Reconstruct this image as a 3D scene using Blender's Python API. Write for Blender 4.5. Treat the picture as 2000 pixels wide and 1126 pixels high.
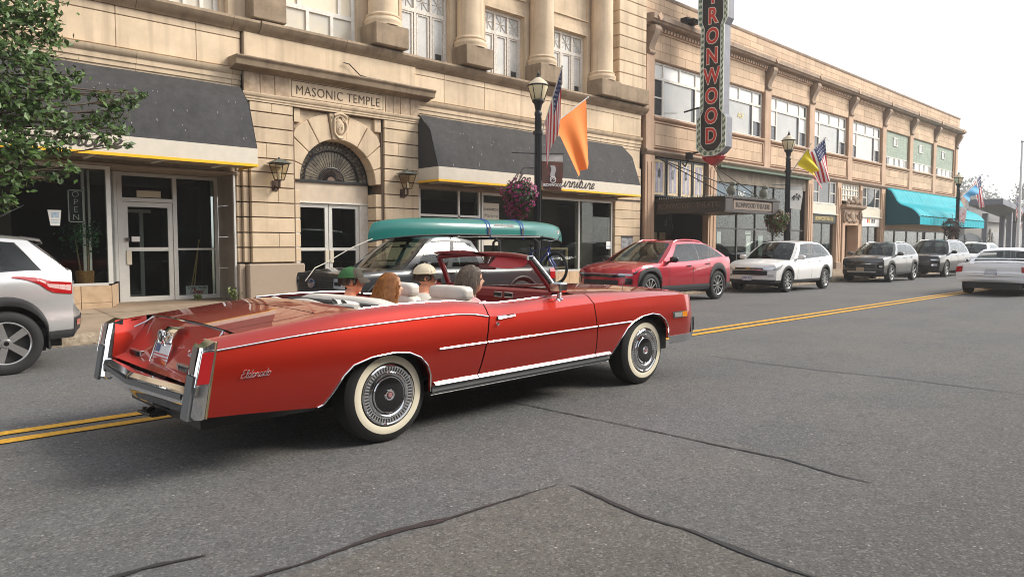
import bpy, bmesh, math, random
from mathutils import Vector, Matrix
R=math.radians; PI=math.pi; sin=math.sin; cos=math.cos
random.seed(7)
for o in list(bpy.data.objects): bpy.data.objects.remove(o)
SC=bpy.context.scene; COL=SC.collection
# ---------------------------------------------------------------- camera, sky, sun, exposure
CAMH=1.40
cd=bpy.data.cameras.new('camera'); cam=bpy.data.objects.new('camera',cd); COL.objects.link(cam)
cam.location=(0,0,CAMH); cam.rotation_euler=(R(90-3.417),0,R(46.745-90))
cd.sensor_width=36; cd.lens=25.02; cd.clip_start=.05; cd.clip_end=6000
SC.camera=cam
SUN_EL,SUN_AZ=38,-42        # azimuth measured from +x, counter-clockwise: the sun stands behind the camera to the right
W=bpy.data.worlds.new('World'); SC.world=W; W.use_nodes=True
nt=W.node_tree; bg=nt.nodes['Background']
sky=nt.nodes.new('ShaderNodeTexSky'); sky.sky_type='NISHITA'; sky.sun_disc=False
sky.sun_elevation=R(SUN_EL); sky.sun_rotation=R(90-SUN_AZ); sky.dust_density=1.2; sky.air_density=1.0; sky.ozone_density=1.0; sky.altitude=0
hs=nt.nodes.new('ShaderNodeHueSaturation'); hs.inputs['Saturation'].default_value=.22; hs.inputs['Value'].default_value=1.0
nt.links.new(sky.outputs[0],hs.inputs['Color']); nt.links.new(hs.outputs[0],bg.inputs['Color'])
bg.inputs['Strength'].default_value=.14
sl=bpy.data.lights.new('sun','SUN'); sl.energy=1.75; sl.angle=R(22); sl.color=(1,.92,.80)
so=bpy.data.objects.new('sun',sl); COL.objects.link(so)
so.rotation_euler=Vector((cos(R(SUN_EL))*cos(R(SUN_AZ)),cos(R(SUN_EL))*sin(R(SUN_AZ)),sin(R(SUN_EL)))).to_track_quat('Z','Y').to_euler()
SC.view_settings.view_transform='Standard'; SC.view_settings.look='None'; SC.view_settings.gamma=1; SC.view_settings.exposure=1.1
try: SC.view_settings.use_curve_mapping=False
except Exception: pass
SC.render.engine='CYCLES'
SC.cycles.filter_width=1.0; SC.cycles.max_bounces=8; SC.cycles.transparent_max_bounces=16
# ---------------------------------------------------------------- materials
MATS={}
def mat(name,c=(.5,.5,.5),r=.5,m=0.,coat=0.,cior=1.5,var=0.,vs=2.,c2=None,bump=0.,bs=40.,rnd=0.,streak=0.,emit=0.,spec=.5,tr=0.,fleck=0.,cr=.03,sss=0.):
    if name in MATS: return MATS[name]
    M=bpy.data.materials.new(name); M.use_nodes=True; t=M.node_tree; N=t.nodes; Lk=t.links.new
    b=N['Principled BSDF']; b.inputs['Roughness'].default_value=r; b.inputs['Metallic'].default_value=m
    b.inputs['Coat Weight'].default_value=coat; b.inputs['Coat Roughness'].default_value=cr; b.inputs['Coat IOR'].default_value=cior
    b.inputs['Specular IOR Level'].default_value=spec
    if tr: b.inputs['Transmission Weight'].default_value=tr
    col=(*c,1); b.inputs['Base Color'].default_value=col
    if emit: b.inputs['Emission Color'].default_value=col; b.inputs['Emission Strength'].default_value=emit
    src=None
    if var or streak or rnd or bump or fleck:
        g=N.new('ShaderNodeNewGeometry'); pos=g.outputs['Position']
    def mix(fac,a,bb,mode='MIX'):
        x=N.new('ShaderNodeMix'); x.data_type='RGBA'; x.blend_type=mode
        for k,v in ((0,fac),(6,a),(7,bb)):
            if hasattr(v,'links'): Lk(v,x.inputs[k])
            else: x.inputs[k].default_value=v
        return x.outputs[2]
    cur=col
    def ramp(sock,a,bb):
        q=N.new('ShaderNodeMapRange'); q.inputs[1].default_value=a; q.inputs[2].default_value=bb; Lk(sock,q.inputs[0]); return q.outputs[0]
    if var:
        n=N.new('ShaderNodeTexNoise'); n.inputs['Scale'].default_value=vs; n.inputs['Detail'].default_value=8; n.inputs['Roughness'].default_value=.65; Lk(pos,n.inputs['Vector'])
        d=c2 or tuple(x*(1-var) for x in c); cur=mix(ramp(n.outputs[0],.35,.7),cur,(*d,1))
    if streak:
        mp=N.new('ShaderNodeMapping'); mp.inputs['Scale'].default_value=(5,5,.35); Lk(pos,mp.inputs[0])
        n=N.new('ShaderNodeTexNoise'); n.inputs['Scale'].default_value=1.; n.inputs['Detail'].default_value=6; Lk(mp.outputs[0],n.inputs['Vector'])
        f=ramp(n.outputs[0],.5,.78); y=N.new('ShaderNodeMath'); y.operation='MULTIPLY'; y.inputs[1].default_value=streak; Lk(f,y.inputs[0])
        cur=mix(y.outputs[0],cur,(c[0]*.35,c[1]*.33,c[2]*.32,1))
    if fleck:
        n=N.new('ShaderNodeTexNoise'); n.inputs['Scale'].default_value=160; n.inputs['Detail'].default_value=3; Lk(pos,n.inputs['Vector'])
        cur=mix(ramp(n.outputs[0],.42,.62),cur,tuple(min(1,x*(1+fleck)) for x in c)+(1,))
    if rnd:
        oi=N.new('ShaderNodeObjectInfo'); q=N.new('ShaderNodeMapRange'); q.inputs[3].default_value=1-rnd; q.inputs[4].default_value=1+rnd*.6; Lk(oi.outputs['Random'],q.inputs[0])
        h=N.new('ShaderNodeHueSaturation'); Lk(q.outputs[0],h.inputs['Value'])
        if hasattr(cur,'links'): Lk(cur,h.inputs['Color'])
        else: h.inputs['Color'].default_value=cur
        cur=h.outputs[0]
    if hasattr(cur,'links'): Lk(cur,b.inputs['Base Color'])
    if bump:
        n=N.new('ShaderNodeTexNoise'); n.inputs['Scale'].default_value=bs; n.inputs['Detail'].default_value=6; Lk(pos,n.inputs['Vector'])
        u=N.new('ShaderNodeBump'); u.inputs['Strength'].default_value=bump; u.inputs['Distance'].default_value=.02; Lk(n.outputs[0],u.inputs['Height']); Lk(u.outputs[0],b.inputs['Normal'])
    MATS[name]=M; return M
def glassmat(name,tint=(.8,.85,.85),ior=1.5,rough=.0,clear=1.):
    if name in MATS: return MATS[name]
    M=bpy.data.materials.new(name); M.use_nodes=True; t=M.node_tree; N=t.nodes; N.remove(N['Principled BSDF'])
    a=N.new('ShaderNodeBsdfTransparent'); a.inputs[0].default_value=(*tint,1)
    g=N.new('ShaderNodeBsdfGlossy'); g.inputs['Roughness'].default_value=rough; g.inputs[0].default_value=(.95,.97,.97,1)
    f=N.new('ShaderNodeFresnel'); ge=N.new('ShaderNodeNewGeometry'); q=N.new('ShaderNodeMapRange'); q.inputs[3].default_value=ior; q.inputs[4].default_value=1/ior
    t.links.new(ge.outputs['Backfacing'],q.inputs[0]); t.links.new(q.outputs[0],f.inputs[0])   # same reflectance from both sides of a pane
    x=N.new('ShaderNodeMixShader'); t.links.new(f.outputs[0],x.inputs[0]); t.links.new(a.outputs[0],x.inputs[1]); t.links.new(g.outputs[0],x.inputs[2])
    t.links.new(x.outputs[0],N['Material Output'].inputs[0]); MATS[name]=M; return M
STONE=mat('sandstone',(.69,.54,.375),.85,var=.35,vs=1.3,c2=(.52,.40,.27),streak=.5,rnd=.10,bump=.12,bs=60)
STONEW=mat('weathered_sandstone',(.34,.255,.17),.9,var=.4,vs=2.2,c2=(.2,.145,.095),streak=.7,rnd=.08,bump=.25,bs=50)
STONED=mat('stone_joint',(.16,.11,.075),.95)
TERRA=mat('terracotta_block',(.64,.46,.31),.8,var=.35,vs=.9,c2=(.49,.345,.225),streak=.45,rnd=.15,bump=.08,bs=60)
TERRAP=mat('terracotta_trim',(.58,.40,.28),.8,var=.3,vs=1.2,c2=(.46,.305,.2),streak=.4,bump=.08,bs=60)
TERRAW=mat('weathered_terracotta',(.40,.29,.205),.9,var=.4,vs=1.6,c2=(.26,.20,.16),streak=.55,rnd=.1,bump=.2,bs=50)
GRANITE=mat('granite_base',(.42,.33,.25),.8,var=.5,vs=60,c2=(.26,.20,.15),rnd=.06,bump=.15,bs=120)
MARBLE=mat('marble_panel',(.29,.25,.2),.35,var=.3,vs=3,streak=.2,rnd=.08)
WHITEP=mat('old_white_paint',(.74,.71,.65),.55,var=.2,vs=9,c2=(.60,.55,.48),streak=.25)
ALU=mat('pale_aluminium',(.72,.71,.67),.38,m=.35,var=.1,vs=6)
CREAM=mat('cream_paint',(.72,.66,.54),.6,var=.15,vs=4)
BLACKM=mat('black_iron',(.012,.012,.013),.42,bump=.05,bs=90)
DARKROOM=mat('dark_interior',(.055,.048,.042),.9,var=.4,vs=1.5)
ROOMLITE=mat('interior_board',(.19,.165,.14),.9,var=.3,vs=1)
CANVAS=mat('charcoal_canvas',(.050,.048,.049),.85,var=.35,vs=7,c2=(.03,.029,.03),streak=.5,bump=.2,bs=30)
VALANCE=mat('valance_canvas',(.66,.60,.50),.8,var=.1,vs=6)
YELLOWC=mat('yellow_binding',(.85,.48,.01),.7)
TEAL=mat('teal_canvas',(.0,.40,.47),.6,var=.12,vs=3,c2=(.0,.33,.40),spec=.25)
TEALD=mat('shaded_teal_end',(.0,.075,.105),.7)  # same teal cloth, the shade on the ends put into its colour
GREENSH=mat('green_shingle',(.36,.42,.34),.8,rnd=.08,var=.12,vs=5)
SOFFIT=mat('soffit_board',(.34,.27,.2),.8,var=.3,vs=3)
CHROME=mat('chrome',(.82,.83,.85),.06,m=1)
CHROMEB=mat('brushed_trim',(.72,.71,.7),.22,m=1)
RUBBER=mat('tyre_rubber',(.017,.017,.017),.75,bump=.08,bs=120)
BLACKP=mat('black_plastic',(.02,.02,.021),.5)
BLACKG=mat('gloss_black',(.008,.008,.009),.12,coat=.5)
GLASS=glassmat('window_glass',(.74,.78,.77),1.3)
GLASSU=mat('curtained_glass',(.62,.6,.55),.16,var=.22,vs=1.3,c2=(.42,.42,.41),spec=.5)
GLASSC=glassmat('car_glass',(.22,.26,.25),1.55)
GLASSCL=glassmat('clear_car_glass',(.84,.88,.86),1.45)
WHITE=mat('white_card',(.8,.79,.76),.6)
REDL=mat('red_lens',(.38,.006,.008),.12,coat=1,spec=.6)
AMBER=mat('amber_lens',(.8,.25,.01),.15,coat=1)
# ---------------------------------------------------------------- mesh helpers
ORG={}
def lnk(o): COL.objects.link(o); return o
def thing(name,label,cat,loc=(0,0,0),rz=0.,group=None,world=False):
    o=bpy.data.objects.new(name,None); lnk(o); o.location=loc; o.rotation_euler=(0,0,rz); o.empty_display_size=.2
    o['label']=label; o['category']=cat
    if group: o['group']=group
    if world: ORG[o]=Vector(loc)
    return o
def tag(o,label=None,cat=None,group=None,kind=None):
    if label: o['label']=label
    if cat: o['category']=cat
    if group: o['group']=group
    if kind: o['kind']=kind
    return o
def root_of(o):
    while o.parent: o=o.parent
    return o
class MB:
    def __init__(s): s.v=[]; s.f=[]; s.mi=[]
    def add(s,vs,fs,mi=0):
        n=len(s.v); s.v+= [tuple(p) for p in vs]; s.f+=[tuple(i+n for i in f) for f in fs]; s.mi+=[mi]*len(fs); return s
    def box(s,x0,x1,y0,y1,z0,z1,mi=0):
        return s.add([(x0,y0,z0),(x1,y0,z0),(x1,y1,z0),(x0,y1,z0),(x0,y0,z1),(x1,y0,z1),(x1,y1,z1),(x0,y1,z1)],
          [(0,3,2,1),(4,5,6,7),(0,1,5,4),(1,2,6,5),(2,3,7,6),(3,0,4,7)],mi)
    def prism(s,poly,ax,a,b,mi=0):
        # poly: 2-D points; ax='x': poly=(y,z); 'y': poly=(x,z); 'z': poly=(x,y)
        f={'x':lambda p,t:(t,p[0],p[1]),'y':lambda p,t:(p[0],t,p[1]),'z':lambda p,t:(p[0],p[1],t)}[ax]
        n=len(poly); vs=[f(p,a) for p in poly]+[f(p,b) for p in poly]
        fs=[tuple(range(n)),tuple(range(2*n-1,n-1,-1))]+[(i,i+n,(i+1)%n+n,(i+1)%n) for i in range(n)]
        return s.add(vs,fs,mi)
    def tube(s,path,r,n=8,caps=True,mi=0,closed=False,sq=1.):
        P=[Vector(p) for p in path]; m=len(P); rr=r if isinstance(r,(list,tuple)) else [r]*m
        up=Vector((0,0,1)); vs=[]; prev=None
        for i in range(m):
            if closed: t=P[(i+1)%m]-P[i-1]
            else: t=P[min(i+1,m-1)]-P[max(i-1,0)]
            t=t.normalized() if t.length>1e-9 else Vector((1,0,0))
            if prev is None:
                a=t.cross(up);
                if a.length<.05: a=t.cross(Vector((0,1,0)))
            else: a=prev-t*prev.dot(t)
            if a.length<1e-6: a=t.cross(Vector((1,.3,0)))
            a.normalize(); prev=a; b=t.cross(a)
            for k in range(n):
                q=2*PI*k/n; vs.append(P[i]+a*cos(q)*rr[i]+b*sin(q)*rr[i]*sq)
        fs=[]
        for i in range(m if closed else m-1):
            j=(i+1)%m
            for k in range(n): fs.append((i*n+k,i*n+(k+1)%n,j*n+(k+1)%n,j*n+k))
        if caps and not closed: fs+=[tuple(range(n-1,-1,-1)),tuple(range((m-1)*n,m*n))]
        return s.add(vs,fs,mi)
    def lathe(s,prof,n=24,c=(0,0,0),ax='z',a0=0.,a1=2*PI,mi=0):
        full=abs(a1-a0-2*PI)<1e-6; k=n if full else n+1; vs=[]
        for (r,h) in prof:
            for i in range(k):
                q=a0+(a1-a0)*i/n; x,y=r*cos(q),r*sin(q)
                p={'z':(x,y,h),'y':(x,h,y),'x':(h,x,y)}[ax]; vs.append((p[0]+c[0],p[1]+c[1],p[2]+c[2]))
        fs=[]
        for j in range(len(prof)-1):
            for i in range(n):
                i2=(i+1)%k; fs.append((j*k+i,j*k+i2,(j+1)*k+i2,(j+1)*k+i))
        return s.add(vs,fs,mi)
    def grid(s,fn,us,vs_,mi=0,flip=False):
        us=list(us); vs_=list(vs_); n=len(vs_); V=[fn(u,v) for u in us for v in vs_]; F=[]
        for i in range(len(us)-1):
            for j in range(n-1):
                q=(i*n+j,(i+1)*n+j,(i+1)*n+j+1,i*n+j+1); F.append(q[::-1] if flip else q)
        return s.add(V,F,mi)
    def ball(s,c,r,nu=12,nv=8,mi=0,fn=None):
        rx,ry,rz=(r,r,r) if not isinstance(r,(list,tuple)) else r; vs=[];fs=[]
        for j in range(nv+1):
            t=PI*j/nv
            for i in range(nu):
                q=2*PI*i/nu; p=Vector((sin(t)*cos(q),sin(t)*sin(q),cos(t)))
                if fn: p=fn(p)
                vs.append((c[0]+rx*p.x,c[1]+ry*p.y,c[2]+rz*p.z))
        for j in range(nv):
            for i in range(nu): fs.append((j*nu+i,(j+1)*nu+i,(j+1)*nu+(i+1)%nu,j*nu+(i+1)%nu))
        return s.add(vs,fs,mi)
    def xf(s,M,i0=0):
        for i in range(i0,len(s.v)): s.v[i]=tuple(M@Vector(s.v[i]))
        return s
    def mesh(s,name,mats,sm=None,off=None,weld=False,bevel=0):
        used=sorted({i for f in s.f for i in f})
        if len(used)<len(s.v):
            mp={a:b for b,a in enumerate(used)}; s.v=[s.v[i] for i in used]; s.f=[tuple(mp[i] for i in f) for f in s.f]
        me=bpy.data.meshes.new(name); vs=s.v if off is None else [(a-off[0],b-off[1],c-off[2]) for a,b,c in s.v]
        me.from_pydata(vs,[],s.f)
        for q in (mats if isinstance(mats,(list,tuple)) else [mats] if mats else []): me.materials.append(q)
        if any(s.mi): me.polygons.foreach_set('material_index',s.mi)
        if weld or bevel or True:
            bm=bmesh.new(); bm.from_mesh(me)
            if weld: bmesh.ops.remove_doubles(bm,verts=bm.verts,dist=.0004)
            if bevel: bmesh.ops.bevel(bm,geom=list(bm.edges),offset=bevel,segments=1,affect='EDGES',profile=.5)
            bmesh.ops.recalc_face_normals(bm,faces=bm.faces); bm.to_mesh(me); bm.free()
        if sm:
            me.polygons.foreach_set('use_smooth',[True]*len(me.polygons)); me.set_sharp_from_angle(angle=R(sm))
        me.update(); return me
    def build(s,name,mats,par=None,sm=None,weld=False,bevel=0,label=None):
        off=ORG.get(root_of(par)) if par else None
        o=bpy.data.objects.new(name,s.mesh(name,mats,sm,off,weld,bevel)); lnk(o)
        if par: o.parent=par
        if label: o['label']=label
        return o
def bx(name,m,par,x0,x1,y0,y1,z0,z1,bevel=0,label=None): return MB().box(x0,x1,y0,y1,z0,z1).build(name,m,par,bevel=bevel,label=label)
def struct(name,mb,m,par=None,sm=None):
    o=mb.build(name,m,par,sm=sm)
    if not par: o['kind']='structure'
    return o
UNIT={}
def piece(name,m,par,x0,x1,y0,y1,z0,z1,bev=.008):
    """one block: a bevelled box; alike sizes share one mesh"""
    dx,dy,dz=round(x1-x0,3),round(y1-y0,3),round(z1-z0,3); key=(dx,dy,dz,m.name,bev)
    if key not in UNIT: UNIT[key]=MB().box(-dx/2,dx/2,-dy/2,dy/2,-dz/2,dz/2).mesh(name,m,bevel=bev)
    o=bpy.data.objects.new(name,UNIT[key]); lnk(o)
    c=Vector(((x0+x1)/2,(y0+y1)/2,(z0+z1)/2))
    if par: o.parent=par; c=c-ORG.get(root_of(par),Vector((0,0,0)))
    o.location=c; return o
def copy_tree(o,par=None,**kw):
    c=o.copy(); lnk(c); c.parent=par
    for k,v in kw.items(): c[k]=v
    for ch in o.children: copy_tree(ch,c)
    return c
def text(name,body,size,m,par,loc,rot,ext=.004,shear=0.,align='CENTER',off=0.,sx=1.,space=1.,label=None):
    cu=bpy.data.curves.new(name,'FONT'); cu.body=body; cu.size=size; cu.extrude=ext; cu.shear=shear; cu.align_x=align; cu.align_y='CENTER'; cu.offset=off; cu.space_character=space; cu.resolution_u=3
    t=bpy.data.objects.new('tmp',cu); lnk(t); bpy.context.view_layer.update()
    me=bpy.data.meshes.new_from_object(t.evaluated_get(bpy.context.evaluated_depsgraph_get())); bpy.data.objects.remove(t)
    me.materials.clear(); me.materials.append(m); me.name=name
    T=Matrix.Translation(Vector(loc)-(ORG.get(root_of(par),Vector((0,0,0))) if par else Vector((0,0,0))))@rot.to_4x4()@Matrix.Diagonal((sx,1,1,1)); me.transform(T)
    o=bpy.data.objects.new(name,me); lnk(o)
    if par: o.parent=par
    if label: o['label']=label
    return o
# orientation of lettering: on a wall that faces -y, -x, the far side
FACE_Y=Matrix(((1,0,0),(0,0,-1),(0,1,0)))
FACE_X=Matrix(((0,0,-1),(-1,0,0),(0,1,0)))
FACE_XP=Matrix(((0,0,1),(1,0,0),(0,1,0)))
# hand-lettered strokes (brush script), unit: x-height 1
SCR={'u':[[(0,.8),(.1,1),(.12,.2),(.3,0),(.55,.2),(.72,1)],[(.72,1),(.72,.15),(.85,0),(1.0,.2)]],
'r':[[(0,.2),(.22,1.05),(.3,.85),(.55,.9),(.5,.2),(.62,0),(.85,.2)]],'n':[[(0,.5),(.15,1),(.15,0)],[(.15,.6),(.4,1),(.55,.85),(.55,.1),(.7,0),(.85,.2)]],
'i':[[(0,.3),(.2,1),(.2,.15),(.32,0),(.5,.2)],[(.22,1.4),(.26,1.5)]],'t':[[(0,.3),(.3,1.6),(.2,.2),(.35,0),(.55,.2)],[(0,1.05),(.55,1.1)]],
'e':[[(0,.2),(.35,.55),(.45,.85),(.25,1),(.08,.7),(.1,.2),(.3,0),(.6,.25)]],'l':[[(0,.2),(.35,1.5),(.25,1.8),(.12,1.4),(.14,.2),(.28,0),(.45,.2)]],
'd':[[(.5,.85),(.25,1),(.05,.6),(.1,.1),(.3,0),(.5,.4)],[(.7,1.8),(.52,.2),(.62,0),(.8,.2)]],'o':[[(.3,1),(.05,.65),(.1,.1),(.3,0),(.5,.35),(.45,.85),(.3,1),(.7,.85)]],
'a':[[(.5,.85),(.25,1),(.05,.6),(.1,.1),(.3,0),(.5,.4),(.55,1)],[(.55,1),(.53,.2),(.62,0),(.8,.2)]],'c':[[(.5,.8),(.3,1),(.05,.6),(.1,.15),(.3,0),(.6,.25)]],
's':[[(0,.2),(.3,1.05),(.45,.4),(.3,0),(.05,.1)],[(.3,0),(.7,.25)]],'h':[[(0,.2),(.3,1.5),(.2,1.7),(.1,1.2),(.1,0)],[(.1,.6),(.35,1),(.5,.85),(.5,.1),(.62,0),(.8,.2)]],
'F':[[(.9,1.9),(.2,1.8),(0,1.5)],[(.6,1.8),(.35,.3),(.1,-.05),(-.1,.2)],[(.1,.95),(.75,1.05)]],'E':[[(.9,1.7),(.5,1.9),(.25,1.5),(.5,1.1),(.7,1.1)],[(.5,1.1),(.1,.7),(.15,.1),(.5,0),(.95,.3)]],
'C':[[(.9,1.6),(.7,1.9),(.25,1.5),(.1,.5),(.35,0),(.9,.3)]],'A':[[(-.1,.1),(.2,.3),(.75,1.9),(.7,.1),(.9,.1)],[(.2,.75),(.8,.8)]],'M':[[(0,0),(.3,1.6),(.5,.5),(.9,1.7),(.95,.1),(1.1,.1)]],
'B':[[(.3,1.8),(.15,0)],[(0,1.6),(.6,1.9),(.75,1.4),(.3,1),(.8,.8),(.75,.1),(.1,0)]],'W':[[(0,1.6),(.15,0),(.5,1.1),(.65,0),(1.05,1.7)]],'-':[[(.1,.5),(.5,.5)]],' ':[]}
ADV={'u':1.,'r':.8,'n':.85,'i':.48,'t':.5,'e':.58,'l':.42,'d':.78,'o':.66,'a':.78,'c':.58,'s':.66,'h':.78,'F':.85,'E':.95,'C':.9,'A':.95,'M':1.1,'B':.85,'W':1.1,'-':.6,' ':.5}
def script(name,body,xh,m,par,loc,rot,w=.16,slant=.28,sx=1.,thick=.004,off=None):
    mb=MB(); x=0
    for ch in body:
        for st in SCR[ch]:
            pts=[]
            for i in range(len(st)-1):      # smooth the stroke
                p0=st[max(i-1,0)];p1=st[i];p2=st[i+1];p3=st[min(i+2,len(st)-1)]
                for k in range(4):
                    t=k/4; pts.append(tuple(.5*((2*p1[a])+(-p0[a]+p2[a])*t+(2*p0[a]-5*p1[a]+4*p2[a]-p3[a])*t*t+(-p0[a]+3*p1[a]-3*p2[a]+p3[a])*t**3) for a in (0,1)))
            pts.append(st[-1])
            P=[((x+a+slant*b)*xh*sx,b*xh,0) for a,b in pts]
            mb.tube(P,w*xh*.5,n=6,sq=1.)
        x+=ADV[ch]
    o3=Vector(loc)-(ORG.get(root_of(par),Vector((0,0,0))) if par else Vector((0,0,0)))
    flat=Matrix.Diagonal((1,1,thick/(w*xh*.5),1))
    mb.xf(Matrix.Translation(o3)@rot.to_4x4()@flat)
    o=bpy.data.objects.new(name,mb.mesh(name,m,sm=60)); lnk(o)
    if par: o.parent=par
    return o
def lerp(a,b,t): return a+(b-a)*t
def ip(tab,x):
    if x<=tab[0][0]: return tab[0][1]
    for (a,b),(c,d) in zip(tab,tab[1:]):
        if x<=c: return b+(d-b)*(x-a)/(c-a) if c>a else d
    return tab[-1][1]
def ips(tab,x):
    """smooth (monotone-ish cubic) interpolation of a table"""
    n=len(tab)
    if x<=tab[0][0]: return tab[0][1]
    if x>=tab[-1][0]: return tab[-1][1]
    for i in range(n-1):
        x0,y0=tab[i]; x1,y1=tab[i+1]
        if x<=x1:
            def sl(k):
                if k<=0: return (tab[1][1]-tab[0][1])/(tab[1][0]-tab[0][0])
                if k>=n-1: return (tab[-1][1]-tab[-2][1])/(tab[-1][0]-tab[-2][0])
                a=(tab[k][1]-tab[k-1][1])/(tab[k][0]-tab[k-1][0]); b=(tab[k+1][1]-tab[k][1])/(tab[k+1][0]-tab[k][0])
                return 0 if a*b<=0 else 2*a*b/(a+b)
            h=x1-x0; t=(x-x0)/h; m0=sl(i)*h; m1=sl(i+1)*h
            return (2*t**3-3*t*t+1)*y0+(t**3-2*t*t+t)*m0+(-2*t**3+3*t*t)*y1+(t**3-t*t)*m1
def lin(a,b,n): return [a+(b-a)*i/(n-1) for i in range(n)]
# ---------------------------------------------------------------- ground, road, sidewalk
def road_z(y): return -.0135*abs(min(max(y,-1.),12.2)-6.3)
def asphalt():
    M=bpy.data.materials.new('asphalt'); M.use_nodes=True; t=M.node_tree; N=t.nodes; Lk=t.links.new; b=N['Principled BSDF']
    g=N.new('ShaderNodeNewGeometry')
    def noise(sc,det=4,ro=.6,vec=None):
        n=N.new('ShaderNodeTexNoise'); n.inputs['Scale'].default_value=sc; n.inputs['Detail'].default_value=det; n.inputs['Roughness'].default_value=ro; Lk(vec or g.outputs['Position'],n.inputs['Vector']); return n.outputs[0]
    def mr(s,a,bb,c=0,d=1):
        q=N.new('ShaderNodeMapRange'); q.interpolation_type='SMOOTHSTEP'
        for i,v in enumerate((a,bb,c,d)): q.inputs[i+1].default_value=v
        Lk(s,q.inputs[0]); return q.outputs[0]
    def mx(f,a,bb,mode='MIX'):
        x=N.new('ShaderNodeMix'); x.data_type='RGBA'; x.blend_type=mode
        for k,v in ((0,f),(6,a),(7,bb)):
            if hasattr(v,'links'): Lk(v,x.inputs[k])
            else: x.inputs[k].default_value=v
        return x.outputs[2]
    mp=N.new('ShaderNodeMapping'); mp.inputs['Scale'].default_value=(.06,.9,1); Lk(g.outputs['Position'],mp.inputs[0])
    big=noise(.55,5,.6); lane=noise(1.,3,.5,mp.outputs[0]); mid=noise(7,6,.7); fine=noise(55,5,.75); grain=noise(170,2,.5)
    c=mx(mr(big,.38,.62),(.112,.114,.117,1),(.142,.138,.131,1))
    c=mx(mr(lane,.45,.60,0,.8),c,(.136,.137,.139,1))
    sx=N.new('ShaderNodeSeparateXYZ'); Lk(g.outputs['Position'],sx.inputs[0])
    def mul(a,bb):
        q=N.new('ShaderNodeMath'); q.operation='MULTIPLY'; Lk(a,q.inputs[0]); Lk(bb,q.inputs[1]); return q.outputs[0]
    old=mul(mr(sx.outputs[0],3.10,3.14,1,0),mr(sx.outputs[1],2.88,2.93,1,0))      # older, browner patch cut into the lane
    c=mx(old,c,(.138,.128,.113,1))
    edge=mr(sx.outputs[1],.6,2.4,.75,0); c=mx(edge,c,(.118,.11,.10,1))           # sandy strip along the near side
    st=mr(noise(3.1,3,.5),.68,.80,0,.5); c=mx(st,c,(.05,.048,.047,1))               # oil drips
    c=mx(mr(mid,.50,.72,0,.55),c,(.075,.072,.07,1))
    c=mx(mr(fine,.48,.68,0,.6),c,(.055,.052,.05,1))
    c=mx(mr(grain,.60,.72,0,.7),c,(.30,.285,.26,1))
    w=N.new('ShaderNodeTexVoronoi'); w.inputs['Scale'].default_value=78; Lk(g.outputs['Position'],w.inputs['Vector'])
    sw_=N.new('ShaderNodeSeparateColor'); Lk(w.outputs['Color'],sw_.inputs[0])                # single stones of the aggregate
    c=mx(mr(sw_.outputs[0],.0,.30,.5,0),c,(.045,.044,.043,1)); c=mx(mr(sw_.outputs[0],.76,1.,0,.6),c,(.25,.245,.235,1))
    v=N.new('ShaderNodeTexVoronoi'); v.inputs['Scale'].default_value=24; Lk(g.outputs['Position'],v.inputs['Vector'])
    sp=N.new('ShaderNodeSeparateColor'); Lk(v.outputs['Color'],sp.inputs[0])
    m1=N.new('ShaderNodeMath'); m1.operation='MULTIPLY'; Lk(mr(v.outputs['Distance'],.12,.2,1,0),m1.inputs[0]); Lk(mr(sp.outputs[0],.93,.96),m1.inputs[1])
    c=mx(m1.outputs[0],c,(.42,.40,.36,1)); Lk(c,b.inputs['Base Color'])
    b.inputs['Roughness'].default_value=.82; b.inputs['Specular IOR Level'].default_value=.35
    u=N.new('ShaderNodeBump'); u.inputs['Strength'].default_value=.55; u.inputs['Distance'].default_value=.012; Lk(fine,u.inputs['Height'])
    u2=N.new('ShaderNodeBump'); u2.inputs['Strength'].default_value=.35; u2.inputs['Distance'].default_value=.006; Lk(grain,u2.inputs['Height']); Lk(u.outputs[0],u2.inputs['Normal']); Lk(u2.outputs[0],b.inputs['Normal'])
    return M
ASPH=asphalt()
GROUND=mat('dry_grass_ground',(.16,.15,.09),.95,var=.5,vs=.2)
CONC=mat('sidewalk_concrete',(.38,.29,.205),.9,var=.3,vs=2.5,c2=(.28,.21,.145),rnd=.08,bump=.2,bs=50,streak=0)
KERBM=mat('worn_kerb_concrete',(.44,.36,.26),.95,var=.65,vs=9,c2=(.17,.13,.09),rnd=.1,bump=.8,bs=18)
TAR=mat('crack_sealant',(.03,.029,.029),.6,bump=.3,bs=70,var=.4,vs=8)
PAINTY=mat('yellow_road_paint',(.80,.42,.02),.7,var=.35,vs=30,c2=(.46,.24,.03),bump=.3,bs=60)
struct('ground',MB().grid(lambda x,y:(x,y,-.35),(-3000,-200,-60,60,200,800,4000),(-3000,-300,-60,60,300,3000)),GROUND)
YS=[-60,-20,-8,-1.2]+lin(-1,12.1,18)
road=struct('road',MB().grid(lambda x,y:(x,y,road_z(y) if y>-1.1 else road_z(-1)-.0),lin(-70,420,99),YS),ASPH)
# yellow centre line: two stripes with worn, uneven edges
def stripe(y0,w,x0,x1,ph):
    n=int((x1-x0)/.35); mb=MB()
    f=lambda x,k:(x,y0+k*w/2+.006*sin(x*7.3+ph+k)+.004*sin(x*19+ph*2),road_z(y0)+.005)
    return mb.grid(f,lin(x0,x1,n),(-1,1))
for k,(y0) in enumerate((6.17,6.43)):
    tag(struct('centre_line',stripe(y0,.125,-30,300,k*2.),PAINTY),'worn yellow centre stripe '+('nearer' if k==0 else 'farther')+' from the camera')
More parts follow.
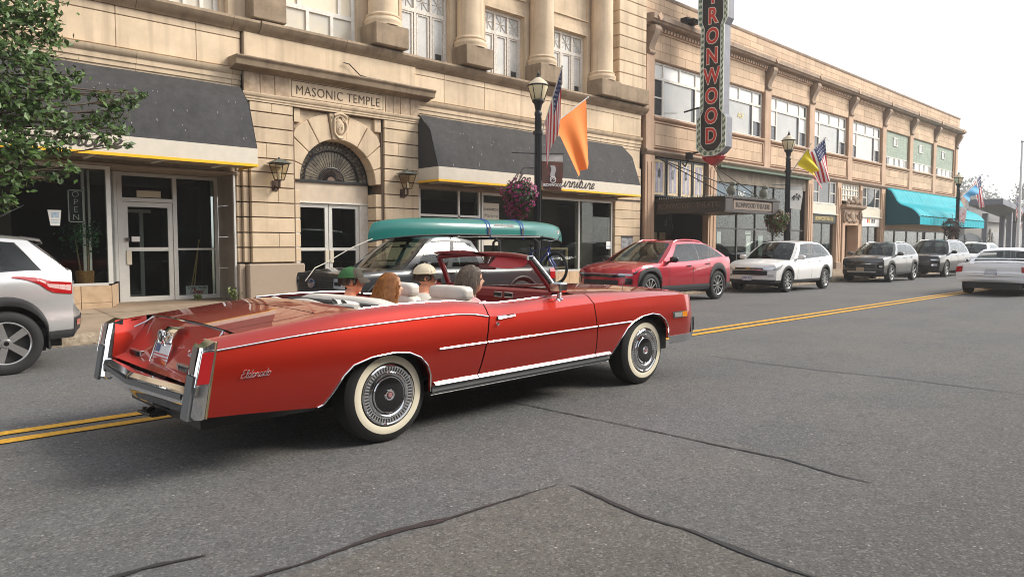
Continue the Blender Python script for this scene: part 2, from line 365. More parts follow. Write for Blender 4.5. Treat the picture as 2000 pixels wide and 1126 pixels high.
# tar-sealed cracks: strips of uneven width
def crack(pts,ws,seed):
    rg=random.Random(seed); L=[]; P=[Vector((a,b,0)) for a,b in pts]; mb=MB(); C=[]
    for i in range(len(P)-1):
        n=max(2,int((P[i+1]-P[i]).length/.06))
        for k in range(n): C.append((P[i].lerp(P[i+1],k/n),lerp(ws[i],ws[i+1],k/n)))
    C.append((P[-1],ws[-1])); vs=[];fs=[]; wob=0
    for i,(p,w) in enumerate(C):
        t=(C[min(i+1,len(C)-1)][0]-C[max(i-1,0)][0]).normalized(); nrm=Vector((-t.y,t.x,0)); wob=wob*.8+rg.uniform(-.005,.005)
        for s in (1,-1):
            q=p+nrm*(wob+s*w*.5*(.5+rg.uniform(-.22,.25))); vs.append((q.x,q.y,road_z(q.y)+.006))
    for i in range(len(C)-1): fs.append((2*i,2*i+1,2*i+3,2*i+2))
    return struct('sealed_crack',mb.add(vs,fs),TAR)
crack([(.5,3.43),(.78,3.39),(.92,3.38),(1.18,3.34)],[.06,.075,.075,.03],1)
crack([(1.0,3.02),(1.21,2.98),(1.43,2.95),(1.69,2.97),(2.01,2.97),(2.19,2.94),(2.3,2.92),(2.51,2.92),(2.74,2.91),(2.95,2.91),(3.1,2.9)],[.03,.04,.035,.05,.075,.09,.04,.03,.025,.015,.01],2)
crack([(3.16,2.84),(3.14,2.61),(3.11,2.41),(3.09,2.17),(3.11,1.96),(3.09,1.73),(3.07,1.52),(3.07,1.34),(3.06,1.1),(3.07,.6)],[.02,.05,.06,.035,.05,.075,.06,.05,.05,.05],3)
crack([(4.30,5.6),(4.33,5.1),(4.39,4.67),(4.49,3.74),(4.56,3.16),(4.59,2.69),(4.63,2.22),(4.57,1.85),(4.57,1.62)],[.03,.03,.03,.03,.035,.04,.04,.045,.015],4)
crack([(8.27,5.75),(8.14,4.98),(8.1,4.34),(8.19,3.5),(8.36,2.72),(8.44,1.6),(8.5,.8)],[.012,.012,.03,.035,.03,.03,.03],5)
KY=12.3
def side_z(y): return .065+.13*(y-KY)/3.4
struct('sidewalk',MB().grid(lambda x,y:(x,y,side_z(y)-.012),lin(-40,320,40),(KY+.17,15.6,17.2)).grid(lambda x,z:(x,KY+.02,z),(-40,320),(-.4,.04)),mat('sidewalk_bed',(.2,.15,.1),.95))
sw=bpy.data.objects['sidewalk']
slab={}
x=-4.0; rg=random.Random(3)
while x<48:
    for j,(a,b) in enumerate(((KY+.18,13.55),(13.56,14.75),(14.76,15.58))):
        key=j
        if key not in slab:
            slab[key]=MB().grid(lambda u,y:(u,y,side_z(y)),(.006,1.494),(a+.006,b-.006)).mesh('slab',CONC)
        o=bpy.data.objects.new('paving_slab',slab[key]); lnk(o); o.parent=sw; o.location=(x,0,rg.uniform(-.003,.004))
    x+=1.5
kerb=struct('kerb',MB().box(-40,320,KY+.0,KY+.14,-.4,.03),KERBM); km=None; x=-4.
rg=random.Random(5)
while x<60:
    mb=MB(); n=13
    prof=[(KY-.02,-.12),(KY-.01,.03),(KY+.03,.068),(KY+.17,.07)]
    nz=[[rg.uniform(-.012,.012) for _ in range(4)] for _ in range(n)]
    mb.grid(lambda i,k:(x+.01+2.37*i/(n-1),prof[k][0]+nz[i][k]*.9,prof[k][1]+nz[i][k]),range(n),range(4))
    o=mb.build('kerb_stone',KERBM,kerb,sm=40); x+=2.4
# loose grit in the gutter
mb=MB(); rg=random.Random(11)
for i in range(2600):
    gx=rg.uniform(-1,30) if i%3 else rg.uniform(0,6); gy=KY-.03-abs(rg.gauss(0,.22)); s=rg.uniform(.004,.014); z=road_z(gy)+.004
    mb.add([(gx-s,gy-s*.6,z),(gx+s,gy-s*.5,z),(gx+s*.3,gy+s,z),(gx,gy,z+s*1.1)],[(0,1,3),(1,2,3),(2,0,3)])
tag(mb.build('gutter_grit',mat('grit',(.33,.27,.19),.95,var=.6,vs=40)),'sandy grit lying along the gutter by the kerb','grit',kind='stuff')
# ---------------------------------------------------------------- wall sheet with openings
def sheet(mb,x0,x1,z0,z1,y,holes=(),depth=.25,mi=0):
    xs=sorted({x0,x1,*[h[0] for h in holes],*[h[1] for h in holes]}); zs=sorted({z0,z1,*[h[2] for h in holes],*[h[3] for h in holes]})
    xs=[a for a in xs if x0<=a<=x1]; zs=[a for a in zs if z0<=a<=z1]
    for a,b in zip(xs,xs[1:]):
        for c,d in zip(zs,zs[1:]):
            mx,mz=(a+b)/2,(c+d)/2
            if any(h[0]<mx<h[1] and h[2]<mz<h[3] for h in holes): continue
            mb.add([(a,y,c),(b,y,c),(b,y,d),(a,y,d)],[(0,1,2,3)],mi)
    for h in holes:
        a,b,c,d=h[:4]; q=y+depth
        mb.add([(a,y,c),(b,y,c),(b,y,d),(a,y,d),(a,q,c),(b,q,c),(b,q,d),(a,q,d)],[(0,1,5,4),(1,2,6,5),(2,3,7,6),(3,0,4,7)],mi)
    return mb
def extrude_x(prof,x0,x1): return MB().prism(prof,'x',x0,x1)
def moulding(name,m,par,prof,x0,x1,step,sm=None):
    """a run of moulding cut into lengths, each its own piece"""
    x=x0
    while x<x1-.05:
        e=min(x+step,x1); extrude_x(prof,x+.004,e-.004).build(name,m,par,sm=35); x=e
def frame(name,m,par,x0,x1,z0,z1,y,w=.06,d=.07,mull=(),rails=()):
    mb=MB(); mb.box(x0,x0+w,y,y+d,z0,z1).box(x1-w,x1,y,y+d,z0,z1).box(x0+w,x1-w,y+.002,y+d-.002,z1-w,z1).box(x0+w,x1-w,y+.002,y+d-.002,z0,z0+w)
    for q in mull: mb.box(q-w*.4,q+w*.4,y+.004,y+d-.004,z0+w,z1-w)
    for q in rails: mb.box(x0+w,x1-w,y+.006,y+d-.006,q-w*.4,q+w*.4)
    return mb.build(name,m,par)
YF=15.55
T=thing('masonic_temple_building','tan sandstone temple building with arched doorway, upper columns and two grey shop awnings','building',(10,15.7,.15),world=True)
X0,X1=-7.,20.95
# masses behind the skin
mb=MB()
W0=[(5.15,6.2,6.36,9.2),(7.68,9.6,6.36,9.2),(10.92,12.5,6.36,8.3),(13.8,15.36,6.36,8.3),(16.66,18.24,6.36,8.3)]
sheet(mb,X0,19.5,6.2,11.5,15.85,W0,.12)
mb.box(X0,X1,15.75,16.2,4.9,6.2); mb.box(X0,X1,17.5,24,3.02,12); mb.box(X0,X1,16.3,17.5,4.0,12); mb.box(19.5,X1,15.7,16.3,6.2,12)
mb.box(X1-.25,X1,15.62,24,.1,12); mb.box(X0,7.6,15.6,16.3,3.02,4.9); mb.box(10.06,X1,15.6,16.3,3.02,4.9); mb.box(7.6,10.06,15.95,16.3,4.0,4.9)
wall=mb.build('wall',STONE,T)
# belt moulding at the upper sill, fascia panels, architrave
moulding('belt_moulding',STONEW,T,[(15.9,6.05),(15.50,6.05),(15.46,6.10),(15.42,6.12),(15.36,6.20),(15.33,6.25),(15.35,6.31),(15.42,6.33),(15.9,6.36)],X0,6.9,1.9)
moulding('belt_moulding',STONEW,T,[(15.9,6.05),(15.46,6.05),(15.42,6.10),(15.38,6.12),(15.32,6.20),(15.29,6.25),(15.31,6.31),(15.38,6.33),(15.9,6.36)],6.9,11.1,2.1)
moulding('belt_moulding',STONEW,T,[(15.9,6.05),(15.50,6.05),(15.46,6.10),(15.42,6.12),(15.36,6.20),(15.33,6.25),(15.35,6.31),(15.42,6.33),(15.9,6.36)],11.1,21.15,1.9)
for a,b in ((X0,6.5),(11.12,X1)):
    js=[v for v in [X0,-5.4,-3.8,-2.2,-.6,1.0,2.55,4.05,5.57,6.5] if a<=v<=b] if a<0 else [11.12,12.1,13.55,15.0,16.5,18.0,19.4,X1]
    for p,q in zip(js,js[1:]):
        piece('fascia_stone',STONE,T,p+.004,q-.004,YF,15.8,5.27,5.885); piece('fascia_stone',STONE,T,p+.004,q-.004,YF-.012,15.8,5.895,6.05)
    moulding('architrave',STONE,T,[(15.8,4.80),(15.58,4.80),(15.58,4.90),(15.555,4.90),(15.555,5.0),(15.53,5.0),(15.53,5.1),(15.50,5.12),(15.46,5.18),(15.45,5.23),(15.8,5.262)],a,b,1.9)
# upper windows (white sashes)
PEEL=mat('peeling_white_paint',(.75,.71,.65),.6,var=.6,vs=22,c2=(.45,.38,.3),streak=.4)
def upper_window(x0,x1,z0,z1,y,trans):
    w=MB(); o=frame('window',PEEL,T,x0,x1,z0,z1,y,.08,.08)
    t=(x1-x0)/3
    bars=MB()
    for k in (1,2): bars.box(x0+t*k-.035,x0+t*k+.035,y+.004,y+.07,z0+.08,z1-.08)
    bars.box(x0+.08,x1-.08,y+.002,y+.075,trans-.05,trans+.05); bars.build('frame',PEEL,o)
    for k in range(3):
        a,b=x0+t*k+.06,x0+t*(k+1)-.06; lz=z1-.1-trans-.07
        lt=MB(); c,d=trans+.07,z1-.1; cx,cz=(a+b)/2,(c+d)/2; yy=y+.045
        for p,q in (((a,c),(b,d)),((a,d),(b,c)),((cx,c),(cx,d)),((a,cz),(b,cz))): lt.tube([(p[0],yy,p[1]),(q[0],yy,q[1])],.011,4)
        lt.build('lattice',PEEL,o)
        bx('pane',GLASSU,o,a-.03,b+.03,y+.055,y+.06,c-.03,d+.03)
        bx('pane',GLASSU,o,a-.03,b+.03,y+.055,y+.06,z0+.06,trans-.04)
        fr=MB(); frm=.045
        fr.box(a,a+frm,y+.02,y+.054,z0+.08,trans-.05).box(b-frm,b,y+.02,y+.054,z0+.08,trans-.05).box(a,b,y+.022,y+.052,z0+.08,z0+.08+frm).box(a,b,y+.022,y+.052,trans-.05-frm,trans-.05)
        fr.build('sash',PEEL,o)
    bx('ac_gap',DARKROOM,o,x1-.35,x1-.14,y+.05,y+.056,z0+.08,z0+.32)
    s=MB()
    for k,(e,dp) in enumerate(((.28,.02),(.2,.05),(.1,.08))): 
        s.box(x0-e,x0-e+.09,15.85-.03-dp*.5,15.86,z0,z1+e).box(x1+e-.09,x1+e,15.85-.03-dp*.5,15.86,z0,z1+e).box(x0-e+.09,x1+e-.09,15.848-.03-dp*.5,15.86,z1+e-.09,z1+e)
    s.build('window_surround',STONE,T)
    MB().box(x0-.1,x1+.1,15.8,15.853,8.78,8.82).box(x0-.1,x0-.06,15.8,15.853,8.82,9.8).box(x1+.06,x1+.1,15.8,15.853,8.82,9.8).build('spandrel_moulding',STONE,T)
for x0,x1,z0,z1 in W0[2:]: upper_window(x0,x1,z0,z1,15.95,7.68)
def plain_window(x0,x1,z0,z1,y):
    o=frame('window',WHITEP,T,x0,x1,z0,z1,y,.1,.08); b=MB(); n=3
    b.box(x0+.1,x1-.1,y+.002,y+.07,6.98,7.08)
    for k in (1,2): b.box(lerp(x0,x1,k/3)-.04,lerp(x0,x1,k/3)+.04,y+.004,y+.066,z0+.1,6.98)
    for k in (.22,.78): b.box(lerp(x0,x1,k)-.04,lerp(x0,x1,k)+.04,y+.004,y+.066,7.08,z1-.1)
    b.build('frame',WHITEP,o)
    bx('pane',mat('blind_glass',(.6,.53,.4),.2,var=.4,vs=1.2,c2=(.46,.44,.4)),o,x0+.05,x1-.05,y+.05,y+.055,z0+.05,7.02); bx('pane',mat('drawn_blind',(.72,.62,.46),.4,var=.1,vs=2),o,x0+.05,x1-.05,y+.05,y+.055,7.03,z1-.05)
plain_window(*W0[0],15.95); plain_window(*W0[1],15.95)
# engaged columns on plinths
for cx in (10.18,13.04,15.9,18.76):
    pl=MB().box(cx-.49,cx+.49,15.13,15.86,6.34,6.87).build('plinth',STONEW,T,bevel=.02)
    c=MB().lathe([(.0,6.87),(.46,6.87),(.46,6.93),(.475,6.96),(.475,7.0),(.455,7.04),(.42,7.05),(.415,7.08),(.435,7.1),(.435,7.13),(.41,7.15),(.385,7.17),(.375,7.25),(.37,8.2),(.355,10.5),(.34,12)],40,(cx,15.56,0)).build('column',STONE,T,sm=30)
# blank pier left of the first window and quoined pier at the right end
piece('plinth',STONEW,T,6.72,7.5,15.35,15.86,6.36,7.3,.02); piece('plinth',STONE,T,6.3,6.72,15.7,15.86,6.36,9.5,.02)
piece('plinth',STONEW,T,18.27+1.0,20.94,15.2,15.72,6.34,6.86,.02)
z=6.875; k=0
while z<11.5:
    piece('quoin_stone',STONE,T,19.42,20.94,15.34,15.72,z+.006,z+.40,.02); z+=.41; k+=1
# ---- entrance bay
FB=15.40; XL,XR=6.5,11.14
bay=MB().box(6.63,7.68,FB+.06,16.3,.2,4.9).box(10.02,11.12,FB+.06,16.3,.2,4.9).box(7.68,10.02,FB+.2,FB+.3,4.0,4.9).box(6.5,11.12,FB+.06,15.8,4.55,5.22).build('wall',STONED,T)
# the wall above the arch (behind the voussoirs) with a round-headed hole
AC=(8.83,2.93); AR=1.02
def arch_plate(mb,y0,y1,r,zt,xa,xb,n=24):
    P=[(AC[0]+r*cos(PI-PI*i/n),AC[1]+r*sin(PI*i/n)) for i in range(n+1)]
    for y,fl in ((y0,0),(y1,1)):
        for i in range(n):
            a,b=P[i],P[i+1]; mb.add([(a[0],y,a[1]),(b[0],y,b[1]),(b[0],y,zt),(a[0],y,zt)],[(0,1,2,3)])
    for i in range(n):
        a,b=P[i],P[i+1]; mb.add([(a[0],y0,a[1]),(b[0],y0,b[1]),(b[0],y1,b[1]),(a[0],y1,a[1])],[(0,1,2,3)])
    for (p,q) in ((xa,AC[0]-r),(AC[0]+r,xb)): mb.add([(p,y0,AC[1]),(q,y0,AC[1]),(q,y0,zt),(p,y0,zt)],[(0,1,2,3)])
    return mb
arch_plate(MB(),FB+.14,15.9,AR+.015,4.6,7.6,10.06).build('arch_wall',STONE,T)
# voussoirs
nv=9; ang=[PI*i/nv for i in range(nv+1)]
def rout(t):
    s,c=max(sin(t),1e-3),max(abs(cos(t)),1e-3); return min(1.60/s if s>.3 else 9,1.18/c if c>.3 else 9,1.62)
for i in range(nv):
    if i==4: continue
    a,b=ang[i]+.008,ang[i+1]-.008; P=[]
    for t in lin(a,b,6): P.append((AC[0]+AR*cos(t),AC[1]+AR*sin(t)))
    for t in lin(b,a,4): P.append((AC[0]+rout(t)*cos(t),AC[1]+rout(t)*sin(t)))
    MB().prism(P,'y',FB+.075,15.86).build('voussoir',STONE,T,bevel=.012)
# keystone with cartouche
MB().prism([(8.66,3.93),(9.0,3.93),(9.09,4.55),(8.57,4.55)],'y',FB+.03,15.9).build('keystone',STONE,T,bevel=.012)
ca=MB()
ca.tube([(8.83+.17*cos(t)*(1+.12*cos(3*t)),FB+.0,4.25+.25*sin(t)) for t in lin(0,2*PI*.97,25)],.028,8,closed=True)
ca.ball((8.83,FB+.02,4.25),(.12,.05,.19),14,10); ca.tube([(8.83-.16+.32*k/8,FB-.02,4.50+.05*sin(PI*k/8)) for k in range(9)],.035,8)
for s in (-1,1): ca.tube([(8.83+s*(.13+.07*cos(t)),FB-.005,4.44+.07*sin(t)) for t in lin(0,5,14)],.02,6)
for k in range(3): ca.tube([(8.83-.05+.05*k,FB-.035,4.18+.05*(k%2)),(8.83+.03,FB-.04,4.3)],.013,6)
ca.tube([(8.83-.07,FB-.0,4.0),(8.83,FB-.02,3.97),(8.83+.07,FB,4.0)],.03,8)
ca.build('cartouche',STONE,T,sm=50)
# coursed stones: pilasters and arch jambs
CZ=[1.02,1.36,1.69,2.03,2.36,2.70,3.03,3.34,3.68,4.01,4.35,4.57]; rg=random.Random(9)
for i,(a,b) in enumerate(zip(CZ,CZ[1:])):
    z0,z1=a+.018,b-.006
    s=rg.choice([.36,.62,.5]) if i%3==1 else .999
    piece('ashlar_stone',STONE,T,6.62,6.62+1.005*s-.0015,FB,FB+.3,z0,z1,.007)
    if i%3==1: piece('ashlar_stone',STONE,T,6.62+1.01*s+.0015,7.625,FB,FB+.3,z0,z1,.007)
    piece('ashlar_stone',STONE,T,6.47,6.60,FB+.09,FB+.6,z0,z1,.012)
    piece('ashlar_stone',STONE,T,6.36,6.46,FB+.17,FB+.7,z0,z1,.012)
    s=rg.choice([.4,.55,.65]) if i%3==2 else .999
    piece('ashlar_stone',STONE,T,10.08,10.08+1.05*s-.0015,FB,FB+.3,z0,z1,.007)
    if i%3==2: piece('ashlar_stone',STONE,T,10.08+1.05*s+.0015,11.13,FB,FB+.3,z0,z1,.007)
    if b<2.95: 
        piece('jamb_stone',STONE,T,7.635,7.81,FB+.075,FB+.55,z0,min(z1,2.93),.012); piece('jamb_stone',STONE,T,9.85,10.07,FB+.075,FB+.6,z0,min(z1,2.93),.012)
for (z0,z1,xa,xb) in ((4.24,4.56,7.635,7.84),(4.24,4.56,9.83,10.07)): piece('ashlar_stone',STONE,T,xa,xb,FB+.06,FB+.4,z0,z1,.012)
for a,b in ((6.5,7.84),(9.84,11.18)): piece('base_stone',GRANITE,T,a,b,FB-.06,FB+.62,.12,1.0,.03)
piece('base_stone',GRANITE,T,6.34,6.49,FB+.08,FB+.7,.12,1.0,.02)
# entablature: moulding, frieze panels, name panel, cornice, attic block
moulding('architrave',STONE,T,[(15.8,4.575),(FB-.02,4.575),(FB-.02,4.62),(FB-.04,4.625),(FB-.04,4.67),(FB-.06,4.675),(FB-.09,4.72),(FB-.09,4.745),(15.8,4.75)],6.44,11.2,2.38)
for a,b in ((6.5,6.86),(6.87,7.2),(7.21,7.54),(10.12,10.34),(10.35,10.56),(10.57,10.86),(10.87,11.14)): piece('frieze_stone',mat('stained_stone',(.52,.40,.29),.85,var=.75,vs=4,c2=(.25,.17,.1),streak=.75,rnd=.1,bump=.15,bs=50),T,a,b,FB-.005,15.7,4.755,5.19,.008)
piece('name_panel',STONE,T,7.55,10.11,FB+.01,15.7,4.755,5.19,.006)
for p in ((7.6,10.06,5.155,5.17),(7.6,10.06,4.79,4.8)): bx('panel_border',STONED,T,p[0],p[1],FB+.002,FB+.012,p[2],p[3])
for p in (7.6,10.045): bx('panel_border',STONED,T,p,p+.013,FB+.003,FB+.011,4.80,5.155)
CARV=mat('carved_shadow_stone',(.085,.055,.035),.95)
for word,cx in (('MASONIC',8.32),('TEMPLE',9.49)):
    text('inscription',word,.30,CARV,T,(cx,FB+.005,4.955),FACE_Y,.006,off=-.004,sx=.87,space=1.08)
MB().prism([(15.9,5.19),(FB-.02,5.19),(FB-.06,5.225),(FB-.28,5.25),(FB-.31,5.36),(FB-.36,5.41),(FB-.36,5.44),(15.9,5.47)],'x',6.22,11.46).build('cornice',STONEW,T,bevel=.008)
piece('attic_block',STONE,T,6.55,11.1,15.47,15.8,5.46,6.05,.01)
MB().tube([(8.95,FB+.0,5.78),(9.1,FB+.0,5.77),(9.25,FB+.0,5.66),(9.38,FB-.02,5.55),(9.6,FB-.03,5.52),(11.0,FB-.05,5.51)],.014,6).build('conduit',BLACKM,T,sm=50)
# fanlight grille
fb=MB(); fy=15.84
for rr,w in ((.99,.02),(.74,.012),(.72,.008),(.33,.016)): fb.tube([(AC[0]+rr*cos(t),fy,AC[1]+.05+rr*sin(t)) for t in lin(0,PI,33)],w,5)
fb.box(7.8,9.86,fy-.03,fy+.03,2.93,2.99)
for i in range(25):
    t=PI*i/24; fb.tube([(AC[0]+.12*cos(t),fy,AC[1]+.05+.12*sin(t)),(AC[0]+.73*cos(t),fy,AC[1]+.05+.73*sin(t))],.008,4)
for i in range(24):
    t=PI*(i+.5)/24; q=AC[1]+.05
    def pt(r,a): return (AC[0]+r*cos(a),fy,q+r*sin(a))
    d=PI/24*.42
    fb.tube([pt(.75,t),pt(.8,t-d),pt(.86,t-d),pt(.9,t+d),pt(.97,t+d)],.007,4); fb.tube([pt(.75,t),pt(.8,t+d),pt(.86,t+d),pt(.9,t-d),pt(.97,t-d)],.007,4)
fb.build('fanlight_grille',BLACKM,T,sm=50)
fan=MB().prism([(AC[0]+.3*cos(t),AC[1]+.06+.3*sin(t)) for t in lin(0,PI,17)],'y',fy+.012,fy+.02)
fan.build('fan_boss',mat('brown_metal',(.16,.10,.07),.6),T)
MB().prism([(AC[0]+1.0*cos(t),AC[1]+1.0*sin(t)) for t in lin(0,PI,25)],'y',fy+.035,fy+.04).build('fanlight_glass',mat('old_fan_glass',(.42,.36,.26),.2,var=.7,vs=4,c2=(.06,.05,.045)),T)
# doorway: transom panel, wooden frame, pair of white doors
bx('transom_panel',mat('painted_transom',(.60,.49,.37),.6,var=.2,vs=3),T,7.8,9.86,15.86,15.95,2.46,2.93,.006)
bx('transom_rail',WHITEP,T,7.8,9.86,15.83,15.95,2.43,2.47)
bx('door_jamb',WHITEP,T,9.62,9.86,15.86,15.95,.2,2.43,.01); bx('door_jamb',WHITEP,T,7.8,7.9,15.86,15.95,.2,2.43,.01)
def glass_door(par,x0,x1,z0,z1,y,pull=None,rail=1.32,w=.09):
    o=frame('door',ALU,par,x0,x1,z0,z1,y,w,.05,rails=(rail,)); bx('pane',GLASS,o,x0+w*.6,x1-w*.6,y+.022,y+.028,z0+w*.6,z1-w*.6)
    if pull: bx('push_plate',mat('beige_plate',(.62,.55,.44),.5),o,pull-.05,pull+.05,y-.025,y-.002,rail-.33,rail-.02,.006)
    return o
glass_door(T,7.91,8.75,.21,2.42,15.9,8.70); glass_door(T,8.77,9.61,.21,2.42,15.9,8.83)
bx('lobby_back',DARKROOM,T,7.7,10.0,17.4,17.45,.2,3.6); 
MB().box(7.66,7.7,15.97,17.4,.2,3.6).box(9.98,10.02,15.97,17.4,.2,3.6).box(7.66,10.02,15.97,17.4,3.5,3.6).build('lobby_wall',DARKROOM,T)
# ---- shop awnings
def awning(name,x0,x1,label):
    a=thing(name,label,'awning',((x0+x1)/2,15.5,3.0),group='grey shop awnings',world=True)
    S=[(15.5,4.84),(15.33,4.80),(14.95,4.43),(14.90,4.36),(14.55,3.42)]
    n=9
    def f(u,k):
        y,z=S[k]; s=.02*sin(u*2.1)+.012*sin(u*5.3+1); return (u,y+s*(.4 if k in(1,4) else 1),z)
    mb=MB().grid(f,lin(x0,x1,60),range(5)); mb.build('canvas',CANVAS,a,sm=40)
    for x in (x0,x1): MB().prism([(15.5,4.84),(15.33,4.80),(14.95,4.43),(14.90,4.36),(14.55,3.42),(15.5,3.42)],'x',x-.004,x+.004).build('end_panel',mat('shaded_end_canvas',(.035,.034,.036),.8),a)  # same fabric as the top, coloured darker for the shaded end
    v=MB().box(x0,x1,14.535,14.55,3.10,3.418); 
    for x in (x0,x1): v.box(x-.006,x+.006,14.551,15.5,3.10,3.418)
    v.build('valance',VALANCE,a)
    y=MB().box(x0-.008,x1+.008,14.528,14.556,3.045,3.10)
    for x in (x0,x1): y.box(x-.01,x+.01,14.557,15.5,3.045,3.10)
    y.build('yellow_border',YELLOWC,a)
    sm=MB().box(x0+.05,x1-.05,14.6,15.5,3.09,3.1); sm.build('soffit',SOFFIT,a)
    x=x0+.4
    while x<x1-.1: piece('soffit_batten',WHITEP,a,x,x+.05,14.6,15.5,3.05,3.086,.003); x+=1.2
    # bird droppings, thick enough to read as splashes
    d=MB(); rg=random.Random(hash(name)%97 if False else len(name)+int(x0))
    for i in range(int((x1-x0)*9)):
        u=rg.uniform(x0+.1,x1-.1); t=rg.random(); k=(t*.35 if i%2 else .1+t*.8); y0,z0=14.9-.35*k,4.36-.94*k; l=rg.uniform(.01,.05)*(2 if rg.random()<.12 else 1); w=rg.uniform(.003,.008)
        if i%3==0: y0,z0=14.935-.0,4.40; l*=.5; u=rg.uniform(x0+.2,x0+.6*(x1-x0)) if x0>0 else rg.uniform(1,x1)
        P=[(u-w,y0-.016,z0),(u+w,y0-.016,z0),(u+w*.6,y0-.016-.35*l/.94*1.0,z0-l),(u-w*.6,y0-.016-.35*l/.94,z0-l)]
        d.add(P,[(0,1,2,3)])
    d.build('bird_droppings',mat('dropping_white',(.42,.4,.38),.9),a)['kind']='stuff'
    return a
LET=mat('awning_lettering',(.045,.035,.03),.7)
aL=awning('shop_awning',-4.2,6.4,'dark grey awning with cream valance left of the arched entrance, behind the tree')
script('lettering','Furniture',.165,LET,aL,(2.05,14.528,3.18),FACE_Y,.24,sx=1.55)
aR=awning('shop_awning',11.12,19.6,'dark grey awning with cream valance and the word Furniture, right of the arched entrance')
script('lettering','Furniture',.165,LET,aR,(15.42,14.528,3.17),FACE_Y,.24,sx=1.55)
script('lettering','A',.165,LET,aR,(13.62,14.528,3.16),FACE_Y,.18,sx=1.5)
script('lettering','lan',.165,LET,aR,(13.9,14.528,3.17),FACE_Y,.2,sx=1.5)
# ---- left shop front
def room(par,x0,x1,y0,y1,z0,z1,back=ROOMLITE):
    MB().box(x0,x1,y1,y1+.05,z0,z1).build('shop_back_wall',back,par)
    MB().box(x0-.05,x0,y0,y1,z0,z1).box(x1,x1+.05,y0,y1,z0,z1).build('shop_side_wall',DARKROOM,par)
    MB().box(x0,x1,y0,y1,z0-.05,z0).build('shop_floor',mat('shop_floor',(.12,.1,.085),.6),par)
    MB().box(x0,x1,y0,y1,z1,z1+.05).build('shop_ceiling',mat('shop_ceiling',(.2,.19,.17),.9),par)
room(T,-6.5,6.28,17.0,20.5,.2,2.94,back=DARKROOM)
bx('entry_ceiling',SOFFIT,T,-6.5,6.4,15.5,17.0,2.96,3.0)
bx('entry_step',mat('entry_paving',(.3,.21,.14),.9,var=.3,vs=4,bump=.2,bs=40),T,3.9,6.4,15.55,16.7,.1,.195)
for zz in lin(.2,2.3,4)[:-1]: piece('marble_slab',MARBLE,T,6.32,6.36,15.62,16.55,zz+.004,zz+.696,.003)
piece('marble_slab',MARBLE,T,6.32,6.36,15.62,16.55,2.304,2.95,.003)
bx('corner_trim',ALU,T,6.29,6.33,15.56,15.62,.2,2.95)
# door wall at the back of the recess
glass_door(T,4.34,5.34,.215,2.33,16.58,4.44,1.33,.1)
fr=MB().box(4.24,4.335,16.56,16.66,.2,2.95).box(5.345,5.43,16.56,16.66,.2,2.95).box(6.25,6.32,16.56,16.66,.2,2.95).box(4.335,5.345,16.565,16.655,2.34,2.42).box(4.335,6.25,16.565,16.655,2.88,2.95).box(5.43,6.25,16.565,16.655,.2,.3).box(5.43,6.25,16.57,16.65,1.31,1.35)
fr.build('shop_frame',ALU,T)
bx('pane',GLASS,T,4.33,5.35,16.6,16.606,2.42,2.88); bx('pane',GLASS,T,5.42,6.26,16.6,16.606,.3,2.9)
bx('notice',mat('notice_card',(.62,.57,.44),.8),T,4.62,5.1,16.555,16.56,2.44,2.58)
bx('lock',CHROME,T,4.37,4.45,16.53,16.57,1.5,1.57); bx('notice',WHITE,T,4.5,4.66,16.575,16.579,1.49,1.6)
# inner vestibule door seen through the glass
MB().box(4.5,4.56,17.6,17.65,.2,2.15).box(4.5,5.2,17.6,17.65,2.15,2.22).box(4.95,5.03,17.6,17.65,.2,2.15).box(4.56,4.95,17.602,17.648,.2,.3).build('inner_door_frame',ALU,T)
# display window with tiled bulkhead
fr=MB().box(3.80,3.88,15.58,15.66,.66,2.95).box(-6,3.8,15.585,15.655,2.88,2.95).box(-6,3.8,15.585,15.655,.63,.68).box(.6,.66,15.585,15.655,.68,2.88)
fr.box(4.16,4.22,16.5,16.56,.66,2.95)
fr.build('shop_frame',ALU,T)
bx('pane',GLASS,T,-6,3.82,15.615,15.621,.66,2.9); MB().add([(3.84,15.63,.66),(4.19,16.54,.66),(4.19,16.54,2.95),(3.84,15.63,2.95)],[(0,1,2,3)]).build('pane',GLASS,T)
TILE=mat('bulkhead_tile',(.58,.42,.27),.45,var=.35,vs=5,c2=(.44,.3,.18),rnd=.1)
MB().box(-6,3.84,15.62,16.5,.1,.62).build('bulkhead',STONED,T)
MB().box(-6,3.8,15.66,16.4,.6,.64).build('display_floor',mat('display_floor',(.2,.14,.1),.7),T)
x=3.845
while x>-1:
    piece('bulkhead_tile',TILE,T,x-.53,x-.004,15.575,15.62,.30,.625,.004); piece('bulkhead_tile',TILE,T,x-.53,x-.004,15.575,15.62,.16,.295,.004); x-=.535
MB().add([(3.85,15.58,.16),(4.2,16.5,.16),(4.2,16.5,.63),(3.85,15.58,.63)],[(0,1,2,3)]).build('bulkhead_tile',TILE,T)
bx('curtain_pole',WHITEP,T,3.45,3.5,15.9,15.95,.64,2.9); bx('curtain_pole',WHITEP,T,3.62,3.66,16.2,16.24,.64,2.9)
bx('partition',ROOMLITE,T,.2,2.6,18.0,18.05,1.4,2.9)
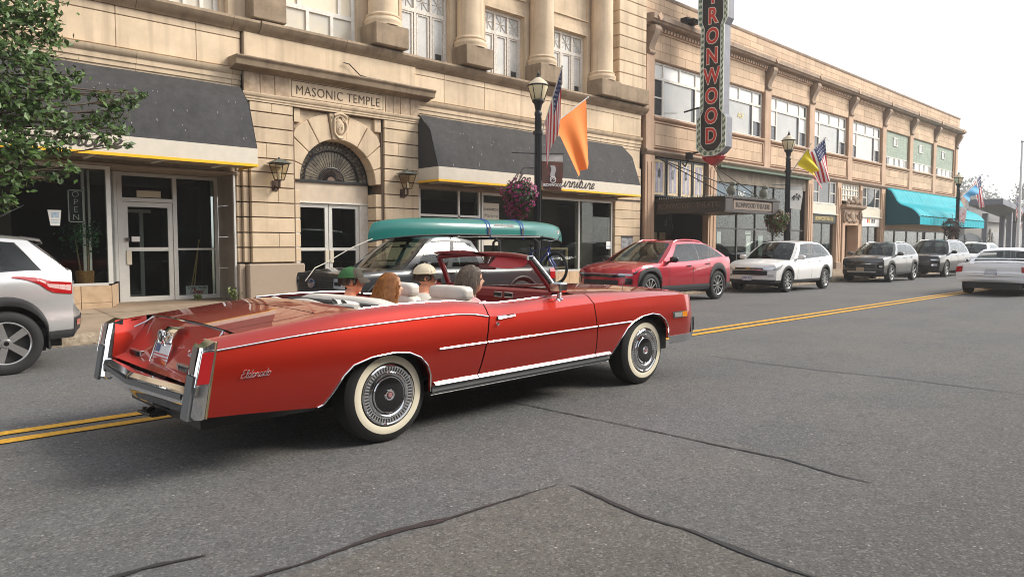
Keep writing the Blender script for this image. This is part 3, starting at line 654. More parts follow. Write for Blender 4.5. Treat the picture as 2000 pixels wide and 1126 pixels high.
# ---- right shop front
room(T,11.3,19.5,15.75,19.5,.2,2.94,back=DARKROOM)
bx('door_header',SOFFIT,T,11.2,20.9,15.5,15.75,2.93,3.02)
fr=MB()
for xx in (11.25,13.35,13.47,17.66,19.36): fr.box(xx,xx+.06,15.58,15.66,.2,2.93)
fr.box(11.31,13.35,15.585,15.655,2.2,2.26).box(12.6,12.66,15.585,15.655,.2,2.93).box(13.53,19.36,15.585,15.655,2.86,2.93).box(13.53,19.36,15.585,15.655,.58,.64)
fr.build('shop_frame',ALU,T)
bx('pane',GLASS,T,13.5,19.38,15.615,15.621,.62,2.9); bx('pane',GLASS,T,11.28,13.38,15.625,15.631,.3,2.9)
x=13.5
while x<19.3: piece('bulkhead_tile',TILE,T,x,x+.525,15.56,15.7,.12,.575,.004); x+=.53
bx('display_floor',mat('display_floor',(.2,.14,.1),.7),T,13.5,19.4,15.72,16.9,.55,.6)
bx('partition',mat('beige_partition',(.42,.37,.28),.8),T,18.55,19.45,16.5,16.55,.6,2.9); bx('partition',mat('grey_partition',(.16,.145,.125),.9),T,14.6,18.5,17.2,17.25,.6,2.9)
for k in range(12): piece('ashlar_stone',STONE,T,19.46,20.9,FB+.1,15.8,.55+.3*k-(.0 if k else .4),.55+.3*k+.288,.012)
piece('base_stone',GRANITE,T,19.44,20.93,FB+.06,15.8,.1,.5,.02)
frame('table',mat('blond_wood',(.5,.36,.19),.6),T,16.6,17.6,.65,1.35,16.0,.07,.06)
# ---------------------------------------------------------------- theatre building
B=thing('theatre_building','long two storey terracotta theatre block with white windows and bracketed cornice','building',(40,15.7,.15),world=True)
YB=15.6; BX0,BX1=21.2,58.7
PIER=[25.75,30.3,34.77,39.45,44.3,48.85,53.4]; EDGE=[21.75]+PIER+[58.0]
WB=[]   # window bays
for i in range(8):
    a=21.76 if i==0 else EDGE[i]+.33; b=EDGE[i+1]-.33 if i<7 else 57.7
    WB.append((a,b))
mb=MB(); sheet(mb,BX0,BX1,4.72,10.4,YB+.02,[(a,b,6.15,8.13) for a,b in WB],.2); mb.box(BX0,BX1,16.2,30,4.8,10.3); mb.box(BX0,BX1,15.75,16.2,8.2,10.3)
mb.add([(BX0,YB+.02,.1),(BX0,30,.1),(BX0,30,10.4),(BX0,YB+.02,10.4)],[(0,1,2,3)]); mb.add([(BX1,YB+.02,.1),(BX1,30,.1),(BX1,30,10.4),(BX1,YB+.02,10.4)],[(0,1,2,3)])
mb.box(BX0,21.8,15.66,30,.1,4.8)
mb.build('wall',mat('terracotta_joint',(.33,.2,.125),.95),B)
bx('gap_wall',STONED,B,20.96,21.19,15.9,24,.1,9.5)
# blocks above the windows and in the parapet
rg=random.Random(4); cnt=0
def course(x0,x1,z0,z1,y,step,ph,m=TERRA):
    global cnt
    x=x0-ph*step
    while x<x1-.02:
        a,b=max(x,x0),min(x+step,x1)
        if b-a>.06 and cnt<300: piece('terracotta_block',m,B,a+.004,b-.004,y,YB+.06,z0+.004,z1-.004,.004); cnt+=1
        elif b-a>.06: REST.box(a+.004,b-.004,y,YB+.06,z0+.004,z1-.004)
        x+=step
REST=MB()
for i in range(8):
    a=WB[i][0]-.02; b=WB[i][1]+.02
    for k in range(3): course(a,b,8.16+k*.33,8.16+(k+1)*.33,YB-.01,1.02,.5*(k%2))
for k in range(3): course(BX0,BX1,9.64+k*.25,9.64+(k+1)*.25,YB-.015,1.15,.5*(k%2))
for i in range(8):
    a=WB[i][0]+.1; b=WB[i][1]-.1
    for k in range(2): course(a,b,5.08+k*.4,5.08+(k+1)*.4,YB-.005,1.4,.5*(k%2))
if REST.v: REST.build('terracotta_block',TERRA,B)['kind']='stuff'
for i in range(8):
    a,b=WB[i]; o=MB(); z0,z1=5.0,5.95
    o.box(a,b,YB-.03,YB+.03,z1-.04,z1).box(a,b,YB-.03,YB+.03,z0,z0+.04).box(a,a+.04,YB-.03,YB+.03,z0+.04,z1-.04).box(b-.04,b,YB-.03,YB+.03,z0+.04,z1-.04); o.build('panel_border',TERRAP,B)
    MB().prism([(15.8,6.02),(YB-.03,6.02),(YB-.09,6.07),(YB-.09,6.13),(15.8,6.16)],'x',a-.02,b+.02).build('window_sill',TERRAP,B)
# piers with scrolled brackets
for i,px in enumerate([21.5]+PIER+[58.2]):
    w=.28 if 0<i<8 else .25
    piece('pier',TERRAP,B,px-w,px+w,YB-.05,15.7,4.9,8.28,.012)
    pth=[]
    for t in lin(0,1,12): pth.append((px,YB-.33+.30*t**.7+.03*sin(t*PI*2),9.22-.92*t))
    br=MB(); n0=0
    def sec(t): return YB-.36+.30*min(1,t*1.15)**1.4-.03*sin(t*PI*2.4),9.24-.96*t
    P=[sec(t) for t in lin(0,1,14)]+[(YB+.02,8.28),(YB+.02,9.24)]
    br.prism(P,'x',px-.17,px+.17); br.build('bracket',TERRAW,B,bevel=.01)
    MB().lathe([(.0,-.19),(.13,-.19),(.13,.19),(0,.19)],14,(px,YB-.25,9.13),'x').lathe([(.0,-.18),(.075,-.18),(.075,.18),(0,.18)],12,(px,YB-.06,8.36),'x').build('bracket_scroll',TERRAW,B,sm=40)
    dm=MB().prism([(px-.16,9.52),(px,9.68),(px+.16,9.52),(px,9.36)],'y',YB-.47,YB-.42); dm.build('diamond_ornament',TERRAP,B,bevel=.01)
# dentils, cornice, coping
moulding('cornice',TERRAW,B,[(15.7,9.27),(YB-.08,9.27),(YB-.12,9.32),(YB-.33,9.34),(YB-.36,9.4),(YB-.43,9.42),(YB-.43,9.58),(YB-.36,9.62),(15.7,9.66)],BX0-.05,BX1+.15,4.6)
cnt2=0; x=21.9; DM=MB().box(0,.11,YB-.16,YB,9.15,9.265)
for i in range(8):
    dd=MB(); x=EDGE[i]+.35 if i else 22.0; e=EDGE[i+1]-.3
    while x<e: dd.box(x,x+.1,YB-.14,YB,9.16,9.268); x+=.2
    dd.build('dentil_row',TERRAP,B)['kind']='stuff'
    bx('dentil_bed',TERRAP,B,EDGE[i]+.3 if i else 21.9,EDGE[i+1]-.2,YB-.06,YB,9.1,9.16)
moulding('coping',TERRAW,B,[(15.9,10.39),(YB-.03,10.39),(YB-.06,10.44),(YB-.06,10.5),(15.9,10.53)],BX0-.02,BX1+.05,3.1)
moulding('belt_moulding',TERRAW,B,[(15.7,4.70),(YB-.03,4.70),(YB-.06,4.74),(YB-.13,4.78),(YB-.16,4.84),(YB-.13,4.9),(15.7,4.95)],BX0-.02,BX1+.06,3.1)
# upper windows: wide picture pane, narrow sashes, transom lights
FROST=mat('frosted_pane',(.80,.79,.75),.25,var=.08,vs=3)
SKYG=mat('hazy_reflecting_glass',(.47,.46,.43),.08,var=.25,vs=.8,c2=(.36,.36,.34))
DARKG=mat('dark_pane',(.07,.075,.08),.08,var=.4,vs=3)
def th_window(a,b,i):
    y=YB+.1; o=frame('window',WHITEP,B,a,b,6.15,8.13,y,.07,.1); w=b-a; c,d=a+w*.2,b-w*.2; tz=7.55
    m=MB().box(a+.07,b-.07,y+.002,y+.09,tz-.05,tz+.05)
    for q in (c,d): m.box(q-.05,q+.05,y+.004,y+.088,6.22,tz-.05)
    for q in (c,(a+b)/2,d): m.box(q-.04,q+.04,y+.004,y+.088,tz+.05,8.06)
    m.box(a+.07,c-.05,y+.006,y+.085,6.83,6.88).box(d+.05,b-.07,y+.006,y+.085,6.83,6.88)
    m.build('frame',WHITEP,o)
    yy=y+.05
    bx('pane',SKYG if i!=4 else mat('curtain_pane',(.66,.63,.56),.3,var=.2,vs=5),o,c+.05,d-.25,yy,yy+.004,6.22,tz-.05); bx('pane',DARKG,o,d-.25,d-.05,yy,yy+.004,6.22,tz-.05)
    for (p,q) in ((a+.07,c-.04),(c+.04,(a+b)/2-.04),((a+b)/2+.04,d-.04),(d+.04,b-.2)): bx('pane',FROST,o,p,q,yy,yy+.004,tz+.05,8.06)
    bx('pane',DARKG,o,b-.2,b-.07,yy,yy+.004,tz+.05,8.06)
    for (p,q,f) in ((a+.07,c-.05,0),(d+.05,b-.07,1)):
        bx('pane',DARKG if (i==0 and f==0) else FROST,o,p,q,yy,yy+.004,6.88,tz-.05); bx('pane',DARKG,o,p,q,yy,yy+.004,6.22,6.83)
    return o
for i in range(5): ow=th_window(*WB[i],i)
NEON=mat('painted_yellow_sign',(.75,.62,.25),.6)
text('window_lettering','ALE',.3,NEON,B,(28.2,YB+.13,6.95),FACE_Y,.003,shear=.2); text('window_lettering','Dive Bar',.2,mat('pale_lettering',(.8,.8,.78),.6),B,(36.9,YB+.13,6.85),FACE_Y,.003,shear=.3)
# shingled bays
for i in (5,6,7):
    a,b=WB[i]; y=YB+.1
    o=bx('shingle_panel',GREENSH,B,a,b,y,y+.05,6.67,8.13)
    nz=9; dz=1.46/nz
    for k in range(nz):
        x=a; 
        while x<b-.02:
            e=min(x+.52,b)
            if k*7%3!=9: piece('shingle',GREENSH,o,x+.004,e-.004,y-.012,y,6.67+k*dz+.004,6.67+(k+1)*dz,.003)
            x=e
    cx=(a+b)/2-.25
    f=frame('window',WHITEP,B,cx-.33,cx+.33,7.35,7.85,y-.06,.06,.06); bx('pane',SKYG,f,cx-.28,cx+.28,y-.03,y-.026,7.4,7.8)
    f=frame('window',WHITEP,B,a,b,6.16,6.67,y-.03,.05,.08,mull=[lerp(a,b,t) for t in (.14,.4,.62,.86)])
    for t0,t1,mm in ((.0,.14,DARKG),(.14,.2,DARKG),(.2,.4,FROST),(.4,.46,DARKG),(.46,.62,FROST),(.62,.68,DARKG),(.68,.86,FROST),(.86,1,SKYG)): bx('pane',mm,f,lerp(a,b,t0)+.02,lerp(a,b,t1)-.02,y,y+.004,6.2,6.63)
# ---- ground floor
def pilaster(x0,x1):
    o=MB().box(x0,x1,YB-.06,15.8,.15,4.7).build('pilaster',TERRAP,B,bevel=.012)
    w=x1-x0; MB().box(x0+w*.22,x0+w*.38,YB-.085,YB-.061,.6,4.45).box(x0+w*.62,x0+w*.78,YB-.085,YB-.061,.6,4.45).build('pilaster_fillet',TERRAP,o)
    bx('pilaster_base',TERRAW,o,x0-.03,x1+.03,YB-.11,YB-.0,.15,.55,.012)
for a,b in ((21.22,21.8),(25.46,26.08),(34.48,35.06),(37.9,38.45),(40.95,41.25),(44.05,44.65),(58.1,58.7)): pilaster(a,b)
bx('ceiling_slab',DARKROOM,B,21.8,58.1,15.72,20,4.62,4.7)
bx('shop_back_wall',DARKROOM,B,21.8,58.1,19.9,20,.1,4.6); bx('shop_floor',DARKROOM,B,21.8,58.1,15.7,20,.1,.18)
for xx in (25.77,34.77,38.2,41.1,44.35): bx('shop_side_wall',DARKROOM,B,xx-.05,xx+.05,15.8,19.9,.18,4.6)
# theatre entrance: stained glass above the marquee, dark recess with posters
STG=[mat('violet_art_glass',(.27,.24,.33),.25,var=.6,vs=7,c2=(.45,.4,.5)),mat('amber_art_glass',(.62,.42,.2),.3,var=.4,vs=9,c2=(.7,.6,.4)),mat('pale_art_glass',(.6,.56,.46),.3,var=.3,vs=8)]
for k in range(4):
    a=lerp(21.86,25.42,k/4); b=lerp(21.86,25.42,(k+1)/4)-.05; o=frame('art_glass_window',BLACKM,B,a,b,3.25,4.66,15.66,.05,.08)
    xs=lin(a+.05,b-.05,6)
    for j in range(5):
        m=STG[0] if j in(1,3) else STG[1] if j in (0,4) else STG[2]
        bx('pane',m,o,xs[j]+.006,xs[j+1]-.006,15.69,15.70,3.4,4.5)
    for z0,z1 in ((3.3,3.4),(4.5,4.61)): bx('pane',STG[1],o,a+.05,b-.05,15.69,15.70,z0+.006,z1-.006)
    cx=(a+b)/2; MB().prism([(cx-.07,4.0),(cx-.07,4.2),(cx,4.28),(cx+.07,4.2),(cx+.07,4.0),(cx,3.92)],'y',15.675,15.686).build('medallion',BLACKG,o)
for xx in (22.6,23.9,24.5): bx('poster',mat('sepia_poster',(.42,.33,.22),.7,var=.5,vs=9),B,xx,xx+.42,17.2,17.22,1.2,1.95)
MB().box(21.85,25.42,17.25,17.3,.15,3.2).build('lobby_back',DARKROOM,B)
# marquee
Q=thing('theatre_marquee','dark bronze theatre marquee on rods lettered Ironwood Theatre over the entrance','marquee',(23.8,15.5,2.6),world=True)
BRZ=mat('bronze_marquee',(.045,.034,.03),.5,var=.3,vs=3,streak=.2); BRZL=mat('marquee_front_panel',(.22,.165,.125),.6,var=.2,vs=4); MQ=12.72
MB().box(21.88,25.66,MQ+.04,15.5,2.62,3.02).build('canopy',BRZ,Q)
moulding('rim',BRZ,Q,[(MQ+.1,2.56),(MQ-.02,2.56),(MQ-.02,2.62),(MQ+.01,2.64),(MQ+.01,2.66),(MQ+.1,2.66)],21.84,25.7,3.9); moulding('rim',BRZ,Q,[(MQ+.1,2.99),(MQ-.0,2.99),(MQ-.05,3.04),(MQ-.05,3.09),(MQ+.1,3.09)],21.8,25.74,4)
for z0,z1,e in ((2.56,2.65,.03),(3.0,3.09,.07)): bx('rim',BRZ,Q,21.88-e,21.9,MQ+.1,15.5,z0,z1)
bx('front_panel',BRZL,Q,22.45,25.2,MQ-.0,MQ+.05,2.67,2.98)
for a in (21.86,25.2): bx('corner_block',BRZ,Q,a,a+.5,MQ-.03,MQ+.2,2.6,3.06,.01)
text('lettering','IRONWOOD THEATRE',.25,mat('marquee_letters',(.05,.035,.028),.6),Q,(23.82,MQ-.004,2.82),FACE_Y,.006,off=.004,sx=.95)
text('lettering','IRONWOOD   THEATRE',.27,mat('bronze_letters',(.13,.09,.07),.45),Q,(21.875,14.15,2.82),FACE_X,.006,sx=.88)
sp=MB()
for k in range(38): x=21.9+k*.1; sp.lathe([(.022,3.085),(.03,3.11),(.012,3.13),(0.001,3.2)],5,(x,MQ,0))
for k in range(26): y=12.9+k*.1; sp.lathe([(.022,3.085),(.03,3.11),(.012,3.13),(0.001,3.2)],5,(21.9,y,0))
sp.build('crest_spikes',mat('verdigris',(.17,.17,.14),.7),Q)['kind']='stuff'
for (x,y) in ((22.6,12.95),(24.9,12.95)):
    for x2 in (21.85,25.75): MB().tube([(x2,15.5,4.62),(lerp(x2,x,.5),lerp(15.5,y,.5),lerp(4.62,3.1,.5)),(x,y,3.1)],.018,6).build('support_rod',BLACKM,Q)
for x in (22.6,24.9): MB().ball((x,12.9,3.32),(.13,.16,.2),10,8).ball((x,12.85,3.55),(.08,.12,.08),10,8).tube([(x,12.9,3.1),(x,12.9,3.25)],.09,8).build('finial_figure',mat('verdigris',(.17,.17,.14),.7),Q,sm=50)
for y in (15.3,):
    MB().tube([(21.9+.18*cos(t)*(1-t/12),15.2-.3*(t/6),2.45-.25*sin(t)*(1-t/12)-t*.05) for t in lin(0,7,20)],.02,6).build('scroll_bracket',BLACKM,Q,sm=50)
# blade sign
S=thing('theatre_blade_sign','tall vertical black sign with red letters IRONWOOD and green checkered border','sign',(23.8,15.5,4.6),world=True)
sx0,sx1=23.55,23.98; ya,yb=13.7,14.92; yc=(ya+yb)/2
def outline(e):   # in (y,z): stepped art-deco silhouette, e = inset
    h=(yb-ya)/2-e; lo=4.72+e
    base=[(-h*.35,lo),(h*.35,lo),(h*.72,lo+.12),(h,lo+.3),(h,lo+1.35),(h*.78,lo+1.5),(h*.78,9.4),(h,9.62),(h,12.4),(-h,12.4),(-h,9.62),(-h*.78,9.4),(-h*.78,lo+1.5),(-h,lo+1.35),(-h,lo+.3),(-h*.72,lo+.12)]
    return [(yc+a,b) for a,b in base]
MB().prism(outline(0),'x',sx0+.02,sx1).build('cabinet',mat('sign_cabinet_grey',(.22,.22,.25),.5,var=.3,vs=3,streak=.3),S)
MB().prism(outline(.0),'x',sx0,sx0+.018).build('border_band',mat('sign_green_cream',(.42,.47,.36),.5,var=.2,vs=3),S)
MB().prism(outline(.17),'x',sx0-.012,sx0-.001).build('face_panel',mat('sign_black',(.02,.018,.017),.35,var=.3,vs=4),S)
def along(P,step):
    out=[]
    for i in range(len(P)):
        a=Vector(P[i]);b=Vector(P[(i+1)%len(P)]); L=(b-a).length; n=max(1,int(L/step))
        for k in range(n): out.append((a.lerp(b,(k+.5)/n),(b-a).normalized()))
    return out
ck=MB(); ck2=MB()
for e in (.045,.115):
    for j,(p,t) in enumerate(along(outline(e),.105)):
        n=Vector((-t.y,t.x)); q=[p+t*.036+n*.026,p-t*.036+n*.026,p-t*.036-n*.026,p+t*.036-n*.026]
        (ck if (j+int(e*20))%2 else ck2).prism([tuple(w) for w in q],'x',sx0-.012,sx0-.001)
ck.build('border_checks',mat('check_green',(.09,.16,.09),.5),S)['kind']='stuff'; ck2.build('border_lights',mat('check_cream',(.7,.72,.58),.5),S)['kind']='stuff'
for e,r in ((.17,.012),(.006,.014)): MB().tube([(sx0-.016,a,b) for a,b in outline(e)],r,6,closed=True).build('neon_outline',mat('white_tube',(.78,.8,.75),.3),S)
RL=mat('sign_red',(.62,.035,.025),.4,var=.2,vs=6); WO=mat('sign_white_outline',(.8,.74,.66),.4)
for k,ch in enumerate('IRONWOOD'):
    z=5.43+.722*(7-k)
    text('letter_outline',ch,.78,WO,S,(sx0-.014,yc,z),FACE_X,.006,off=.042,sx=.82); text('letter',ch,.78,RL,S,(sx0-.024,yc,z),FACE_X,.008,off=.016,sx=.82)
RS=mat('sign_scroll_red',(.42,.03,.03),.4)
MB().prism([(yc-.42,4.72),(yc+.42,4.72),(yc+.30,4.56),(yc+.12,4.46),(yc,4.36),(yc-.12,4.46),(yc-.30,4.56)],'x',sx0+.03,sx1-.03).build('scroll_foot',RS,S,bevel=.02)
for s in (-1,1): MB().tube([(sx0+.01,yc+s*(.24+.1*cos(t)*(1-t/14)),4.62+.1*sin(t)*(1-t/14)) for t in lin(0,9,26)],.016,6).build('scroll',RS,S,sm=50)
for z in (4.95,6.6,9.75): MB().tube([(sx0+.2,yb-.05,z),(sx0+.15,15.58,z-.1)],.035,6).build('sign_arm',BLACKM,S)
MB().box(23.3,23.7,14.95,15.5,9.65,9.8).box(23.25,23.75,15.2,15.5,9.55,9.9).build('sign_arm',BLACKM,S)
MB().tube([(23.6,15.55,4.55),(23.4,15.3,4.4),(23.1,14.95,4.65)],.03,6).box(22.95,23.2,14.85,15.0,4.6,4.85).build('floodlight',BLACKM,S)
# shopfront right of the marquee
bx('green_fascia',mat('green_roller',(.12,.18,.13),.7,var=.3,vs=5),B,26.1,34.5,YB-.22,15.75,4.6,4.68)
MB().box(26.1,34.46,15.64,15.7,4.05,4.6).build('sign_board',mat('old_sign_board',(.23,.19,.14),.8,var=.5,vs=2.5,streak=.5),B)
bx('blue_poster',mat('slate_blue_poster',(.12,.17,.21),.5),B,26.2,29.2,15.72,15.75,3.2,3.98)
text('poster_lettering','SRE',.4,mat('pale_lettering',(.8,.8,.78),.6),B,(28.3,15.715,3.6),FACE_Y,.003,shear=.3)
fr=MB()
for xx in (26.1,28.0,29.6,31.3,33.0,34.4): fr.box(xx,xx+.07,15.7,15.78,.5,4.05)
fr.box(26.1,34.46,15.705,15.775,2.1,2.17).box(26.1,34.46,15.705,15.775,.5,.6); fr.build('shop_frame',mat('dark_frame',(.04,.038,.036),.5),B)
bx('pane',GLASS,B,26.1,34.46,15.74,15.746,.5,4.05); bx('bulkhead',TERRAW,B,26.1,34.46,15.66,15.8,.1,.5)
for xx,w,h,zz in ((26.6,.3,.5,1.5),(29.0,.4,.9,.95),(30.1,.4,.9,.95),(28.9,.5,.18,1.9)): bx('notice',WHITE,B,xx,xx+w,15.8,15.81,zz,zz+h)
bx('painting',mat('dark_painting',(.03,.03,.035),.4),B,31.6,32.9,15.8,15.83,1.5,2.8); MB().ball((32.2,15.79,2.2),(.18,.02,.4),12,8).ball((32.2,15.79,2.68),(.1,.02,.12),10,6).build('painting_figure',mat('blue_figure',(.16,.2,.28),.5),B)
# small upper windows, cream bands, shop signs
for a,b,sg in ((35.1,37.88,1),(41.28,44.02,2)):
    o=frame('window',WHITEP,B,a,b,3.52,4.7,YB+.02,.08,.1,mull=(lerp(a,b,.27),lerp(a,b,.74)))
    for t0,t1 in ((.03,.25),(.3,.71),(.76,.97)): bx('pane',DARKG,o,lerp(a,b,t0),lerp(a,b,t1),YB+.06,YB+.065,3.6,4.62)
    for t0,t1 in ((.03,.25),(.76,.97)): bx('sash_rail',WHITEP,o,lerp(a,b,t0),lerp(a,b,t1),YB+.03,YB+.08,4.08,4.13)
    bx('cream_band',CREAM,B,a-.02,b+.05,YB-.02,YB+.1,3.05,3.5); MB().prism([(YB+.1,3.0),(YB-.1,3.0),(YB-.1,3.03),(YB+.1,3.09)],'x',a-.05,b+.1).build('drip_mould',CREAM,B)
    bx('shop_frame',mat('dark_frame',(.04,.038,.036),.5),B,a,b,YB+.1,YB+.16,2.52,2.6); bx('shop_frame',mat('dark_frame',(.04,.038,.036),.5),B,(a+b)/2-.04,(a+b)/2+.04,YB+.1,YB+.16,.5,2.52)
    bx('pane',GLASS,B,a,b,YB+.12,YB+.126,.4,2.52); bx('bulkhead',TERRAW,B,a,b,YB+.05,YB+.2,.1,.4)
o=bx('sign_board',mat('green_black_sign',(.03,.035,.026),.5),B,35.1,37.88,YB-.01,YB+.08,2.58,2.99); text('lettering','IRONWOOD THEATRE',.27,mat('gold_letters',(.55,.42,.14),.4),B,(36.49,YB-.014,2.78),FACE_Y,.004,off=.006,sx=.76)
bx('sign_board',WHITE,B,41.35,43.95,YB-.01,YB+.08,2.5,3.0)
for j,(c_,p) in enumerate((((.6,.03,.03),42.1),((.75,.5,.1),42.35),((.02,.02,.02),42.75),((.02,.02,.02),43.05))): bx('sign_mark',mat('mark%d'%j,c_,.5),B,p,p+.18,YB-.016,YB-.011,2.7,2.92)
bx('shop_dado',ROOMLITE,B,35.1,37.8,17.5,17.55,.2,2.5); bx('shop_dado',ROOMLITE,B,41.3,44,17.5,17.55,.2,2.5)
# carved stair doorway
bx('stair_panel',mat('brown_hall',(.16,.09,.06),.7,var=.3,vs=3),B,38.45,40.95,16.1,16.2,.15,3.9)
frame('lattice_window',CREAM,B,38.5,40.9,3.8,4.7,YB+.03,.06,.08,mull=lin(38.8,40.6,6),rails=(4.1,4.4)); bx('pane',FROST,B,38.5,40.9,YB+.08,YB+.085,3.8,4.7)
dm=MB().box(38.5,38.85,YB-.12,16.1,.15,2.5).box(40.6,40.95,YB-.12,16.1,.15,2.5).box(38.5,40.95,YB-.1,16.1,2.5,3.35); dm.build('door_surround',TERRAP,B,bevel=.012)
MB().prism([(16,3.35),(YB-.15,3.35),(YB-.35,3.45),(YB-.38,3.58),(16,3.62)],'x',38.35,41.1).build('door_cornice',TERRAW,B,bevel=.01)
cr=MB()
for t in lin(-1,1,9): cr.ball((39.72+t*.85,YB-.2,3.66+.22*(1-t*t)**.5*(.6+.4*cos(t*9))),(.13,.1,.12),8,6)
cr.ball((39.72,YB-.22,3.9),(.22,.1,.17),10,8)
for s in (-1,1):
    cr.tube([(39.72+s*(1.05+.12*cos(t)),YB-.16,2.95+.3*sin(t)) for t in lin(-1.6,3.5,12)],.06,6); cr.tube([(39.72+s*.55+.2*cos(t),YB-.13,2.92+.2*sin(t)) for t in lin(0,5.5,12)],.045,6)
    cr.ball((39.72+s*.3,YB-.12,2.75),(.16,.07,.14),8,6)
cr.ball((39.72,YB-.13,2.95),(.25,.09,.3),10,8); cr.build('carved_ornament',TERRAW,B,sm=50)
# teal-awning shop
bx('shop_frame',mat('grey_frame',(.2,.2,.19),.5),B,44.65,58.1,15.72,15.78,2.3,2.4)
for xx in (44.7,46.8,48.9,51,52.4,54.6,56.6,58): bx('shop_frame',mat('grey_frame',(.2,.2,.19),.5),B,xx,xx+.08,15.7,15.78,.3,2.3)
bx('pane',GLASS,B,44.65,58.1,15.74,15.746,.4,2.3); bx('bulkhead',TERRAW,B,44.65,58.1,15.68,15.8,.1,.4); bx('sign_board',TERRAP,B,44.65,58.1,15.64,15.72,2.4,4.7)
A=thing('teal_awning','bright teal ribbed S-curved awning at the far end of the theatre block','awning',(52,15.5,2.6),world=True)
TP=[(15.55,4.72),(15.35,4.66),(15.1,4.3),(14.95,4.0),(14.7,3.78),(14.4,3.66),(14.1,3.5),(13.85,3.25),(13.72,3.06)]
ts=lin(0,8,25)
def tp(t): return ips([(i,p[0]) for i,p in enumerate(TP)][::1],t),ips([(i,p[1]) for i,p in enumerate(TP)],t)
def tf(x,t):
    y,z=tp(t); s=abs(sin((x-44.8)*PI/.62))**.6*.10; return (x,y-s*.6,z+s*.75)
MB().grid(tf,lin(44.8,58.0,220),ts).build('canvas',TEAL,A,sm=50)
MB().prism([tp(t) for t in ts]+[(13.7,2.62),(15.55,2.62)],'x',44.76,44.79).build('end_panel',TEALD,A); MB().prism([tp(t) for t in ts]+[(13.7,2.62),(15.55,2.62)],'x',58.0,58.03).build('end_panel',TEALD,A)
MB().grid(lambda x,z:(x,13.70-.012*sin(x*10.1),z),lin(44.78,58.02,90),(2.62,3.07)).build('valance',TEAL,A)
# ---------------------------------------------------------------- street lamps with flags, banners, baskets
LY=12.75
OPAL=mat('cream_lamp_glass',(.72,.62,.40),.35,spec=.4)
def leafmat(name,c,c2):
    return mat(name,c,.55,var=.7,vs=6,c2=c2,rnd=.1)
PINK=leafmat('magenta_petals',(.30,.02,.12),(.15,.012,.07)); LEAFD=leafmat('basket_leaves',(.06,.10,.03),(.03,.05,.018))
def lamp(x,label):
    o=thing('street_lamp',label,'street lamp',(x,LY,side_z(LY)),group='street lamps along the sidewalk')
    p=MB().lathe([(.0,0),(.19,0),(.19,.08),(.16,.12),(.15,.5),(.17,.54),(.17,.6),(.12,.68),(.095,.8),(.075,4.55),(.095,4.6),(.095,4.66),(.07,4.7),(.1,4.86),(.16,4.93),(.16,4.97),(.0,4.97)],16).build('post',BLACKM,o,sm=35)
    fl=MB()
    for k in range(10):
        t=2*PI*k/10; fl.tube([(.1*cos(t),.1*sin(t),.82),(.079*cos(t),.079*sin(t),4.54)],.011,4)
    fl.build('flutes',BLACKM,p)
    MB().lathe([(.115,4.97),(.15,5.0),(.245,5.28),(.25,5.31),(.235,5.315)],20).build('globe',OPAL,o,sm=40)
    c=MB()
    for k in range(6):
        t=2*PI*k/6+.2; c.tube([(.155*cos(t),.155*sin(t),4.98),(.252*cos(t),.252*sin(t),5.31)],.012,4)
    c.lathe([(.25,5.30),(.275,5.315),(.275,5.335),(.25,5.345)],20); c.build('cage',BLACKM,o)
    MB().lathe([(.262,5.335),(.2,5.42),(.12,5.48),(.07,5.52)],20).build('lamp_cap',mat('cream_cap',(.6,.52,.38),.5),o,sm=40)
    MB().lathe([(.075,5.51),(.06,5.55),(.03,5.57),(.045,5.61),(.02,5.64),(.001,5.74)],10).build('finial',BLACKM,o,sm=40)
    MB().lathe([(.08,4.12),(.13,4.12),(.13,4.2),(.08,4.2)],12).build('flag_bracket',BLACKM,o)
    return o
l1=lamp(12.9,'black street lamp with cream glass nearest to the camera, in front of the furniture shop')
l2=lamp(26.5,'black street lamp with cream glass beside the theatre marquee')
l3=lamp(48.2,'black street lamp with cream glass in front of the teal awning')
FR=mat('flag_red',(.5,.02,.035),.75); FW=mat('flag_white',(.72,.70,.68),.75); FBL=mat('flag_blue',(.022,.03,.11),.75)
def pole(par,a,b): return MB().tube([a,b],.016,6).ball(b,.03,8,6).build('flag_pole',mat('pole_white',(.6,.58,.54),.4),par)
def cloth(a,b,a0,a1,drop,side,conv=0.,conv_to=(0,0),na=26,nb=20,ph=0.,amp=.05):
    """flag hung from an inclined staff: u runs down the staff from the tip, v along the fly, which falls"""
    A,Bv=Vector(b),Vector(a)
    def f(u,v):
        p=A.lerp(Bv,a0+(a1-a0)*u); q=p+Vector((side[0]*v,side[1]*v,-drop*v))
        c=A.lerp(Bv,(a0+a1)/2)+Vector((side[0]*v+conv_to[0],side[1]*v+conv_to[1],-drop*v)); q=q.lerp(c,conv*v)
        w=amp*v**.6*sin(u*9+v*2+ph); return (q.x+w*.4,q.y+w,q.z+.4*w*v)
    return f
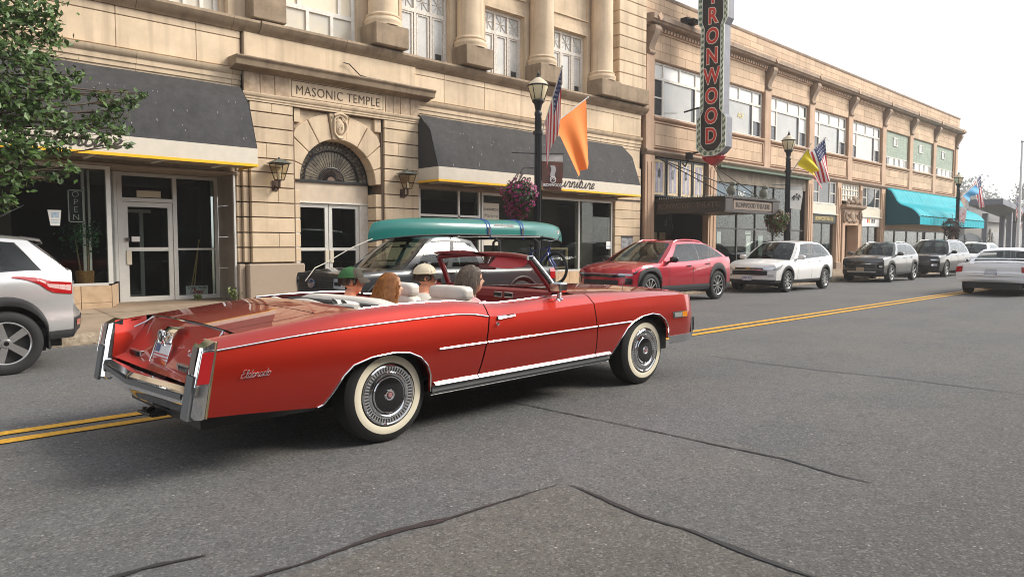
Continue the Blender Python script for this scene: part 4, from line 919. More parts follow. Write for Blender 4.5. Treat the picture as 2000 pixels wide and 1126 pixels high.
def us_flag(a,b,a0,a1,drop,side,label,**k):
    o=thing('national_flag',label,'flag',a,group='national flags on the lamps',world=True); pole(o,a,b)
    na,nb=26,20; f=cloth(a,b,a0,a1,drop,side,**k); mb=MB(); n=nb+1
    V=[f(i/na,j/nb) for i in range(na+1) for j in range(n)]; F=[];I=[]
    for i in range(na):
        for j in range(nb): F.append((i*n+j,(i+1)*n+j,(i+1)*n+j+1,i*n+j+1)); I.append(2 if (i<14 and j<8) else (0 if (i//2)%2==0 else 1))
    mb.v=V;mb.f=F;mb.mi=I; cl=mb.build('cloth',[FR,FW,FBL],o,sm=60)
    st=MB()
    for i in range(6):
        for j in range(4):
            u,v=(.04+.085*i),(.04+.095*j); p=Vector(f(u,v)); e1=(Vector(f(u+.02,v))-p); e2=(Vector(f(u,v+.02))-p); nn=e1.cross(e2).normalized()
            for s in (1,-1): st.add([p+nn*s*.006+e1,p+nn*s*.006+e2,p+nn*s*.006-e1,p+nn*s*.006-e2],[(0,1,2,3)])
    st.build('stars',FW,cl)['kind']='stuff'
    return o
def plain_flag(name,m,a,b,a0,a1,drop,side,label,**k):
    o=thing(name,label,'flag',a,world=True,group='coloured flags on the lamps'); pole(o,a,b)
    MB().grid(cloth(a,b,a0,a1,drop,side,**k),lin(0,1,22),lin(0,1,22)).build('cloth',m,o,sm=60); return o
bz=side_z(LY)+4.16
us_flag((12.92,LY-.12,bz),(12.9,LY-.82,bz+1.5),.02,.82,1.2,(.0,-.0),'national flag hanging from the nearest lamp, beside the orange flag',amp=.07)
plain_flag('orange_flag',mat('flag_orange',(.9,.25,.045),.75),(13.0,LY-.05,bz),(14.45,LY-.3,bz+1.05),.04,.74,1.5,(.32,-.1),'plain orange flag hanging from the nearest street lamp',conv=.6,conv_to=(.15,0),amp=.07)
plain_flag('yellow_flag',mat('flag_yellow',(.85,.66,.02),.75),(26.6,LY-.1,bz),(26.75,LY-.75,bz+1.0),.2,.75,.55,(.5,-.35),'yellow flag on the lamp beside the theatre marquee',conv=.5,amp=.09)
us_flag((26.6,LY-.05,bz),(28.0,LY-.75,bz+1.35),.02,.62,1.3,(.45,-.25),'national flag on the lamp beside the theatre marquee, next to the yellow flag',conv=.45,amp=.1)
plain_flag('blue_flag',mat('flag_light_blue',(.10,.36,.62),.75),(48.3,LY-.1,bz),(50.2,LY-.8,bz+1.3),.35,.9,.35,(.2,-.2),'light blue flag on the lamp by the teal awning',amp=.1)
us_flag((48.3,LY-.1,bz),(51.2,LY-.4,bz+1.55),.02,.42,1.7,(.5,-.2),'national flag on the farthest lamp, by the teal awning',conv=.35,amp=.1)
def banner(x,side,label,m1,word=None):
    o=thing('street_banner',label,'banner',(x,LY,2.5),world=True,group='banners on the street lamps'); z1,z0=3.72,2.84
    MB().tube([(x-.62,LY+.3,z1-.0),(x,LY,z1),(x+.62,LY-.3,z1+.03)],.013,6).build('banner_arm',BLACKM,o)
    def f(u,v): return (x+.09+.5*u,LY-.03-.26*u+.03*sin(v*5+u*3),lerp(z1-.02,z0,v)-.05*u*v)
    MB().grid(f,lin(0,1,8),lin(.18,1,10)).build('banner_cloth',m1,o,sm=60); MB().grid(f,lin(0,1,8),lin(0,.18,4)).build('banner_header',mat('banner_grey',(.5,.48,.46),.7,var=.3,vs=6),o,sm=60)
    return o,f
o,f=banner(12.9,1,'dark autumn waterfall banner lettered Ironwood on the nearest lamp',mat('autumn_print',(.035,.025,.022),.6,var=.8,vs=5,c2=(.16,.04,.018)))
MB().grid(lambda u,v:(lambda p:(p[0]-.004,p[1]-.008,p[2]))(f(.42+.2*u+.04*sin(v*6),.3+.36*v)),lin(0,1,3),lin(0,1,6)).build('waterfall_print',mat('fall_white',(.42,.4,.4),.7),o)
rotb=Matrix(((.887,0,-.46),(-.46,0,-.887),(0,1,0)))
MB().lathe([(.09,0),(.05,.002),(.0,.002)],16,(0,0,0),'y').xf(Matrix.Translation(Vector(f(.5,.72))-Vector((12.9,LY,2.5))+Vector((-.01,-.02,0)))@Matrix.Rotation(-.48,4,'Z')).v and None
em=MB().lathe([(.085,0),(.065,0)],18,(0,0,0),'y').tube([(-.06,0,-.02),(-.02,0,.03),(.02,0,-.01),(.06,0,.03)],.01,4); em.xf(Matrix.Translation(Vector(f(.5,.7))+Vector((-.01,-.02,0)))@Matrix.Rotation(-.48,4,'Z')); em.build('emblem',FW,o)
text('lettering','IRONWOOD',.105,FW,o,Vector(f(.5,.86))+Vector((-.012,-.024,0)),rotb,.002,off=.002,sx=.82)
o,f=banner(26.5,1,'white banner with dark horse sketch on the lamp by the marquee',mat('white_banner',(.62,.6,.56),.7,var=.15,vs=4))
hp=MB()
for pts in ([(.2,.55),(.35,.42),(.55,.5),(.75,.38),(.8,.5)],[(.35,.45),(.3,.62)],[(.6,.48),(.7,.6)],[(.5,.42),(.55,.34),(.65,.36)]): hp.tube([Vector(f(*q))+Vector((-.006,-.014,0)) for q in pts],.02,5)
hp.build('horse_sketch',BLACKP,o)
o,f=banner(48.2,1,'pale pictorial banner on the lamp by the teal awning',mat('pale_print',(.42,.45,.47),.7,var=.6,vs=5,c2=(.4,.1,.1)))
def basket(x,y,z,r,label,petal,leaf,n=1500,seed=1,grp='hanging flower baskets'):
    rg=random.Random(seed); o=thing('hanging_flower_basket',label,'flower basket',(x,y,z),group=grp)
    MB().lathe([(.0,-.32),(.12,-.3),(.22,-.1),(.26,.05),(.24,.06),(.0,.04)],14).build('pot',mat('basket_brown',(.10,.065,.04),.9),o,sm=50)
    MB().tube([(.55 if x<13 else -.4,0,.75),(.1,0,.72),(0,0,.6)],.012,5).tube([(.2,0,.05),(0,0,.6),(-.2,0,.05)],.006,4).build('hanger',BLACKM,o)
    for nm,m,cnt,s0,s1,rr in (('leaves',leaf,n,.02,.045,.94),('blossoms',petal,n,.022,.04,1.03)):
        mb=MB()
        for i in range(cnt):
            t=rg.uniform(0,2*PI); cz=rg.uniform(-1,1); q=r*rr*(.8+.28*rg.random())*(1+.15*sin(3*t)+.1*sin(5*cz))
            p=Vector((cos(t)*(1-cz*cz)**.5*q,sin(t)*(1-cz*cz)**.5*q,cz*q*1.12-.02))
            if nm=='blossoms' and rg.random()>.62+.3*sin(p.x*9+p.z*7): continue
            s=rg.uniform(s0,s1); nn=(p.normalized()+Vector((rg.uniform(-.7,.7),rg.uniform(-.7,.7),rg.uniform(-.5,.7)))).normalized(); e=nn.orthogonal().normalized()*s; g=nn.cross(e)
            if nm=='leaves': mb.add([p-e*1.6,p-g*.7,p+e*1.6,p+g*.7],[(0,1,2,3)])
            else: mb.add([p+e*cos(k*2*PI/5)+g*sin(k*2*PI/5) for k in range(5)],[(0,1,2,3,4)])
        mb.build(nm,m,o)['kind']='stuff'
basket(12.38,12.85,2.62,.40,'round basket of magenta petunias hanging from the nearest lamp',PINK,LEAFD)
basket(25.75,12.8,2.35,.42,'basket of dark red leaves and flowers beside the marquee lamp',leafmat('dark_red_leaves',(.16,.02,.03),(.07,.02,.02)),leafmat('bright_leaves',(.13,.2,.04),(.05,.09,.02)),900,2)
basket(47.4,12.8,2.5,.5,'dark basket of flowers hanging from the lamp by the teal awning',leafmat('dusky_flowers',(.12,.03,.04),(.05,.02,.02)),leafmat('dusky_leaves',(.05,.045,.03),(.03,.025,.02)),900,3)
# wall lanterns flanking the arch
def lantern(x,label):
    o=thing('wall_lantern',label,'lantern',(x,15.40,2.66),group='iron lanterns beside the arch')
    y=-.24; IR=mat('rusty_iron',(.035,.026,.022),.7,var=.6,vs=14,c2=(.12,.05,.025))
    MB().box(-.07,.07,-.03,0,-.02,.2).tube([(0,-.02,.08),(0,-.16,.02),(0,y,.06),(0,y,.18)],.028,8).build('bracket',IR,o,bevel=0)
    fr=MB(); b,t=.075,.16; z0,z1=.2,.56
    for sx,sy in ((1,1),(1,-1),(-1,-1),(-1,1)): fr.tube([(sx*b,y+sy*b,z0),(sx*t,y+sy*t,z1)],.011,4)
    for (e,z) in ((b,z0),(t,z1)): fr.tube([(e,y+e,z),(e,y-e,z),(-e,y-e,z),(-e,y+e,z)],.013,4,closed=True)
    fr.build('cage',IR,o)
    pg=MB()
    for k in range(4):
        c=[(1,1),(1,-1),(-1,-1),(-1,1)]; p,q=c[k],c[(k+1)%4]; pg.add([(p[0]*b,y+p[1]*b,z0),(q[0]*b,y+q[1]*b,z0),(q[0]*t,y+q[1]*t,z1),(p[0]*t,y+p[1]*t,z1)],[(0,1,2,3)])
    pg.build('panes',glassmat('lantern_glass',(.85,.82,.72),1.4,.1),o)
    MB().tube([(0,y,.2),(0,y,.36)],.03,8).build('candle_bulb',mat('bulb',(.75,.7,.55),.4),o)
    MB().add([(-.22,y-.22,.565),(.22,y-.22,.565),(.22,y+.22,.565),(-.22,y+.22,.565),(-.07,y-.07,.65),(.07,y-.07,.65),(.07,y+.07,.65),(-.07,y+.07,.65)],[(0,1,5,4),(1,2,6,5),(2,3,7,6),(3,0,4,7),(4,5,6,7),(0,3,2,1)]).tube([(0,y,.65),(0,y,.7)],.025,6).build('lantern_roof',mat('patinated_roof',(.12,.13,.11),.6,var=.5,vs=12),o)
lantern(7.16,'iron wall lantern left of the arched doorway'); lantern(10.6,'iron wall lantern right of the arched doorway')
# small things in and on the shop windows
o=thing('open_sign','vertical neon tube sign reading OPEN in the left shop window','sign',(3.3,15.7,1.84),world=True)
TUBE=mat('neon_tube_off',(.8,.78,.72),.3)
MB().tube([(3.2,15.69,1.86),(3.4,15.69,1.86),(3.42,15.69,1.88),(3.42,15.69,2.44),(3.4,15.69,2.46),(3.2,15.69,2.46),(3.18,15.69,2.44),(3.18,15.69,1.88)],.01,6,closed=True).build('border_tube',TUBE,o)
for k,ch in enumerate('OPEN'): text('letter',ch,.16,TUBE,o,(3.3,15.69,2.38-.145*k),FACE_Y,.006,off=-.003)
bx('backing',BLACKP,o,3.17,3.43,15.71,15.72,1.84,2.48)
o=thing('window_poster','white tapered poster with blue print in the left shop window','poster',(2.93,15.6,1.78),world=True)
MB().prism([(2.82,2.07),(3.04,2.07),(3.01,1.78),(2.86,1.78)],'y',15.602,15.606).build('sheet',WHITE,o)
bx('print',mat('poster_blue',(.2,.4,.62),.6,var=.8,vs=20,c2=(.75,.78,.75)),o,2.88,3.0,15.598,15.601,1.93,2.03)
for k in range(3): bx('print_line',mat('poster_line',(.3,.45,.6),.6),o,2.87,3.0,15.598,15.601,1.82+.03*k,1.828+.03*k)
o=thing('potted_fig','leafy fig plant in a wicker basket pot inside the left shop window','plant',(3.48,16.0,.64))
MB().lathe([(.0,0),(.15,0),(.165,.26),(.15,.27),(.14,.22),(0,.22)],18).build('basket_pot',mat('wicker',(.48,.23,.07),.7,var=.5,vs=30,bump=.4,bs=60),o,sm=50)
MB().tube([(-.06,0,.2),(-.1,0,.5),(-.14,.02,.9)],[.02,.015,.008],6).tube([(.06,0,.2),(.07,.02,.5),(.06,0,.95)],[.02,.015,.008],6).build('stems',mat('fig_bark',(.35,.25,.15),.8),o,sm=50)
rg=random.Random(21); mb=MB()
for i in range(420):
    p=Vector((rg.gauss(-.02,.17),rg.gauss(0,.12),.98+rg.gauss(0,.14))); n=Vector((rg.uniform(-1,1),rg.uniform(-1,.2),rg.uniform(-.4,1))).normalized(); e=n.orthogonal().normalized(); e.rotate(Matrix.Rotation(rg.uniform(0,6.3),3,n)); g=n.cross(e); s=rg.uniform(.03,.05)
    mb.add([p-e*s,p-g*s*.45,p+e*s,p+g*s*.45],[(0,1,2,3)])
mb.build('foliage',leafmat('fig_leaves',(.05,.16,.05),(.025,.08,.03)),o)['kind']='stuff'
for k,(x,dx) in enumerate(((5.75,.28),(5.82,.2))):
    o=thing('broom','wooden broom leaning inside the right-hand sidelight of the shop door, '+('nearer the door' if k==0 else 'nearer the wall'),'broom',(x,16.75,.22),world=True)
    MB().tube([(x,16.78,.35),(x+dx,16.95,1.55)],.014,6).build('handle',mat('broom_wood',(.55,.36,.14),.6),o); MB().prism([(x-.12,.22),(x+.12,.22),(x+.05,.42),(x-.04,.42)],'y',16.74,16.8).build('bristles',mat('straw',(.5,.37,.16),.9),o)
o=thing('closed_sign','white card reading SORRY WE\'RE CLOSED on the floor behind the glass','sign',(5.85,16.64,.3),world=True)
MB().box(5.6,6.08,16.63,16.645,.3,.5).build('card',WHITE,o); text('lettering',"SORRY WE'RE",.068,BLACKP,o,(5.84,16.627,.455),FACE_Y,.001,off=.001); script('lettering','Closed',.06,mat('sign_red_paint',(.5,.04,.04),.6),o,(5.68,16.627,.33),FACE_Y,.25,sx=1.2)
o=thing('mattress_sale_poster','cream poster reading Therapedic Mattress SALE in the furniture shop window','poster',(13.85,15.58,1.4),world=True)
bx('sheet',mat('poster_cream',(.68,.63,.53),.7),o,13.53,14.13,15.575,15.58,1.42,2.64); text('lettering','THERAPEDIC',.1,BLACKP,o,(13.83,15.57,2.45),FACE_Y,.001); text('lettering','Mattress',.155,BLACKP,o,(13.83,15.57,2.27),FACE_Y,.001,off=-.002); text('lettering','SALE',.24,mat('poster_orange',(.75,.33,.05),.6),o,(13.83,15.57,2.08),FACE_Y,.001,off=.006)
o=thing('wall_notice_board','poster board with dark photographs on the stone pier beside the theatre','poster',(20.1,15.4,1.0),world=True)
bx('sheet',mat('poster_pale',(.45,.46,.48),.6,var=.7,vs=6,c2=(.08,.08,.09)),o,19.8,20.45,15.485,15.495,1.05,1.75); bx('header',BLACKP,o,19.8,20.45,15.48,15.486,1.68,1.75)
bx('sheet',WHITE,o,19.8,20.3,15.485,15.495,.72,1.0)
o=thing('store_hours_notice','small white notice on the glass of the furniture shop by the pier','notice',(19.2,15.6,1.3),world=True); bx('sheet',WHITE,o,19.12,19.35,15.598,15.604,1.3,1.55); bx('print',mat('poster_blue',(.2,.4,.62),.6),o,19.15,19.32,15.594,15.597,1.36,1.42)
# weeds at the foot of the temple
def weed(x,y,z,h,label,seed):
    rg=random.Random(seed); o=thing('weed',label,'weed',(x,y,z),group='weeds along the wall'); mb=MB(); lf=MB()
    for i in range(7):
        d=Vector((rg.uniform(-.5,.5),rg.uniform(-.5,.3),1)).normalized()*h*rg.uniform(.5,1); mb.tube([(0,0,0),d*.5,d],.004,4)
        for k in range(9):
            p=d*rg.uniform(.3,1.05)+Vector((rg.gauss(0,.03),rg.gauss(0,.03),0)); n=Vector((rg.uniform(-1,1),rg.uniform(-1,1),rg.uniform(0,1))).normalized(); e=n.orthogonal()*rg.uniform(.02,.04); lf.add([p-e,p-n.cross(e)*.5,p+e,p+n.cross(e)*.5],[(0,1,2,3)])
    mb.build('stems',LEAFD,o); lf.build('leaves',leafmat('weed_leaves',(.17,.22,.05),(.09,.12,.03)),o)['kind']='stuff'
weed(6.22,15.5,.18,.38,'small green weed at the corner left of the arched entrance',1); weed(7.95,15.28,.16,.4,'green weed at the foot of the granite base by the doorway',2)
weed(5.75,16.3,.2,.16,'low dry weed under the shop door sidelight',3)
# ---------------------------------------------------------------- the red convertible (local frame: X forward from the rear axle, Y to the far side, Z up)
CAR=thing('convertible_car','long red classic convertible with whitewall tyres and open top driving on the centre line','car',(2.83,5.24,-.02),R(1.0))
PAINT=mat('firethorn_paint',(.50,.022,.008),.34,m=.75,coat=1.,cr=.012,cior=1.5)
LEATH=mat('white_leather',(.70,.66,.60),.45,var=.12,vs=9,bump=.05,bs=60)
REDVIN=mat('red_vinyl',(.19,.008,.012),.45,bump=.05,bs=90)
CARPET=mat('dark_carpet',(.03,.012,.012),.95)
GREYR=mat('grey_rubber',(.13,.135,.14),.55)
ZLOW=[(-1.34,.415),(-.60,.356),(-.56,.37),(-.50,.44),(-.42,.55),(-.345,.612),(-.2,.65),(-.01,.663),(.124,.648),(.22,.605),(.29,.535),(.325,.46),(.345,.335),(.36,.325),(2.49,.365),(2.52,.385),(2.64,.52),(2.74,.617),(2.85,.675),(3.0,.715),(3.17,.73),(3.3,.71),(3.4,.65),(3.455,.57),(3.475,.46),(3.5,.455),(4.1,.47)]
ZC=[(-1.34,.795),(-.5,.858),(.2,.884),(.55,.892),(.72,.880),(.9,.852),(1.05,.850),(1.3,.858),(2.3,.885),(3.2,.902),(3.84,.895),(4.05,.872)]
ZR=[(-1.34,.848),(-1.08,.878),(-.6,.93),(-.2,.970),(.28,.985),(.62,.982),(.8,.965),(.95,.944),(1.1,.940),(1.9,.966),(2.3,.968),(3.2,.955),(3.84,.925),(4.05,.885)]
YS_=[(.28,.935),(.34,.962),(.42,.984),(.5,.997),(.60,1.004),(.68,1.0),(.78,.984),(.90,.955),(1.0,.93)]
def zl(X): return ip(ZLOW,X)
def zc(X): return ips(ZC,X)
def zr(X): return ips(ZR,X)
def nosef(X): return 1-.085*max(0,(X-3.80)/.25)**1.7 if X>3.8 else 1-.012*max(0,(-X-.4)/.9)
def side(X,t,o=0.):
    """t 0..1 lower edge to crease, 1..2 crease to ridge; o = outward offset"""
    a,c,r=zl(X),zc(X),zr(X)
    if t<=1: z=lerp(a,c,t); y=ips(YS_,z); 
    else:
        q=t-1; yc=ips(YS_,c)-.004; z=c+(r-c)*(1-(1-q)**1.7); y=lerp(yc,.83,q**.92)
    y=y*nosef(X)+o
    X2=X+.30*(z-.66)*math.exp(-((X-.88)/.33)**2)
    if X<-1.1: X2-=.075*(.85-z)*min(1,(-X-1.1)/.2)/.45*1.0
    return (X2,-y,z+o*.3 if t>1 else z)
TS=lin(0,1,13)+lin(1,2,9)[1:]
def xs_range(a,b):
    xs={a,b}; x=a
    while x<b: xs.add(x); x+=.05
    for s in [p[0] for p in ZLOW]: 
        if a<s<b: xs.add(s)
    for p,q in zip(ZLOW,ZLOW[1:]):
        if q[0]-p[0]<.2:
            for k in (.33,.67):
                v=lerp(p[0],q[0],k)
                if a<v<b: xs.add(v)
    return sorted(xs)
def mir(p): return (p[0],-p[1],p[2])
def both(name,fn,us,vs,m,sm=28,o=None,par=None,**k):
    r=[]
    for s in (0,1):
        f=fn if not s else (lambda u,v:mir(fn(u,v)))
        r.append(MB().grid(f,us,vs).build(name,m,par or CAR,sm=sm,**k))
    return r
G1a,G1b,G2a,G2b=.872,.886,2.266,2.279
def pan(a,b):
    def f(u,v):
        if v<-.5: p=side(u,0); return (p[0],p[1]+.03,p[2]-.004)      # returned lower lip
        return side(u,v)
    return f
VS=[-1]+TS
both('rear_quarter_panel',pan(0,0),xs_range(-1.27,G1a),VS,PAINT)
both('door',pan(0,0),xs_range(G1b,G2a),VS,PAINT)
both('front_fender',pan(0,0),xs_range(G2b,4.03),VS,PAINT)
# dark inner skin seen through the shut lines and wheel arches
both('inner_skin',lambda X,t:(lambda p:(p[0],p[1]+.03,p[2]-.01))(side(X,t)),[x for x in xs_range(-1.2,3.95)],lin(.0,1.9,8),BLACKP)
MB().box(-1.25,3.9,-.68,.68,.27,.62).box(-.62,.42,-.93,.93,.70,.74).box(2.4,3.55,-.93,.93,.76,.79).box(.4,2.45,-.93,.93,.30,.36).box(-1.25,-.6,-.9,.9,.40,.45).box(3.5,3.9,-.85,.85,.45,.5).build('underbody',BLACKP,CAR)
# ridge-to-deck strips, trunk lid, deck, hood, cowl
def top(X,y):     # deck / hood surface inside the ridges
    r=zr(X)-.0; yr=.83*nosef(X); q=min(1,abs(y)/yr); cr=.022 if X<1 else .04*ips([(2.1,.9),(3.,1.),(4.05,.7)],X)
    return (X,y,r+cr*(1-q**2.2))
both('deck_shoulder',lambda X,v:top(X,-lerp(.828,.70,v)),xs_range(-1.08,-.2),lin(0,1,4),PAINT)
MB().grid(lambda X,y:top(X,y),lin(-1.078,-.47,16),lin(-.69,.69,25)).build('trunk_lid',PAINT,CAR,sm=30)
MB().grid(lambda X,y:top(X,y),lin(-.458,-.2,6),lin(-.70,.70,25)).build('rear_deck',PAINT,CAR,sm=30)
MB().box(-1.05,-.22,-.72,.72,.82,.84).build('inner_skin',BLACKP,CAR)
MB().grid(lambda s,y:(lambda X:top(X,y))(lerp(2.16+.10*(1-(y/.74)**2),3.98+.06*(1-(y/.74)**2),s)),lin(0,1,30),lin(-.735,.735,31)).build('hood',PAINT,CAR,sm=30)
both('fender_cap',lambda X,v:top(X,-lerp(.828*nosef(X),.742,v)),xs_range(2.15,4.03),lin(0,1,3),PAINT)
MB().grid(lambda s,y:(lambda X:(lambda p:(p[0],p[1],p[2]-.018))(top(X,y)))(lerp(1.93+.18*(1-(y/.83)**2),2.16+.10*(1-(y/.83)**2),s)),lin(0,1,6),lin(-.83,.83,25)).build('cowl',PAINT,CAR,sm=30)
MB().box(2.2,3.9,-.74,.74,.86,.88).build('inner_skin',BLACKP,CAR)
# rear panel between the fins
def rp(v,y):
    X,z=[(-1.080,.872),(-1.10,.84),(-1.185,.735),(-1.235,.665),(-1.27,.61),(-1.35,.585)][v]; q=(y/.74)**2
    return (X-.018*(1-abs(y)/.74)+.0*q,y,z+(.018 if v==0 else .006)*(1-q))
MB().grid(rp,range(6),lin(-.74,.74,21)).build('rear_panel',PAINT,CAR,sm=35)
both('fin_inner_wall',lambda X,v:(X-.05*v*(1 if X<-1.2 else .5),-lerp(.828,.735,v**.6),lerp(zr(X),.585 if X<-1.2 else lerp(.86,.60,min(1,(-X-1.08)/.12)),v)),lin(-1.09,-1.31,8),lin(0,1,6),PAINT)
MB().tube([(rp(0,y)[0]-.004,y,rp(0,y)[2]+.004) for y in lin(-.66,.66,15)],.008,6).build('deck_trim',CHROME,CAR,sm=50)
for s in (-1,1): MB().tube([(-1.083,s*.66,.876),(-1.13,s*.70,.835),(-1.2,s*.735,.80)],.008,6).build('deck_trim',CHROME,CAR,sm=50)
# chrome: belt trim, side strip, arch lips, sills
def sidep(X,z,o=0.):
    c=zc(X); t=(z-zl(X))/(c-zl(X)); p=side(X,t,o); return p
for s in (1,-1):
    f=(lambda p:p) if s==1 else mir
    MB().tube([f(side(X,1.0,.006)) for X in lin(-1.265,.865,90)],.0055,8).build('belt_trim',CHROME,CAR,sm=50)
    for (a,b) in ((.393,.868),(.89,2.262),(2.283,2.80)):
        MB().tube([f(sidep(X,.648+.012*(X-.4),.008)) for X in lin(a,b,24)],.0095,6,sq=.9).build('side_strip',CHROME,CAR,sm=50)
    for a,b in ((-.60,.352),(2.505,3.478)):
        MB().tube([f((lambda p:(p[0],p[1]-.004,p[2]))(side(X,0))) for X in xs_range(a,b)],.006,6).build('arch_lip',CHROME,CAR,sm=50)
    for a,b in ((.36,.79),(.80,2.262),(2.272,2.49)):
        MB().grid(lambda X,v:f((X,-(.972,.99,1.004,.985)[v],(.414,.404,.388,.378)[v]-.012+.015*(X-.4)/2)),lin(a,b,12),range(4)).build('sill_moulding',CHROMEB,CAR,sm=30)
    MB().grid(lambda X,v:f((X,-(.972,.975,.95)[v],(.37,.325,.295)[v]+.015*(X-.4)/2)),lin(.35,2.5,12),range(3)).build('rocker_panel',GREYR,CAR,sm=30)
    MB().tube([f((X,-.95,.297+.015*(X-.4)/2)) for X in lin(.35,2.5,8)],.005,5).build('rocker_trim',CHROME,CAR)
    MB().tube([f((X,-.826,zr(X)+.005)) for X in lin(-.19,.868,30)],.006,6).build('cockpit_trim',CHROME,CAR,sm=50)
    MB().tube([f((X+.08,-.826,zr(X+.08)+.006)) for X in lin(.82,1.85,20)],.006,6).build('door_top_trim',CHROME,CAR,sm=50)
    # tail-lamp housing
    hs_=MB(); 
    def hx(z): return -1.345-.075*(.85-z)/.43
    prof=[(.855,0),(.84,.0),(.70,0),(.55,0),(.43,0),(.405,.03)]
    P=[]
    for z,e in prof:
        xr=hx(z)+e; zz=z; xf=-1.268-.075*(.85-z)/.45; k_=-.03 if z>.835 else 0; P.append([(xf,-.992*1.0,z+.004),(xr+.03,-.992,z+k_*.7),(xr+.006,-.975,z+k_),(xr,-.95,z+k_),(xr,-.85,z+k_),(xr+.02,-.815,z+k_*.7),(xf+.01,-.80,z+.004)])
    vs=[q for row in P for q in row]; n=7; fs=[(i*n+j,i*n+j+1,(i+1)*n+j+1,(i+1)*n+j) for i in range(len(P)-1) for j in range(n-1)]
    hs_.add([f(v) for v in vs],fs); hs_.add([f(v) for v in P[0]],[tuple(range(7))]); hs_.add([f(v) for v in P[-1]],[tuple(range(7))])
    h=hs_.build('tail_lamp_housing',CHROME,CAR,sm=40)
    MB().prism([(-1.275-.0,.80),(-1.345,.80),(-1.385,.615),(-1.31,.615)],'y',*sorted((-s*.9935,-s*1.0005))).build('tail_lamp_lens',REDL,h,bevel=.002)
    MB().tube([f(q) for q in ((-1.272,-.999,.81),(-1.352,-.999,.81),(-1.394,-.999,.605),(-1.313,-.999,.605))],.004,5,closed=True).build('lens_bezel',CHROME,h)
    MB().tube([f((-1.262-.075*(.85-z)/.45,-.998,z)) for z in lin(.86,.41,8)],.007,5).build('housing_edge',mat('gold_trim',(.7,.58,.35),.25,m=1),h)
    MB().grid(lambda y,z:f((hx(z)-.012,y,z)),(-.965,-.86),lin(.405,.66,5)).grid(lambda X,z:f((hx(z)-.012+X,-.965,z)),(0,.03),lin(.405,.66,5)).grid(lambda X,z:f((hx(z)-.012+X,-.86,z)),(0,.02),lin(.405,.66,5)).build('bumper_guard',GREYR,h)
    MB().grid(lambda y,z:f((hx(z)-.004,y,z)),(-.94,-.87),lin(.67,.83,4)).build('housing_reflection',mat('dark_reflection',(.05,.02,.02),.1,coat=1),h)  # dark reflection in the chrome, laid on as a coloured strip
# bumper: a V-shaped bar with a rolled lower apron
def bl(y): return -1.375-.075*(1-abs(y)/.82)-.0*y
BP=[(.22,.58),(.01,.574),(-.02,.55),(-.028,.50),(-.028,.475),(-.012,.465),(.0,.45),(.03,.40),(.09,.36),(.2,.35)]
bmp=MB().grid(lambda y,k:(bl(y)+BP[k][0],y,BP[k][1]),lin(-.82,.82,41),range(10)).build('rear_bumper',CHROME,CAR,sm=25)
MB().grid(lambda y,k:(bl(y)-.031,y,(.535,.50)[k]),lin(-.80,.80,31),range(2)).build('bumper_strip',GREYR,bmp)
# licence recess, plate, crest, scripts, reversing lamps
def px_(z): return -1.212-.05*(.75-z)/.15-.02
MB().tube([(px_(.60)-.004,-.18,.597),(px_(.757)-.004,-.18,.757),(px_(.757)-.004,.135,.757),(px_(.60)-.004,.135,.597)],.008,6,closed=True).build('plate_frame',CHROME,CAR)
pl=MB().grid(lambda y,z:(px_(z),y,z),lin(-.17,.125,5),lin(.605,.75,5)).build('licence_plate',mat('plate_white',(.7,.7,.72),.4),CAR)
for k in range(4): MB().grid(lambda y,z:(px_(z)-.003,y,z),lin(-.16,.115,6),(.612+.02*k,.622+.02*k)).build('plate_stripe',mat('plate_red',(.5,.06,.06),.4),pl)
MB().grid(lambda y,z:(px_(z)-.003,y,z),(.03,.11),(.69,.745)).build('plate_field',mat('plate_blue',(.05,.07,.2),.4),pl)
cr=MB().grid(lambda y,k:((-1.125,-1.165,-1.20,-1.215,-1.225)[k]-.02*(1-abs(y)/.11),y,(.858,.852,.82,.77,.735)[k]),lin(-.11,.11,7),range(5))
cr.lathe([(.055,-1.245),(.05,-1.255),(.035,-1.25),(.0,-1.26)],14,(0,0,.795),'x'); cr.build('trunk_crest',CHROME,CAR,sm=40)
script('rear_script','Cadillac',.021,CHROME,CAR,(-1.222,-.42,.705),FACE_X,.22,sx=1.3)
script('fender_script','Eldorado',.026,CHROME,CAR,(-1.13,-1.004,.622),FACE_Y,.24,sx=1.25)
for s in (-1,1):
    rl=MB().box(-1.275,-1.24,min(s*.36,s*.62),max(s*.36,s*.62),.605,.66).build('reversing_lamp',CHROMEB,CAR,bevel=.004); bx('lamp_lens',BLACKG,rl,-1.279,-1.276,min(s*.40,s*.60),max(s*.40,s*.60),.617,.648)
MB().tube([(-1.30,.02,.31),(-1.36,.02,.29),(-1.36,.02,.32)],.016,6).box(-1.36,-1.26,-.12,.10,.27,.29).tube([(-1.36,-.1,.28),(-1.36,.16,.27)],.01,6).build('tow_hitch',BLACKM,CAR)
